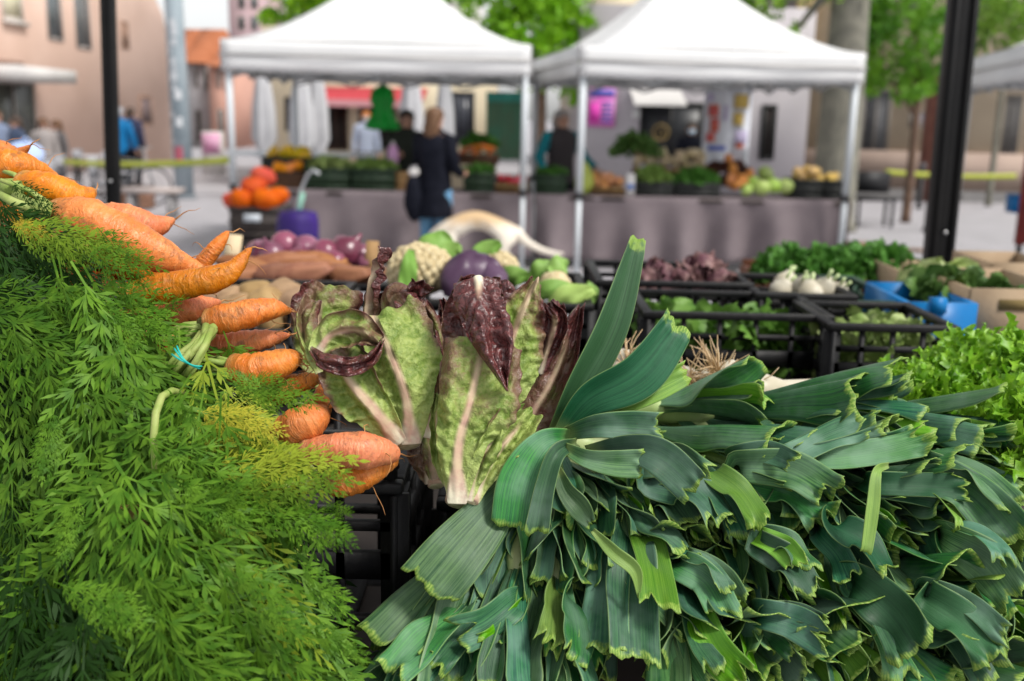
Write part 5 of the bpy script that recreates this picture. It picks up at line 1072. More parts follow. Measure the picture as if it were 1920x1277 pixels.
def leek(tip, axis, L, seed, n=6, label=None, group=None, droop=.5, w=.027, spread=14, fan=None, mats=(LEEK, LEEK_B), young=.15, split=1.):
    rs = np.random.default_rng(seed)
    axis = unit(np.array(axis, float)); tip = np.array(tip, float)
    # spine of the whole plant: starts along axis, sags toward the cut end
    base = tip - axis * L
    t = thing('leek', label, 'leek', V3(base), group=group)
    fan = np.array(CAMN if fan is None else fan, float); fan = unit(fan - axis * fan.dot(axis))
    r = rs.uniform(-.6, .6); Y0 = np.cross(fan, axis); Y = Y0 * math.cos(r) + fan * math.sin(r); Z = np.cross(axis, Y)
    nv = 26; v = np.linspace(0, 1, nv)
    # stalk
    sr = .013
    s = MB().tube([base - axis * .03, base, base + axis * L * .16, base + axis * L * .24], [sr * .95, sr, sr, sr * .5], 12)
    so = s.build('stalk', mat('leek_shaft', (.50, .56, .28), (.36, .48, .18), 30, .4), t, smooth=True, world=True)
    for k in range(n):
        q = k / max(1, n - 1)                     # 0 outermost leaf .. 1 innermost
        sd = 1 if k % 2 == 0 else -1
        ang = R(spread * (1 - q) * rs.uniform(.65, 1.25) * split + rs.uniform(-3, 3))
        bend = R(rs.uniform(2, 16)) * (1 - q * .6)
        out = Y * sd
        lift = R(rs.uniform(-7, 7))
        Lk = L * rs.uniform(.9, 1.03)
        st = base + axis * L * (.12 + .10 * q) + out * sr * (1 - q) * .9
        Lr = Lk - L * (.12 + .10 * q)
        a = ang * np.clip(v * 3, 0, 1) + bend * v ** 1.6
        D = axis[None] * np.cos(a)[:, None] + out[None] * np.sin(a)[:, None] + Z[None] * math.sin(lift) * v[:, None]
        D = unit(D + GR[None] * (droop * v ** 1.7)[:, None])
        C = st + np.concatenate([[np.zeros(3)], np.cumsum((D[1:] + D[:-1]) / 2, 0)]) * Lr / (nv - 1)
        ww = w * rs.uniform(.8, 1.2) * (1 - .38 * q)
        prof = ww * np.clip(.32 + .9 * v, 0, 1.08)
        f1 = rs.uniform(42, 86) - 22 * q
        P, UV = leaf_grid(C, -out, prof * rs.uniform(.85, 1.1), prof * rs.uniform(.85, 1.1), 20, f1, 13, cut=.0045 * rs.uniform(.5, 1.5), ripple=rs.uniform(.001, .0045), seed=seed * 31 + k, wave=rs.uniform(.05, .22), flange=rs.uniform(0, .004))
        m = LEEK_Y if (q > .75 and rs.random() < young * 3) or rs.random() < young * .3 else mats[int(rs.random() < .45)]
        add_blade(t, 'leaf', P, UV, m)
    return t
def dmap(px, py):
    return 1.15 - (py - 720) / 557 * .20
def scr(ang, tow):
    a = R(ang); s = math.sqrt(max(0, 1 - tow * tow))
    return np.array((RGT * math.cos(a) - UPV * math.sin(a)) * s - FWD * tow)
LEEKS = [
 # px, py, angle(0 right, 90 down), toward camera, length, leaves, label
 (1705, 722, -9, .10, .27, 5, 'leek lying highest on the pile, its long leaf edge sloping up to the salad'),
 (1615, 778, -2, .22, .26, 6, 'leek with a flat cut leaf lying just under the topmost long leek'),
 (1435, 728, -14, .30, .20, 4, 'short greyish leek leaf bundle curling in front of the white spring onions'),
 (1740, 772, 0, .2, .26, 5, 'leek second from the top at the salad end of the pile'),
 (1470, 858, 6, .40, .25, 6, 'leek with a broad torn edge below the upright leek leaves'),
 (1660, 800, -16, .25, .24, 5, 'leek with its leaves angled upward in the middle of the top row'),
 (1850, 812, 6, .30, .26, 6, 'leek with nested cut leaves just below the curly salad'),
 (1925, 800, 2, .2, .26, 5, 'topmost leek at the far end, running under the curly salad'),
 (1560, 872, 15, .45, .25, 7, 'leek with pleated pale rim where its leaves were cut, middle of the pile'),
 (1720, 868, -8, .40, .26, 6, 'leek with bluish leaves fanned upward above the long flat cut one'),
 (1810, 925, 6, .40, .27, 7, 'leek with stacked flat leaves cut square, beside the single hanging pale leaf'),
 (1925, 890, 12, .35, .27, 6, 'leek with a flat cut end at the edge of the pile below the salad'),
 (1900, 985, 30, .45, .27, 6, 'leek whose broad leaves bend down at the outer end of the pile'),
 (1440, 940, 22, .50, .24, 6, 'leek with bright yellow green inner leaves in the middle of the pile'),
 (1340, 965, 40, .55, .24, 6, 'leek with a wide grey green leaf torn at its tip, under the upright leek'),
 (1215, 872, 8, .50, .20, 7, 'leek with curled crinkled leaf tips nearest the two lettuces'),
 (1245, 955, 25, .55, .22, 6, 'leek with dark leaves just below the crinkled leaf tips'),
 (1120, 1000, 70, .60, .22, 6, 'leek with small torn leaves hanging below the big rounded leaf'),
 (880, 1110, 128, .40, .26, 4, 'leek with one very broad flat leaf pointing toward the black crate'),
 (745, 1235, 139, .35, .27, 5, 'leek with long leaves hanging lowest beside the carrot greens'),
 (830, 1255, 124, .45, .27, 5, 'leek with folded dark leaves hanging next to the lowest one by the crate'),
 (940, 1060, 118, .55, .22, 6, 'leek with a nested roll of leaves in front of the black crate'),
 (960, 1225, 112, .55, .25, 5, 'leek with shiny folded leaves drooping in the gap below the big flat leaf'),
 (1075, 1210, 98, .60, .25, 6, 'leek with two slim leaves arching down at the front'),
 (1190, 1190, 82, .62, .25, 5, 'leek with a wide grey ribbed leaf hanging straight down at the front'),
 (1062, 962, 80, .58, .17, 6, 'leek with short ragged ends right under the big rounded leaf'),
 (1135, 940, 30, .58, .16, 7, 'leek with layered bright cut ends below the crinkled tips'),
 (1185, 1000, 60, .58, .17, 6, 'leek with a pointed folded end between the ragged and the grey ones'),
 (1100, 1065, 85, .58, .18, 6, 'leek with dark curled leaf ends behind the bright pointed leaf'),
 (1025, 1055, 105, .56, .18, 5, 'leek with two long strap leaves falling in the front gap'),
 (1175, 1090, 70, .58, .18, 6, 'leek with broad flat cut ends beneath the bright pointed leaf'),
 (1250, 1030, 50, .58, .18, 6, 'leek with nested dark ends in the centre of the pile'),
 (690, 1190, 146, .32, .24, 5, 'leek whose torn leaf tip touches the carrot greens'),
 (700, 1275, 135, .40, .24, 5, 'leek with frayed leaf tips at the bottom edge beside the carrot greens'),
 (900, 1290, 112, .50, .22, 6, 'leek with folded glossy ends at the bottom edge under the flat leaf'),
 (1040, 1290, 95, .55, .20, 6, 'leek with small cut ends at the bottom edge between the strap leaves'),
 (1310, 1270, 70, .62, .25, 6, 'leek with bright pale leaf cut off flat at the bottom edge'),
]
for i, (px, py, an, tw, L, n, lab) in enumerate(LEEKS):
    leek(at(px, py, dmap(px, py) - .015 - (.02 if i > 24 else 0)), scr(an, tw + .28 if an < 60 else min(.9, tw + .3)), L * .85, 100 + i, n, lab, 'leeks piled in a crate', droop=.25 if an < 30 else .8, w=.036 if n > 4 else .040, young=.15 if i < 25 else .03)
rows = [(1005, 'upper row'), (1078, 'second row'), (1150, 'third row'), (1222, 'fourth row'), (1290, 'lowest row')]
ORD = ['first', 'second', 'third', 'fourth', 'fifth', 'sixth', 'seventh', 'eighth', 'ninth']
rs0 = random.Random(5)
for r_, (py, rn) in enumerate(rows):
    xs = np.arange(1240 + (r_ % 2) * 52, 1970, 112)
    if r_ in (2, 4): xs = xs[1:]
    for j, px in enumerate(xs):
        f = (px - 1200) / 720
        an = 80 - 50 * f + rs0.uniform(-38, 38)
        p = (px + rs0.uniform(-22, 22), py + rs0.uniform(-22, 22))
        leek(at(*p, dmap(*p) + rs0.uniform(-.015, .02)), scr(an, rs0.uniform(.84, .93)), rs0.uniform(.17, .22), 300 + r_ * 20 + j, rs0.choice([5, 6, 7]),
             'leek with cut leaves facing out, %s from the lettuces in the %s' % (ORD[j], rn), 'leeks piled in a crate', droop=rs0.uniform(.1, .55), w=rs0.uniform(.036, .050), spread=rs0.uniform(14, 24), young=.24)
# deeper layer glimpsed through the gaps
for j in range(20):
    f = (j + .5) / 20; px = 960 + 980 * ((j * 7 % 20) + .5) / 20; py = 860 + 390 * f
    if px < 1150 and py < 1000: continue
    an = 80 - 60 * (px - 1000) / 900
    leek(at(px, py, dmap(px, py) + .06), scr(an, .85), .2, 500 + j, 5, 'leek buried in the dark gaps between the other leeks', 'leeks buried in the pile', droop=.4, w=.025)

def pxleaf(parent, name, pts, wl, wr, m, nrm=None, fold=(60, 80), nv=40, nu=17, seed=1, **kw):
    """leaf along photo-space control points (px, py, distance); widths in photo pixels"""
    W = [at(*p) for p in pts]; ds = interp([p[2] for p in pts], nv)
    C = catmull(W, nv)
    N = np.array(CAMN if nrm is None else nrm, float)
    P, UV = leaf_grid(C, N, interp(wl, nv) * ds / FPX, interp(wr, nv) * ds / FPX, fold[0], fold[1], nu, seed=seed, **kw)
    return add_blade(parent, name, P, UV, m)
# the upright leek at the front of the pile
t = thing('leek', 'leek with two tall dark green leaves standing straight up beside the lettuce', 'leek', at(1000, 900, 1.08), group='leeks piled in a crate')
MB().tube([at(1010, 1010, 1.16), at(1020, 900, 1.09), at(1045, 810, 1.07)], [.014, .015, .012], 12).build('stalk', MATS['leek_shaft'], t, True, True)
n1 = -np.array(FWD) * .9 + np.array(RGT) * .25
pxleaf(t, 'leaf', [(1035, 815, 1.06), (1085, 730, 1.05), (1150, 610, 1.06), (1195, 445, 1.08)], [16, 40, 46, 17], [14, 34, 32, 20], LEEK_D, nrm=list(n1), fold=(50, 62), cut=.002, ripple=.001, keel=.3)
pxleaf(t, 'leaf', [(1040, 822, 1.05), (1100, 745, 1.035), (1190, 690, 1.03), (1268, 598, 1.045)], [14, 30, 30, 26], [16, 44, 62, 44], LEEK_D, nrm=list(n1), fold=(55, 74), cut=.004, ripple=.003, seed=3, keel=.3, flange=.006)
pxleaf(t, 'leaf', [(1050, 815, 1.05), (1130, 770, 1.04), (1215, 735, 1.04), (1288, 700, 1.05)], [10, 18, 24, 26], [10, 22, 26, 22], LEEK_Y, fold=(55, 70), cut=.003, ripple=.002, seed=4)
t = thing('leek', 'leek with a large rounded leaf bent over in front of the second lettuce', 'leek', at(1080, 850, 1.05), group='leeks piled in a crate')
MB().tube([at(1180, 845, 1.12), at(1110, 835, 1.06), at(1060, 835, 1.04)], [.014, .015, .012], 12).build('stalk', MATS['leek_shaft'], t, True, True)
pxleaf(t, 'leaf', [(1075, 818, 1.03), (1020, 835, 1.0), (985, 900, .985), (968, 990, .98)], [16, 30, 36, 40], [16, 32, 52, 50], LEEK, fold=(60, 84), cut=.004, ripple=.001, seed=6, keel=.5)
pxleaf(t, 'leaf', [(1080, 830, 1.02), (1045, 850, .985), (1022, 910, .975), (1005, 1000, .97)], [12, 18, 22, 26], [12, 22, 22, 26], LEEK_B, fold=(50, 64), cut=.004, ripple=.002, seed=7)
pxleaf(t, 'leaf', [(1060, 812, 1.03), (1120, 800, 1.0), (1180, 800, 1.0), (1240, 806, 1.0)], [12, 26, 32, 34], [14, 22, 26, 24], LEEK_B, fold=(60, 80), cut=.004, ripple=.003, seed=8, flange=.006)
pxleaf(t, 'leaf', [(1060, 840, 1.0), (1100, 860, .985), (1150, 868, .98), (1205, 870, .98)], [12, 20, 26, 30], [12, 18, 26, 28], LEEK, fold=(55, 78), cut=.003, ripple=.004, seed=9, flange=.005)
pxleaf(t, 'leaf', [(1045, 880, 1.0), (1060, 920, .985), (1085, 950, .98), (1110, 985, .985)], [10, 20, 24, 10], [10, 18, 24, 12], LEEK, fold=(55, 70), cut=.003, ripple=.002, seed=10)
pxleaf(t, 'leaf', [(1100, 845, 1.02), (1180, 842, .99), (1240, 856, .975), (1310, 915, .975)], [12, 30, 34, 28], [12, 26, 40, 42], LEEK_B, fold=(60, 84), cut=.005, ripple=.004, seed=11, flange=.006)
t = thing('leek_leaf', 'single narrow pale green leek leaf hanging over the cut ends', 'leek leaf', at(1638, 890, .99))
pxleaf(t, 'blade', [(1665, 872, 1.03), (1644, 884, .995), (1637, 940, .985), (1630, 990, .98), (1624, 1036, .975)], [6, 10, 13, 13, 11], [6, 10, 13, 12, 11], LEEK_Y, fold=(70, 80), cut=.001, seed=12)
t = thing('leek_leaf', 'bright pointed pale green leaf curling down over the torn leek leaves', 'leek leaf', at(1110, 1000, .96))
pxleaf(t, 'blade', [(1112, 995, .965), (1150, 1035, .945), (1190, 1070, .94), (1198, 1122, .94)], [6, 15, 14, 2], [6, 14, 13, 2], LEEK_Y, fold=(60, 70), cut=0, seed=13)
t = thing('leek_leaf', 'wide flat green leek leaf slanting down under the lettuce stump', 'leek leaf', at(930, 930, 1.0))
pxleaf(t, 'blade', [(960, 905, 1.02), (905, 975, .985), (850, 1040, .96), (800, 1100, .945)], [30, 52, 62, 64], [22, 44, 56, 60], LEEK, fold=(80, 88), cut=.004, seed=14, wave=.05)

# broad leek leaves lying uppermost on the heap, traced one plant at a time
BROAD = [
 ([(1185, 1020), (1186, 1110), (1192, 1238)], 62, LEEK_B, 'leek with one wide grey ribbed leaf hanging straight down, ragged at its end'),
 ([(1215, 900), (1290, 918), (1350, 978)], 50, LEEK_B, 'leek with a grey green leaf torn to a pale fringe, below the crinkled tips'),
 ([(1330, 885), (1385, 925), (1425, 985)], 42, LEEK_Y, 'leek showing a bright yellow green inner leaf in the middle of the heap'),
 ([(1390, 872), (1480, 880), (1556, 925)], 46, LEEK, 'leek with thick pleated pale rims nested one in another'),
 ([(1470, 862), (1550, 822), (1618, 796)], 34, LEEK_B, 'leek with a flat bluish leaf slanting up toward the salad'),
 ([(1530, 862), (1640, 850), (1738, 826)], 32, LEEK, 'leek with a long smooth leaf above the single hanging strip'),
 ([(1730, 880), (1825, 925), (1905, 1010)], 58, LEEK, 'leek with a broad green leaf sweeping down at the outer end'),
 ([(1640, 906), (1740, 910), (1812, 914)], 28, LEEK_D, 'leek with flat stacked leaves cut square beside the hanging strip'),
 ([(1312, 1150), (1340, 1215), (1392, 1275)], 40, LEEK_Y, 'leek with a bright pale ribbon leaf at the bottom edge'),
 ([(1610, 1090), (1675, 1145), (1722, 1215)], 50, LEEK_D, 'leek with a wide dark leaf cut to a saw edge, low in the heap'),
 ([(1425, 1150), (1490, 1165), (1548, 1200)], 40, LEEK_B, 'leek with a short grey fan of leaf low in the middle'),
 ([(1730, 1120), (1800, 1165), (1868, 1235)], 50, LEEK_D, 'leek with a dark folded leaf in the lower outer corner'),
 ([(1275, 1060), (1325, 1090), (1360, 1150)], 40, LEEK, 'leek with a squared dark leaf left of the grey fan'),
 ([(1420, 1020), (1480, 1055), (1520, 1110)], 40, LEEK_B, 'leek with a blunt green leaf end in the dark centre'),
 ([(1560, 985), (1620, 1020), (1660, 1080)], 42, LEEK_D, 'leek with a wide leaf curling under the hanging strip'),
 ([(1780, 1010), (1850, 1050), (1905, 1120)], 50, LEEK, 'leek with a long striped leaf running to the outer corner'),
 ([(1060, 1110), (1075, 1170), (1080, 1235)], 42, LEEK, 'leek with a squared leaf beside the wide grey hanging one'),
 ([(960, 1130), (910, 1170), (865, 1190)], 40, LEEK_B, 'leek with a shiny blue green leaf folded over in the front gap'),
 ([(860, 1150), (800, 1200), (735, 1262)], 44, LEEK, 'leek with a folded leaf ending in a pale frill next to the crate'),
]
for i, (pts, hw, m, lab) in enumerate(BROAD):
    rs = np.random.default_rng(700 + i); P3 = [(x, y, dmap(x, y) - .045 + .02 * (1 - j / 2)) for j, (x, y) in enumerate(pts)]
    dx, dy = pts[1][0] - pts[0][0], pts[1][1] - pts[0][1]
    P3 = [(pts[0][0] - dx * .35, pts[0][1] - dy * .35, P3[0][2] + .06)] + P3
    t = thing('leek', lab, 'leek', at(*P3[0]), group='leeks piled in a crate')
    MB().tube([at(P3[0][0] - dx, P3[0][1] - dy, P3[0][2] + .16), at(P3[0][0] - dx * .3, P3[0][1] - dy * .3, P3[0][2] + .05), at(*P3[0])], [.013, .013, .008], 10).build('stalk', MATS['leek_shaft'], t, True, True)
    q = rs.uniform(.75, 1.0)
    for j in range(3):      # outer leaf, one behind it, a smaller one inside
        nx, ny = -dy / math.hypot(dx, dy), dx / math.hypot(dx, dy); o = (0, rs.choice([-1, 1]) * hw * rs.uniform(.5, 1.3), rs.choice([-1, 1]) * hw * rs.uniform(.6, 1.2))[j]; dd = (0, .016, .008)[j]; sc_ = (1, rs.uniform(.7, 1.), rs.uniform(.5, .75))[j]; ln = (1, rs.uniform(.65, 1.1), rs.uniform(.6, .95))[j]
        Q = [(P3[0][0] + (x - P3[0][0]) * ln + nx * o * f, P3[0][1] + (y - P3[0][1]) * ln + ny * o * f, d + dd) for f, (x, y, d) in zip((.2, .5, .8, 1.), P3)]
        wv = [hw * sc_ * k_ for k_ in (.45, .85, 1.0, 1.0)]
        tilt = np.array(CAMN) + np.array(RGT) * rs.uniform(-.8, .8) + np.array(UPV) * rs.uniform(-.2, .9)
        pxleaf(t, 'leaf', Q, [k_ * q for k_ in wv], [k_ * rs.uniform(.8, 1.05) for k_ in wv], m if j == 0 else (LEEK, LEEK_B, LEEK_Y)[rs.choice(3, p=[.5, .4, .1])] if j == 1 else LEEK_Y if rs.random() < .15 else LEEK_B,
               nrm=list(tilt), fold=(58, rs.uniform(70, 86)), cut=.0065, ripple=rs.uniform(.002, .008), seed=900 + i * 5 + j, wave=rs.uniform(.08, .30), flange=rs.uniform(-.004, .007), keel=.3)
# ------------------------------------------------------------------ carrots
def carrot_mat():
    k = NT('carrot_skin'); o = k.obj(); u, v, _ = k.sep(k.uv())
    vw = k.math('ADD', v, k.math('MULTIPLY', k.math('SUBTRACT', k.noise(o, 45, 3), .5), .12))
    ringv = k.comb(k.math('MULTIPLY', u, 5), k.math('MULTIPLY', vw, 40), k.n('ObjectInfo').outputs['Random'])
    ring = k.noise(ringv, 1.0, 4, .6)
    big = k.noise(o, 28, 4)
    col = k.mix(k.ramp(big, .35, .68), (.58, .145, .022, 1), (.68, .225, .05, 1))
    col = k.mix(k.math('MULTIPLY', k.ramp(ring, .50, .72), .5), col, (.74, .34, .12, 1))
    col = k.mix(k.math('MULTIPLY', k.ramp(ring, .40, .26), .55), col, (.28, .07, .015, 1))
    soil = k.math('MULTIPLY', k.ramp(k.noise(o, 55, 5, .7),   .50, .68), .72)
    col = k.mix(soil, col, (.21, .075, .022, 1))
    cr = k.ramp(v, .20, .0)
    col = k.mix(k.math('MULTIPLY', cr, .8), col, (.25, .17, .06, 1))
    col = k.vary(col, .18, .010, .10)
    k.put(k.b.inputs['Base Color'], col); k.b.inputs['Roughness'].default_value = .42
    k.put(k.b.inputs['Roughness'], k.math('ADD', k.math('MULTIPLY', big, .3), .28))
    k.b.inputs['Subsurface Weight'].default_value = .12; k.b.inputs['Subsurface Radius'].default_value = (.012, .004, .001); k.b.inputs['Subsurface Scale'].default_value = .5
    k.bump(k.math('ADD', ring, k.math('MULTIPLY', k.noise(o, 160, 3), .45)), .8, .003)
    return k.m
CARROT = carrot_mat()
STALK = mat('carrot_stalk', (.36, .42, .13), (.24, .34, .07), 40, .5, .2, 200, trans=.1)
CROWN = mat('carrot_crown', (.10, .075, .03), (.20, .22, .06), 90, .7, .5, 160)
ROOTH = mat('root_hair', (.50, .24, .09), (.36, .17, .06), 60, .6)
def carrot(parent, pts, rad, seed=0, label=None, hair=True, stub=True):
    rs = np.random.default_rng(900 + seed); n = 46; m = 22
    W = [at(*p) for p in pts]; ds = interp([p[2] for p in pts], n)
    C = catmull(W, n); rr = np.maximum(interp(rad, n), 1.2) * ds / FPX
    T, S, N = frame(C, CAMN)
    v = np.linspace(0, 1, n); a = np.linspace(0, 2 * math.pi, m + 1)
    # rounded shoulders and tail
    sh = np.clip(v / .045, 0, 1); rr = rr * np.sqrt(np.clip(1 - (1 - sh) ** 2, .12, 1)); rr = rr * np.sqrt(np.clip((1 - v) / .03, .1, 1))
    ringf = 1 + .03 * np.interp(v * n, np.arange(n), rs.normal(0, 1, n))
    rf = np.zeros((n, m + 1))
    for i in range(n):
        for j in range(m + 1):
            p = V3((math.cos(a[j]) * 1.0, math.sin(a[j]) * 1.0, v[i] * 9 + seed * 7))
            rf[i, j] = ringf[i] * (1 + .10 * noise.noise(p) + .045 * noise.noise(p * V3((2, 2, 3)) if False else V3((p.x * 2, p.y * 2, p.z * 4))))
    P = C[:, None] + (S[:, None] * np.cos(a)[None, :, None] + N[:, None] * np.sin(a)[None, :, None]) * (rr[:, None] * rf)[..., None]
    UV = np.stack(np.broadcast_arrays(a[None] / 6.2832, v[:, None]), -1).reshape(-1, 2)
    b = MB().grid(P[:, ::-1]); b.add([C[0] + T[0] * .001], [])
    k = b.n - 1
    for j in range(m): b.f.append((k, j, j + 1)); b.mi.append(0)
    o = b.build('carrot', CARROT, parent, True, True, uvv=np.vstack([UV, [[0, 0]]]))
    if label: o['label'] = label
    L = np.linalg.norm(C[-1] - C[0])
    if stub:
        q = MB()
        q.blob(C[0], (rr[8] * .55, rr[8] * .55, rr[8] * .4), 12, 8, .3, 3, seed)
        q.build('crown', CROWN, o, True, True)
        s = MB()
        for j in range(6):
            d = -T[0] + rs.normal(0, .28, 3) + np.array([0, 0, .05]); d = unit(d)
            e = d + GR * .5 + rs.normal(0, .15, 3)
            p0 = C[0] + (S[0] * rs.uniform(-1, 1) + N[0] * rs.uniform(-1, 1)) * rr[8] * .4
            l = rs.uniform(.035, .06)
            s.tube([p0, p0 + d * l * .5, p0 + d * l * .8 + e * l * .4], [rr[8] * .24, rr[8] * .17, rr[8] * .12], 8)
        s.build('stalk', STALK, o, True, True)
    if hair:
        h = MB()
        for j in range(rs.integers(4, 9)):
            i = n - 1 if j == 0 else int(rs.uniform(.35, .98) * (n - 1))
            d = (T[-1] if j == 0 else unit(S[i] * rs.normal() + N[i] * rs.normal() + T[i] * .6))
            p = C[i] + (0 if j == 0 else d * rr[i] * .7); l = rs.uniform(.012, .04); pts_ = [p]
            for q in range(5):
                d = unit(d + rs.normal(0, .35, 3) + GR * .12); p = p + d * l / 5; pts_.append(p)
            h.tube(pts_, list(np.linspace(.0007 if j else .0011, .0002, 6)), 5)
        h.build('rootlets', ROOTH, o, True, True)
    return o
# ------------------------------------------------------------------ carrot greens
def frond_mat():
    k = NT('carrot_leaf'); t = k.n('Attribute', attribute_name='tint').outputs['Fac']; o = k.obj()
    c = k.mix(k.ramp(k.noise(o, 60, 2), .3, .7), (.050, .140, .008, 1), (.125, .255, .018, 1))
    c = k.mix(k.ramp(t, .0, -.5), c, (.014, .050, .004, 1))  # low tint: darker green, also carries the heap's painted shade
    c = k.mix(k.ramp(t, .35, .7), c, (.29, .37, .03, 1))
    c = k.mix(k.ramp(t, .7, 1.0), c, (.55, .44, .045, 1))
    c = k.mix(k.ramp(t, 1.4, 2.0), c, (.22, .12, .05, 1))
    k.put(k.b.inputs['Base Color'], c); k.b.inputs['Roughness'].default_value = .5; k.b.inputs['Specular IOR Level'].default_value = .16
    k.translucent(c, .22); return k.m
FROND = frond_mat()
def frond_template(seed):
    """flat feathery leaf: x along the midrib 0..1, y sideways, z out of the leaf; quads"""
    rs = np.random.default_rng(seed); V = []; F = []
    def quad(a, b, c, d): k = len(V); V.extend([a, b, c, d]); F.append((k, k + 1, k + 2, k + 3))
    def lobe(p, d, l, wd):
        n = np.array([-d[1], d[0], 0]); z = rs.uniform(-.15, .15) * l
        e = p + d * l; e[2] += z; mid = p + d * l * .55; mid[2] += z * .3 + wd * .4
        quad(p, mid + n * wd, e, mid - n * wd)
    def strip(p, q, w0, w1):
        d = unit(q - p); n = np.array([-d[1], d[0], 0.]) ; quad(p - n * w0, q - n * w1, q + n * w1, p + n * w0)
    npair = rs.integers(6, 9); t0 = rs.uniform(.05, .11)
    zs = rs.uniform(-.02, .02, 40)
    strip(np.zeros(3), np.array([t0, 0, 0.]), .0045, .0045)
    prev = np.array([t0, 0, 0.])
    for i in range(npair + 1):
        t = t0 + (1 - t0) * (i / npair) ** .95 * .90
        here = np.array([t, 0, zs[i]]); strip(prev, here, .0048 * (1.2 - t), .0042 * (1.1 - t)); prev = here
        q0 = (t - t0) / (1 - t0)
        env = (.30 * (1 - q0) ** .75 * min(1, .55 + 2 * q0) + .05)
        for s in ((1, -1) if i < npair else (0,)):
            a = s * R(rs.uniform(24, 38)) * (1.1 - .3 * t)
            d = np.array([math.cos(a), math.sin(a), rs.uniform(-.2, .2)]); pl = env * rs.uniform(.8, 1.15) if s else .11
            ns = max(1, int(pl / .078)); pp = here
            for j in range(ns + 1):
                q = (j + .5) / (ns + .5); c = here + d * pl * q; c[2] -= .2 * pl * q * q
                strip(pp, c, .0036, .003); pp = c
                l2 = (pl * .30 * (1 - .5 * q) + .042) * rs.uniform(.85, 1.15)
                for s2 in ((1, -1) if j < ns else (0,)):
                    a2 = a + s2 * R(rs.uniform(18, 30)); d2 = np.array([math.cos(a2), math.sin(a2), d[2] * .6 + rs.uniform(-.25, .25)])
                    n3 = 1
                    for m_ in range(n3 + 1):
                        b = c + d2 * l2 * (m_ / (n3 + .9))
                        for s3 in ((1, -1) if m_ < n3 else (0,)):
                            a3 = a2 + s3 * R(rs.uniform(12, 22)); d3 = np.array([math.cos(a3), math.sin(a3), d2[2]])
                            lobe(b, d3, max(.052, l2 * .75) * rs.uniform(.85, 1.3), .0074 * rs.uniform(.8, 1.3))
                    strip(c, c + d2 * l2 * .6, .0028, .002)
    return np.array(V), np.array(F)
FT = [frond_template(40 + i) for i in range(12)]
def place_frond(k, base, d, nrm, L, bend, width=1., twist=0.):
    V, F = FT[k % len(FT)]
    d = unit(np.array(d, float)); nrm = np.array(nrm, float)
    m = 24; s = np.linspace(0, 1.12, m)
    g = np.array(bend, float)
    D = unit(d[None] + g[None] * (s ** 1.4)[:, None]); Cc = base + np.concatenate([[np.zeros(3)], np.cumsum((D[1:] + D[:-1]) / 2, 0)]) * (s[1] - s[0]) * L
    T, S, N = frame(Cc, nrm)
    ang = twist * s; S2 = S * np.cos(ang)[:, None] + N * np.sin(ang)[:, None]; N2 = np.cross(S2, T)
    x = np.clip(V[:, 0], 0, 1.11)
    pick = lambda A: np.stack([np.interp(x, s, A[:, i]) for i in range(3)], 1)
    P = pick(Cc) + pick(S2) * (V[:, 1] * L * width)[:, None] + pick(N2) * ((V[:, 2] - 1.1 * V[:, 1] ** 2) * L)[:, None]
    return P, F
class Greens:
    def __init__(s): s.V = []; s.F = []; s.t = []; s.n = 0
    def add(s, P, F, tint):
        s.V.append(P); s.F.append(F + s.n); s.n += len(P); s.t.append(np.full(len(P), tint))
    def build(s, name, parent):
        b = MB(); V = np.concatenate(s.V); F = np.concatenate(s.F); b.v = [V]; b.n = len(V); b.f = [tuple(f) for f in F.tolist()]; b.mi = [0] * len(F)
        return b.build(name, FROND, parent, True, True, attrs={'tint': np.concatenate(s.t)})
BN = [ # px, py of each bunch's middle, label
 ((40, 420), 'carrot bunch highest on the heap, its fat roots lying level above the street view'),
 ((170, 520), 'carrot bunch with the longest pink orange root and feathery greens spilling over it'),
 ((330, 560), 'carrot bunch with two slim roots pointing up past the sweet potatoes'),
 ((330, 690), 'carrot bunch tied with a turquoise band, roots pointing toward the first lettuce'),
 ((520, 720), 'carrot bunch with a stout ringed root and sharp pale leaf tips reaching toward the lettuce'),
 ((560, 860), 'carrot bunch lowest on the heap, thick root under the lettuce and yellowing leaf tips'),
 ((90, 640), 'bunch of carrot greens hanging in the deep shaded side of the heap, no root showing'),
 ((110, 860), 'bunch of carrot greens with long hanging fingers of leaf, halfway down the outer side'),
 ((300, 830), 'bunch of carrot greens around the bare pale stalk and a few dried brown leaves'),
 ((480, 1010), 'bunch of carrot greens drooping thickly beside the black crate'),
 ((140, 1130), 'bunch of carrot greens with flat lacy fronds near the bottom corner'),
 ((380, 1190), 'bunch of carrot greens at the bottom edge in the shade'),
 ((590, 1150), 'bunch of carrot greens touching the lowest leek leaves'),
]
def gd(px, py): return 1.09 - (py - 380) / 897 * .19 - .045 * math.exp(-((px - 300) / 260) ** 2)
BUNCH = []
for (px, py), lab in BN:
    b = thing('carrot_bunch', lab, 'carrot bunch', at(px, py, gd(px, py) + .05), group='bunches of carrots heaped in a crate'); BUNCH.append(b)
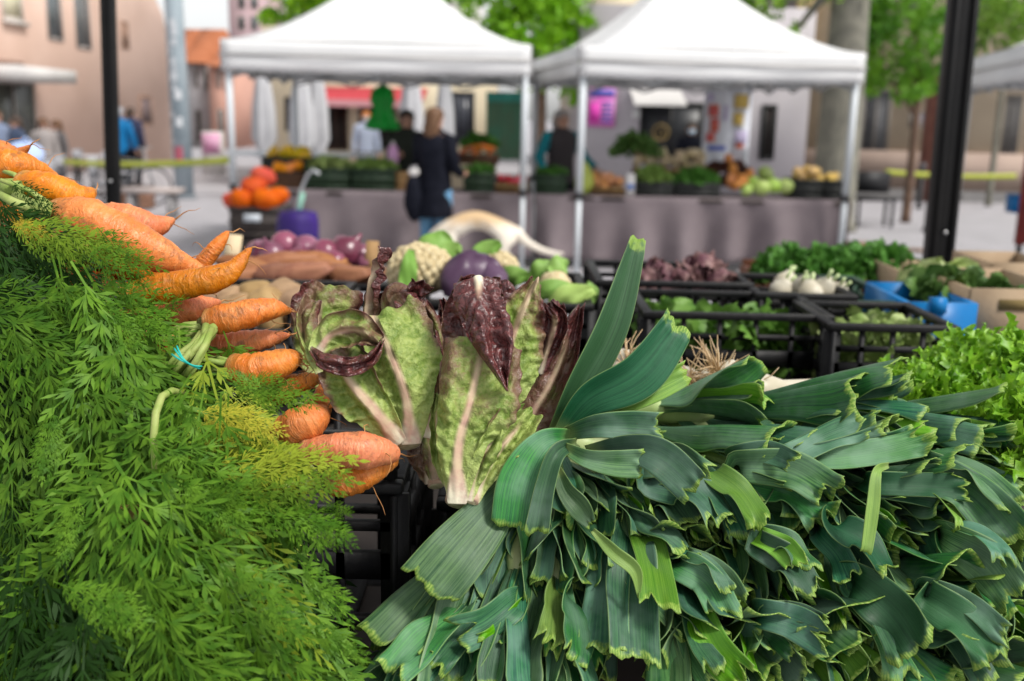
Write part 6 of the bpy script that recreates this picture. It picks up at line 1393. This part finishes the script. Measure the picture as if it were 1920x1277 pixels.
C_ = [
 (0, [(-40, 288, 1.22), (-5, 284, 1.20), (30, 290, 1.19), (58, 272, 1.18)], [18, 22, 14, 2]),
 (0, [(-25, 308, 1.14), (20, 312, 1.13), (62, 318, 1.15), (110, 330, 1.18)], [25, 32, 23, 3]),
 (0, [(40, 347, 1.10), (85, 352, 1.09), (145, 369, 1.10), (178, 358, 1.12)], [26, 31, 25, 7]),
 (1, [(96, 393, 1.08), (175, 417, 1.07), (280, 470, 1.08), (385, 512, 1.11)], [24, 42, 37, 10]),
 (1, [(180, 398, 1.14), (235, 412, 1.14), (285, 424, 1.15), (328, 412, 1.17)], [18, 30, 25, 5]),
 (1, [(150, 470, 1.13), (230, 488, 1.14), (300, 515, 1.15), (360, 520, 1.16)], [28, 34, 28, 14]),
 (2, [(360, 520, 1.14), (385, 488, 1.14), (412, 455, 1.14), (428, 434, 1.15)], [15, 16, 12, 4]),
 (2, [(215, 560, 1.04), (320, 538, 1.04), (420, 516, 1.04), (472, 464, 1.05)], [22, 29, 23, 4]),
 (2, [(180, 590, 1.10), (260, 570, 1.10), (330, 560, 1.11), (380, 550, 1.12)], [28, 32, 28, 14]),
 (2, [(305, 605, 1.08), (350, 582, 1.07), (385, 572, 1.09), (414, 566, 1.11)], [24, 25, 17, 4]),
 (3, [(384, 604, 1.02), (440, 594, 1.015), (505, 580, 1.03), (546, 583, 1.06)], [24, 28, 21, 4]),
 (3, [(380, 655, 1.05), (440, 645, 1.05), (500, 636, 1.06), (544, 628, 1.08)], [23, 24, 18, 3]),
 (4, [(432, 690, 1.0), (480, 694, .99), (535, 678, 1.0), (560, 670, 1.02)], [26, 33, 25, 10]),
 (4, [(500, 742, 1.03), (540, 728, 1.02), (572, 716, 1.02), (604, 708, 1.03)], [24, 24, 18, 8]),
 (4, [(515, 812, .99), (560, 800, .98), (590, 785, .985), (612, 768, 1.0)], [24, 36, 30, 10]),
 (5, [(560, 850, .975), (625, 843, .965), (690, 846, .97), (745, 850, 1.0)], [20, 31, 34, 14]),
 (5, [(610, 905, .99), (660, 895, .99), (700, 880, .995), (745, 862, 1.02)], [28, 33, 26, 8]),
 (5, [(585, 770, 1.06), (600, 760, 1.05), (610, 735, 1.05), (620, 700, 1.06)], [22, 24, 18, 6]),
]
for i, (k, pts, rad) in enumerate(C_):
    carrot(BUNCH[k], pts, rad, i)
for i, (k, pts, rad) in enumerate([(0, [(-40, 430, 1.17), (40, 450, 1.16), (120, 480, 1.17), (180, 500, 1.19)], [40, 46, 40, 22]), (0, [(-40, 395, 1.17), (20, 400, 1.16), (80, 425, 1.16), (140, 440, 1.18)], [26, 32, 28, 16]), (1, [(30, 540, 1.14), (110, 545, 1.13), (190, 550, 1.14), (250, 560, 1.16)], [44, 50, 44, 24]), (2, [(140, 640, 1.12), (210, 635, 1.11), (280, 640, 1.12), (330, 640, 1.14)], [44, 48, 40, 24])]):
    carrot(BUNCH[k], pts, rad, 40 + i, hair=False, stub=False)
# turquoise tie and its stalks
TIE = mat('rubber_band', (.02, .42, .36), rough=.4)
tb = MB()
for q in range(3):
    A_, B_ = at(322 + q * 5, 664 - q * 4, .948), at(372 + q * 3, 690 - q * 5, .952)
    tb.tube([A_.lerp(B_, j / 14) - V3((0, .012 * math.sin(math.pi * j / 14), -.004 * math.sin(math.pi * j / 14 + q))) for j in range(15)], .0009, 6)
tb.build('tie_band', TIE, BUNCH[3], True, True)
st = MB(); r1 = random.Random(3)
for j in range(11):
    x0 = 392 + r1.uniform(-14, 14); y0 = 618 + r1.uniform(-8, 10); x1 = 350 + r1.uniform(-28, 26); y1 = 672 + r1.uniform(-8, 14)
    st.tube([at(x0, y0, 1.0), at((x0 + x1) / 2 + 3, (y0 + y1) / 2, .975 + r1.uniform(-.01, .01)), at(x1, y1, .965 + r1.uniform(-.01, .01)), at(x1 - 30, y1 + 40, .98)], [.0042, .0034, .003, .0025], 8)
st.build('stalks', STALK, BUNCH[3], True, True)
st = MB()
st.tube([at(345, 738, .975), at(322, 733, .945), at(303, 744, .922), at(292, 775, .905), at(288, 820, .90), at(291, 875, .905), at(299, 930, .95)], [.0034, .0036, .0036, .0036, .0034, .0032, .003], 10)
st.build('stalk', STALK, BUNCH[8], True, True); st = MB()
st.tube([at(30, 372, 1.06), at(60, 388, 1.05), at(96, 394, 1.07)], [.008, .009, .010], 8)
st.tube([at(0, 352, 1.08), at(26, 356, 1.07), at(44, 354, 1.09)], [.010, .010, .011], 8)
st.tube([at(-10, 362, 1.05), at(30, 382, 1.035), at(92, 402, 1.06)], [.005, .0055, .006], 8)
st.build('stalks', STALK, BUNCH[0], True, True)
POLY = [(-60, 384), (50, 400), (120, 460), (200, 505), (255, 560), (285, 625), (325, 690), (420, 735), (490, 775), (515, 850), (560, 900), (570, 1000), (570, 1110), (575, 1250), (560, 1330), (-60, 1330)]
def inside(x, y):
    c = False; n = len(POLY)
    for i in range(n):
        (x0, y0), (x1, y1) = POLY[i], POLY[i - 1]
        if (y0 > y) != (y1 > y) and x < (x1 - x0) * (y - y0) / (y1 - y0) + x0: c = not c
    return c
def flow(px, py):
    """screen direction of hanging leaves in degrees (0 right, 90 down)"""
    top = max(0, 1 - (py - 380) / 420)
    return 90 - 62 * top * min(1, .4 + px / 400) - 18 * (px / 650)
G = [Greens() for _ in BUNCH]; r2 = random.Random(11)
def owner(px, py): return min(range(len(BN)), key=lambda i: (BN[i][0][0] - px) ** 2 + ((BN[i][0][1] - py) * .9) ** 2)
cnt = 0
def addf(px, py, an, L, dd, tint, k, tow, bury_=.03):
    global cnt
    a = R(an); d = RGT * math.cos(a) - UPV * math.sin(a) - FWD * tow
    for _ in range(7):
        tx = px + math.cos(a) * L * 1.02 / pxs(dd); ty = py + math.sin(a) * L * .95 / pxs(dd)
        if inside(tx, ty) or ty > 1277 or tx < 0: break
        L *= .84
    if L < .05: return
    nrm = np.array(CAMN) + np.array(UPV) * r2.uniform(.0, .7) + np.array(RGT) * r2.uniform(-.55, .55)
    P, F = place_frond(cnt, np.array(at(px, py, dd + bury_)), d, nrm, L, np.array([r2.uniform(-.15, .15), .0, -r2.uniform(.1, .5)]), r2.uniform(.8, 1.15), r2.uniform(-.5, .5))
    G[k].add(P, F, min(tint, .64)); cnt += 1
for i in range(110):       # deep layer of the heap, its shade painted on by a dark tint
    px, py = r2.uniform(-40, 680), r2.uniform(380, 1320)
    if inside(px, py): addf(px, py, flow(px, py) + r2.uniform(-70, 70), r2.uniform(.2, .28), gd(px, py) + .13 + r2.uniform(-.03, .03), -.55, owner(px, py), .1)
CL = []
y = 380
while y < 1330:
    x = -70 + (int(y) % 2) * 40
    while x < 690:
        px, py = x + r2.uniform(-32, 32), y + r2.uniform(-30, 30)
        if inside(px, py): CL.append((px, py))
        x += 132
    y += 100
CL.sort(key=lambda c: c[1] + r2.uniform(-60, 60))
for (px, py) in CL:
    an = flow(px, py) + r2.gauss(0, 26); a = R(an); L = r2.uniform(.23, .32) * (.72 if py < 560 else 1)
    tint = r2.choice([-.55, -.4, -.2, -.05, .1, .25, .40]) + (r2.choice([-.1, .12, .40]) if px > 300 and py < 980 else .05 if px > 420 else 0) - (.22 if px < 190 and py > 500 else 0) - (.2 if py > 1120 and px < 470 else 0)  # random tint per clump, plus painted shade on the left side and bottom
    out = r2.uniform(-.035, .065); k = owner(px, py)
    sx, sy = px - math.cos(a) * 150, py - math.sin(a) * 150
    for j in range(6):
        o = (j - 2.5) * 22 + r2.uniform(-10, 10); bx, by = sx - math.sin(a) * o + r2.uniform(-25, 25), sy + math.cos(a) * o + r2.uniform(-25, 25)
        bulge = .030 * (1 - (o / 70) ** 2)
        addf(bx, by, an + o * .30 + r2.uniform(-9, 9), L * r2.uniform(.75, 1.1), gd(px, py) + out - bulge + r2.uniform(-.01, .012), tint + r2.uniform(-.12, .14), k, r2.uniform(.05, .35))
# leaf sprays singled out in the photograph: base px, tip px, distance, tint, own bunch
HF = [((150, 460), (300, 505), 1.03, .45, 1), ((20, 425), (215, 465), 1.0, .5, 0), ((40, 460), (195, 478), 1.0, .45, 0), ((150, 580), (322, 600), .985, .3, 1), ((160, 560), (315, 555), 1.0, .35, 1), ((210, 600), (335, 640), .97, .15, 2),
      ((250, 620), (345, 560), 1.0, .2, 2), ((455, 745), (606, 752), .93, .42, 4), ((430, 720), (560, 735), .945, .4, 4), ((520, 745), (420, 700), .94, .35, 4),
      ((420, 900), (668, 866), .89, .72, 5), ((400, 870), (610, 880), .90, .78, 5), ((430, 930), (660, 905), .88, .45, 5), ((420, 850), (560, 850), .92, .6, 5), ((450, 960), (650, 1000), .87, .25, 5),
      ((370, 770), (530, 815), .92, .85, 4), ((340, 820), (500, 805), .925, .8, 4), ((10, 400), (70, 440), 1.03, 1.0, 0), ((20, 415), (95, 452), 1.02, 1.0, 0), ((5, 418), (60, 425), 1.03, .95, 0),
      ((120, 530), (240, 650), .97, .1, 6), ((100, 650), (230, 780), .95, .15, 6), ((180, 560), (262, 665), .965, .2, 2), ((225, 930), (205, 1000), .90, 2.2, 8), ((262, 930), (275, 985), .90, 2.2, 8), ((235, 945), (250, 970), .895, 2.1, 8),
      ((560, 980), (665, 1025), .86, .3, 9), ((590, 960), (660, 960), .88, .3, 9), ((560, 1050), (655, 1170), .83, .2, 9), ((440, 1050), (560, 1200), .82, .25, 12), ((560, 1180), (690, 1240), .82, .2, 12), ((100, 1090), (275, 1180), .80, .2, 10), ((300, 960), (480, 960), .87, .35, 8), ((320, 1000), (470, 900), .87, .35, 8), ((100, 760), (80, 900), .91, .2, 7), ((150, 930), (110, 1060), .87, .15, 7), ((330, 900), (450, 1000), .865, .35, 8)]
for i, (p, q, d, tint, k) in enumerate(HF):
    A = np.array(at(*p, d + .01)); B = np.array(at(*q, d - .012)); L = np.linalg.norm(B - A)
    P, F = place_frond(i + 3, A, (B - A) + np.array([0, 0, .10 * L]), np.array(CAMN) + np.array(UPV) * .5, L, np.array([0, 0, -.22]), 1.0, r2.uniform(-.5, .5))
    G[k].add(P, F, tint)
for k, g in enumerate(G):
    if g.n: g.build('foliage', BUNCH[k])
print('fronds', cnt, 'quads', sum(len(f) for g in G for f in g.F))
# ------------------------------------------------------------------ red romaine lettuces
def lettuce_mat():
    k = NT('romaine_leaf'); o = k.obj(); u, v, _ = k.sep(k.uv())
    pur = k.n('Attribute', attribute_name='purple').outputs['Fac']; rib = k.n('Attribute', attribute_name='rib').outputs['Fac']; vein = k.n('Attribute', attribute_name='vein').outputs['Fac']
    n1 = k.noise(o, 55, 4, .6); n2 = k.noise(o, 190, 3, .6)
    g = k.mix(k.ramp(k.math('ADD', k.math('MULTIPLY', n1, .6), k.math('MULTIPLY', n2, .4)), .36, .62), (.135, .215, .030, 1), (.34, .42, .115, 1))
    g = k.mix(k.math('MULTIPLY', k.ramp(v, .45, .05), .6), g, (.46, .54, .18, 1))
    p = k.math('ADD', pur, k.math('MULTIPLY', k.math('SUBTRACT', k.noise(o, 26, 5, .65), .48), 1.0)); p = k.math('ADD', p, k.math('MULTIPLY', k.math('SUBTRACT', n2, .5), .35))
    br = k.mix(k.ramp(n2, .35, .7), (.062, .018, .018, 1), (.155, .042, .040, 1))
    col = k.mix(k.ramp(p, .18, .50), g, (.175, .105, .060, 1))
    col = k.mix(k.ramp(p, .42, .86), col, br)
    col = k.mix(k.math('MULTIPLY', vein, .30), col, k.mix(k.ramp(pur, .3, .9), (.46, .54, .24, 1), (.20, .08, .07, 1)))
    ribc = k.mix(k.ramp(v, .0, .22), (.78, .74, .56, 1), (.56, .43, .28, 1)); ribc = k.mix(k.math('MULTIPLY', k.ramp(n1, .40, .75), .7), ribc, (.55, .29, .25, 1))
    col = k.mix(rib, col, ribc)
    k.put(k.b.inputs['Base Color'], col); k.put(k.b.inputs['Roughness'], k.math('SUBTRACT', .42, k.math('MULTIPLY', k.ramp(pur, .2, .9), .22)))
    k.put(k.b.inputs['Specular IOR Level'], k.math('ADD', .28, k.math('MULTIPLY', k.ramp(pur, .3, .9), .4)))
    k.bump(k.math('MULTIPLY', k.math('ADD', k.math('ADD', n2, k.math('MULTIPLY', n1, 1.2)), k.math('MULTIPLY', vein, -.4)), k.math('SUBTRACT', 1, k.math('MULTIPLY', rib, .85))), .7, .004)
    k.translucent(col, .08); return k.m
ROM = lettuce_mat()
ROMBASE = mat('lettuce_stump', (.66, .55, .40), (.50, .33, .24), 60, .55, .4, 120)
def romleaf(parent, pts, wl, wr, pur=(0, 0, 1), edge=.35, nrm=None, cup=.25, crinkle=1., ribw=.10, ribend=.85, seed=0, nv=64, nu=45, ruffle=1., name='leaf', roll=None, side=None):
    """leaf with outer face to the camera. pts (px, py, distance); widths in photo px; pur = purple at base, middle, tip"""
    W = [at(*p) for p in pts]; ds = interp([p[2] for p in pts], nv)
    C = catmull(W, nv); N = np.array(CAMN if nrm is None else nrm, float)
    T, S, N = frame(C, N)
    if roll is not None:
        a = np.radians(interp(roll, nv))[:, None]; S, N = S * np.cos(a) + N * np.sin(a), N * np.cos(a) - S * np.sin(a)
    v = np.linspace(0, 1, nv)[:, None]; u = np.linspace(-1, 1, nu)[None]
    Wl = (interp(wl, nv) * ds / FPX)[:, None]; Wr = (interp(wr, nv) * ds / FPX)[:, None]
    rs = np.random.default_rng(seed); sx = rs.uniform(0, 50)
    lat = np.where(u < 0, Wl, Wr); au = np.abs(u)
    L = np.linalg.norm(np.diff(C, axis=0), axis=1).sum()
    # side veins run out and forward from the midrib
    ph = v * L / .017 - au * lat / .017 * .8
    wob = np.zeros((nv, nu)); w2 = np.zeros((nv, nu)); w3 = np.zeros((nv, nu))
    for i in range(nv):
        for j in range(nu):
            q = V3((v[i, 0] * L * 60, float(u[0, j] * lat[i, j]) * 60, sx))
            wob[i, j] = noise.noise(q * .9); w2[i, j] = noise.noise(q * 2.1 + V3((7, 3, 1))); w3[i, j] = noise.noise(V3((v[i, 0] * L * 28, float(u[0, j]) * 2., sx + 9)))
    ph = ph + wob * .55
    fr = np.abs((ph % 1) - .5) * 2                     # 1 on a vein
    vein = np.clip((fr - .72) / .28, 0, 1) * np.clip((au * 1.2), .25, 1) * np.clip(1.4 - au, 0, 1)
    rib = np.clip(1 - np.maximum(0, au * lat - ribw * .02 * (1.15 - v / ribend + 2.2 * np.clip(.22 - v, 0, 1) / .22)) / .0034, 0, 1) * np.clip((ribend - v) / .12, 0, 1)
    bl = (1 - fr ** 2) * .0042 * np.clip(au * 3, 0, 1) * (1 - .3 * v)
    nn = -cup * (u * lat) ** 2 / .045 + crinkle * (1 - .8 * rib) * (-bl + .0042 * wob + .0028 * w2) * np.clip(.25 + v * 1.5, 0, 1)
    nn = nn + .006 * np.sin(u * 5 + 2 * w3 + seed) * np.clip(v * 1.5, 0, 1) * (au > -1) + ruffle * .013 * w3 * au ** 2.5 * np.clip(v * 2, 0, 1) + rib * .0022 * (1.2 - v)
    off = u * lat * (1 + .09 * ruffle * w2 * au ** 3 + .06 * ruffle * wob * au ** 3)
    P = C[:, None] + S[:, None] * off[..., None] + N[:, None] * nn[..., None] + T[:, None] * ((.006 * w3 + .003 * w2) * np.clip((v - .85) / .15, 0, 1))[..., None]
    pv = interp(pur, nv)[:, None]
    purple = pv + edge * np.clip((au - .62) / .38, 0, 1) ** 1.5 * np.clip(v * 1.6 - .2, 0, 1) + .18 * w3
    UV = np.stack(np.broadcast_arrays((u + 1) / 2, v), -1).reshape(-1, 2)
    o = MB().grid(P).build(name, ROM, parent, True, True, uvv=UV, attrs={'purple': purple, 'rib': rib, 'vein': vein})
    md = o.modifiers.new('thickness', 'SOLIDIFY'); md.thickness = .0008; md.offset = 0
    sb = o.modifiers.new('sub', 'SUBSURF'); sb.levels = 1; sb.render_levels = 1
    return o
def stump(parent, px, py, d, rx, ry, ax):
    b = MB(); a = unit(np.array(ax)); c = np.array(at(px, py, d)); r = rx * pxs(d)
    b.tube([c, c + a * r * .10, c + a * r * .5, c + a * r * 1.6], [r * .86, r * .95, r * .92, r * .5], 20)
    b.build('stem', ROMBASE, parent, True, True)
    cc = MB(); cc.tube([c - a * r * .05, c - a * r * .005], [r * .72, r * .8], 20)
    cc.build('cut_end', mat('cut_stem', (.62, .56, .36), (.42, .34, .20), 120, .5, .4, 200), parent, False, True)
# --- the lettuce nearer the carrots
t = thing('romaine_lettuce', 'red romaine lettuce beside the carrots, one leaf tip rolled over into a dark cup', 'lettuce', at(762, 829, 1.03), group='red romaine lettuces')
up1 = np.array(UPV) * .8 + np.array(FWD) * .45 - np.array(RGT) * .12
romleaf(t, [(700, 790, 1.09), (630, 690, 1.11), (600, 600, 1.12), (618, 528, 1.13)], [20, 55, 62, 40], [30, 60, 72, 62], (0, .12, .45), .55, seed=1, ribw=.08)          # back, leaning to the carrots
romleaf(t, [(770, 780, 1.10), (760, 690, 1.12), (738, 610, 1.13), (735, 552, 1.12)], [20, 40, 45, 30], [20, 40, 50, 32], (.3, .6, .9), .5, seed=2, ribw=.06)
romleaf(t, [(690, 640, 1.10), (692, 570, 1.10), (705, 510, 1.09), (718, 466, 1.08)], [8, 20, 18, 3], [10, 22, 15, 4], (.3, .7, 1.0), .4, seed=3, ribw=.05, cup=1.2, roll=[20, 40, 60, 70])
romleaf(t, [(735, 600, 1.09), (740, 560, 1.08), (765, 575, 1.06), (795, 598, 1.065)], [18, 28, 26, 12], [14, 22, 24, 8], (.35, .7, .9), .4, seed=4, ribw=.05, cup=.6)
romleaf(t, [(795, 760, 1.09), (808, 670, 1.08), (800, 600, 1.08), (778, 560, 1.07), (790, 528, 1.06)], [20, 34, 34, 22, 18], [14, 20, 22, 18, 26], (.1, .45, .95), .5, seed=5, ribw=.10, cup=.5)
romleaf(t, [(800, 822, 1.05), (816, 750, 1.06), (822, 680, 1.06), (815, 620, 1.07)], [18, 24, 24, 12], [8, 10, 10, 6], (.4, .7, .8), .4, seed=6, ribw=.06)
romleaf(t, [(770, 832, 1.012), (762, 750, 1.0), (738, 675, 1.01), (700, 590, 1.04)], [15, 62, 70, 40], [20, 52, 84, 92], (0, .02, .10), .45, seed=7, ribw=.16, cup=.22, ribend=1.1)   # broad face
romleaf(t, [(750, 830, 1.008), (704, 770, .985), (655, 712, .98), (622, 652, 1.0)], [14, 46, 56, 46], [14, 34, 52, 54], (.0, .04, .35), .45, seed=8, ribw=.17, cup=.22, ribend=1.0)
# rolled tip: the leaf end turns over forward into a dark cup
romleaf(t, [(592, 668, .985), (622, 628, .985), (668, 618, .98), (708, 642, .975)], [16, 34, 36, 14], [12, 30, 32, 12], (.15, .2, .45), .4, seed=9, ribw=.05, cup=-.7, crinkle=1.8, nv=48)
romleaf(t, [(582, 652, .985), (606, 676, .962), (652, 688, .955), (694, 672, .96), (716, 640, .972)], [4, 16, 19, 16, 4], [6, 15, 18, 15, 5], (.7, .8, .95), .3, seed=10, ribw=.01, cup=1.0, crinkle=1.4, ribend=.05)
romleaf(t, [(598, 700, .99), (575, 650, 1.0), (566, 600, 1.02), (584, 548, 1.04)], [6, 14, 16, 12], [8, 22, 28, 22], (.2, .35, .5), .5, seed=11, ribw=.01, cup=.5, ribend=.05)
stump(t, 763, 834, 1.022, 30, 14, up1)
# --- the upright lettuce in the middle
t = thing('romaine_lettuce', 'red romaine lettuce in the middle, dark wet leaf tip folded down over its pale face', 'lettuce', at(862, 941, 1.0), group='red romaine lettuces')
up2 = np.array(UPV) * .8 + np.array(FWD) * .5 + np.array(RGT) * .05
romleaf(t, [(950, 800, 1.10), (1010, 700, 1.12), (1040, 630, 1.13), (1043, 566, 1.13)], [20, 30, 32, 16], [20, 28, 26, 14], (.7, 1.0, 1.05), .3, seed=21, ribw=.04)
romleaf(t, [(900, 920, 1.04), (970, 820, 1.06), (1040, 700, 1.08), (1088, 568, 1.09)], [26, 52, 40, 6], [18, 42, 38, 8], (-.1, .50, .80), .35, seed=22, ribw=.06, cup=.5)     # tall outer leaf toward the leeks
romleaf(t, [(835, 690, 1.10), (828, 640, 1.10), (836, 595, 1.11), (828, 560, 1.11)], [10, 16, 16, 6], [12, 16, 16, 8], (.6, .8, .9), .4, seed=23, ribw=.05)
romleaf(t, [(900, 800, 1.09), (920, 690, 1.10), (935, 600, 1.11), (942, 525, 1.12)], [30, 60, 60, 40], [30, 50, 40, 20], (.2, .8, 1.0), .4, seed=24, ribw=.06)
romleaf(t, [(930, 790, 1.05), (945, 690, 1.04), (972, 600, 1.05), (1006, 522, 1.07)], [24, 50, 44, 8], [26, 66, 54, 14], (.0, .12, .42), .45, seed=25, ribw=.09, crinkle=1.4, cup=.15, ribend=1.15)
romleaf(t, [(1010, 700, 1.08), (1030, 640, 1.07), (1040, 600, 1.06), (1030, 575, 1.05)], [12, 20, 22, 10], [12, 22, 24, 12], (.9, 1.0, 1.05), .3, seed=26, ribw=.03)
romleaf(t, [(845, 925, 1.0), (832, 860, 1.0), (822, 800, 1.01), (824, 740, 1.02)], [6, 22, 16, 8], [10, 24, 26, 14], (-.1, -.1, .0), .0, seed=27, ribw=.05, ruffle=1.6)
romleaf(t, [(884, 938, .985), (917, 870, .99), (955, 820, 1.0), (1000, 765, 1.02)], [16, 36, 40, 20], [14, 28, 34, 24], (-.1, -.05, .12), .12, seed=28, ribw=.08, ruffle=1.6)
romleaf(t, [(856, 944, .972), (860, 838, .965), (882, 750, .965), (905, 640, .985)], [16, 42, 62, 72], [18, 52, 92, 78], (-.05, .08, .38), .30, seed=29, ribw=.16, cup=.16, ribend=.95)
romleaf(t, [(876, 938, .974), (892, 880, .972), (918, 830, .97), (945, 775, .975)], [10, 16, 22, 12], [10, 22, 24, 8], (-.1, -.05, .1), .3, seed=30, ribw=.05, ruffle=2.)
romleaf(t, [(876, 680, 1.03), (880, 620, 1.025), (888, 565, 1.015), (896, 520, 1.0)], [40, 52, 48, 30], [50, 60, 56, 40], (.5, .9, 1.0), .3, seed=32, ribw=.05)
romleaf(t, [(897, 519, .998), (900, 570, .975), (920, 645, .958), (951, 731, .955)], [34, 46, 44, 3], [46, 46, 30, 3], (1.0, .95, 1.0), .2, seed=31, ribw=.03, crinkle=1.7, cup=.5, ribend=.3)
stump(t, 866, 944, .985, 34, 14, up2)
# --- only its base shows between the two
t = thing('romaine_lettuce', 'red romaine lettuce lying behind the other two, only its brown cut base showing', 'lettuce', at(800, 900, 1.08), group='red romaine lettuces')
romleaf(t, [(812, 905, 1.05), (800, 860, 1.05), (800, 800, 1.08), (805, 740, 1.1)], [16, 34, 40, 30], [16, 32, 40, 30], (.5, .6, .7), .3, seed=41, ribw=.10)
romleaf(t, [(820, 905, 1.045), (812, 870, 1.035), (808, 840, 1.05), (806, 800, 1.09)], [12, 20, 24, 18], [12, 18, 20, 18], (.3, .4, .5), .3, seed=42, ribw=.10)
stump(t, 818, 912, 1.045, 17, 10, up1)
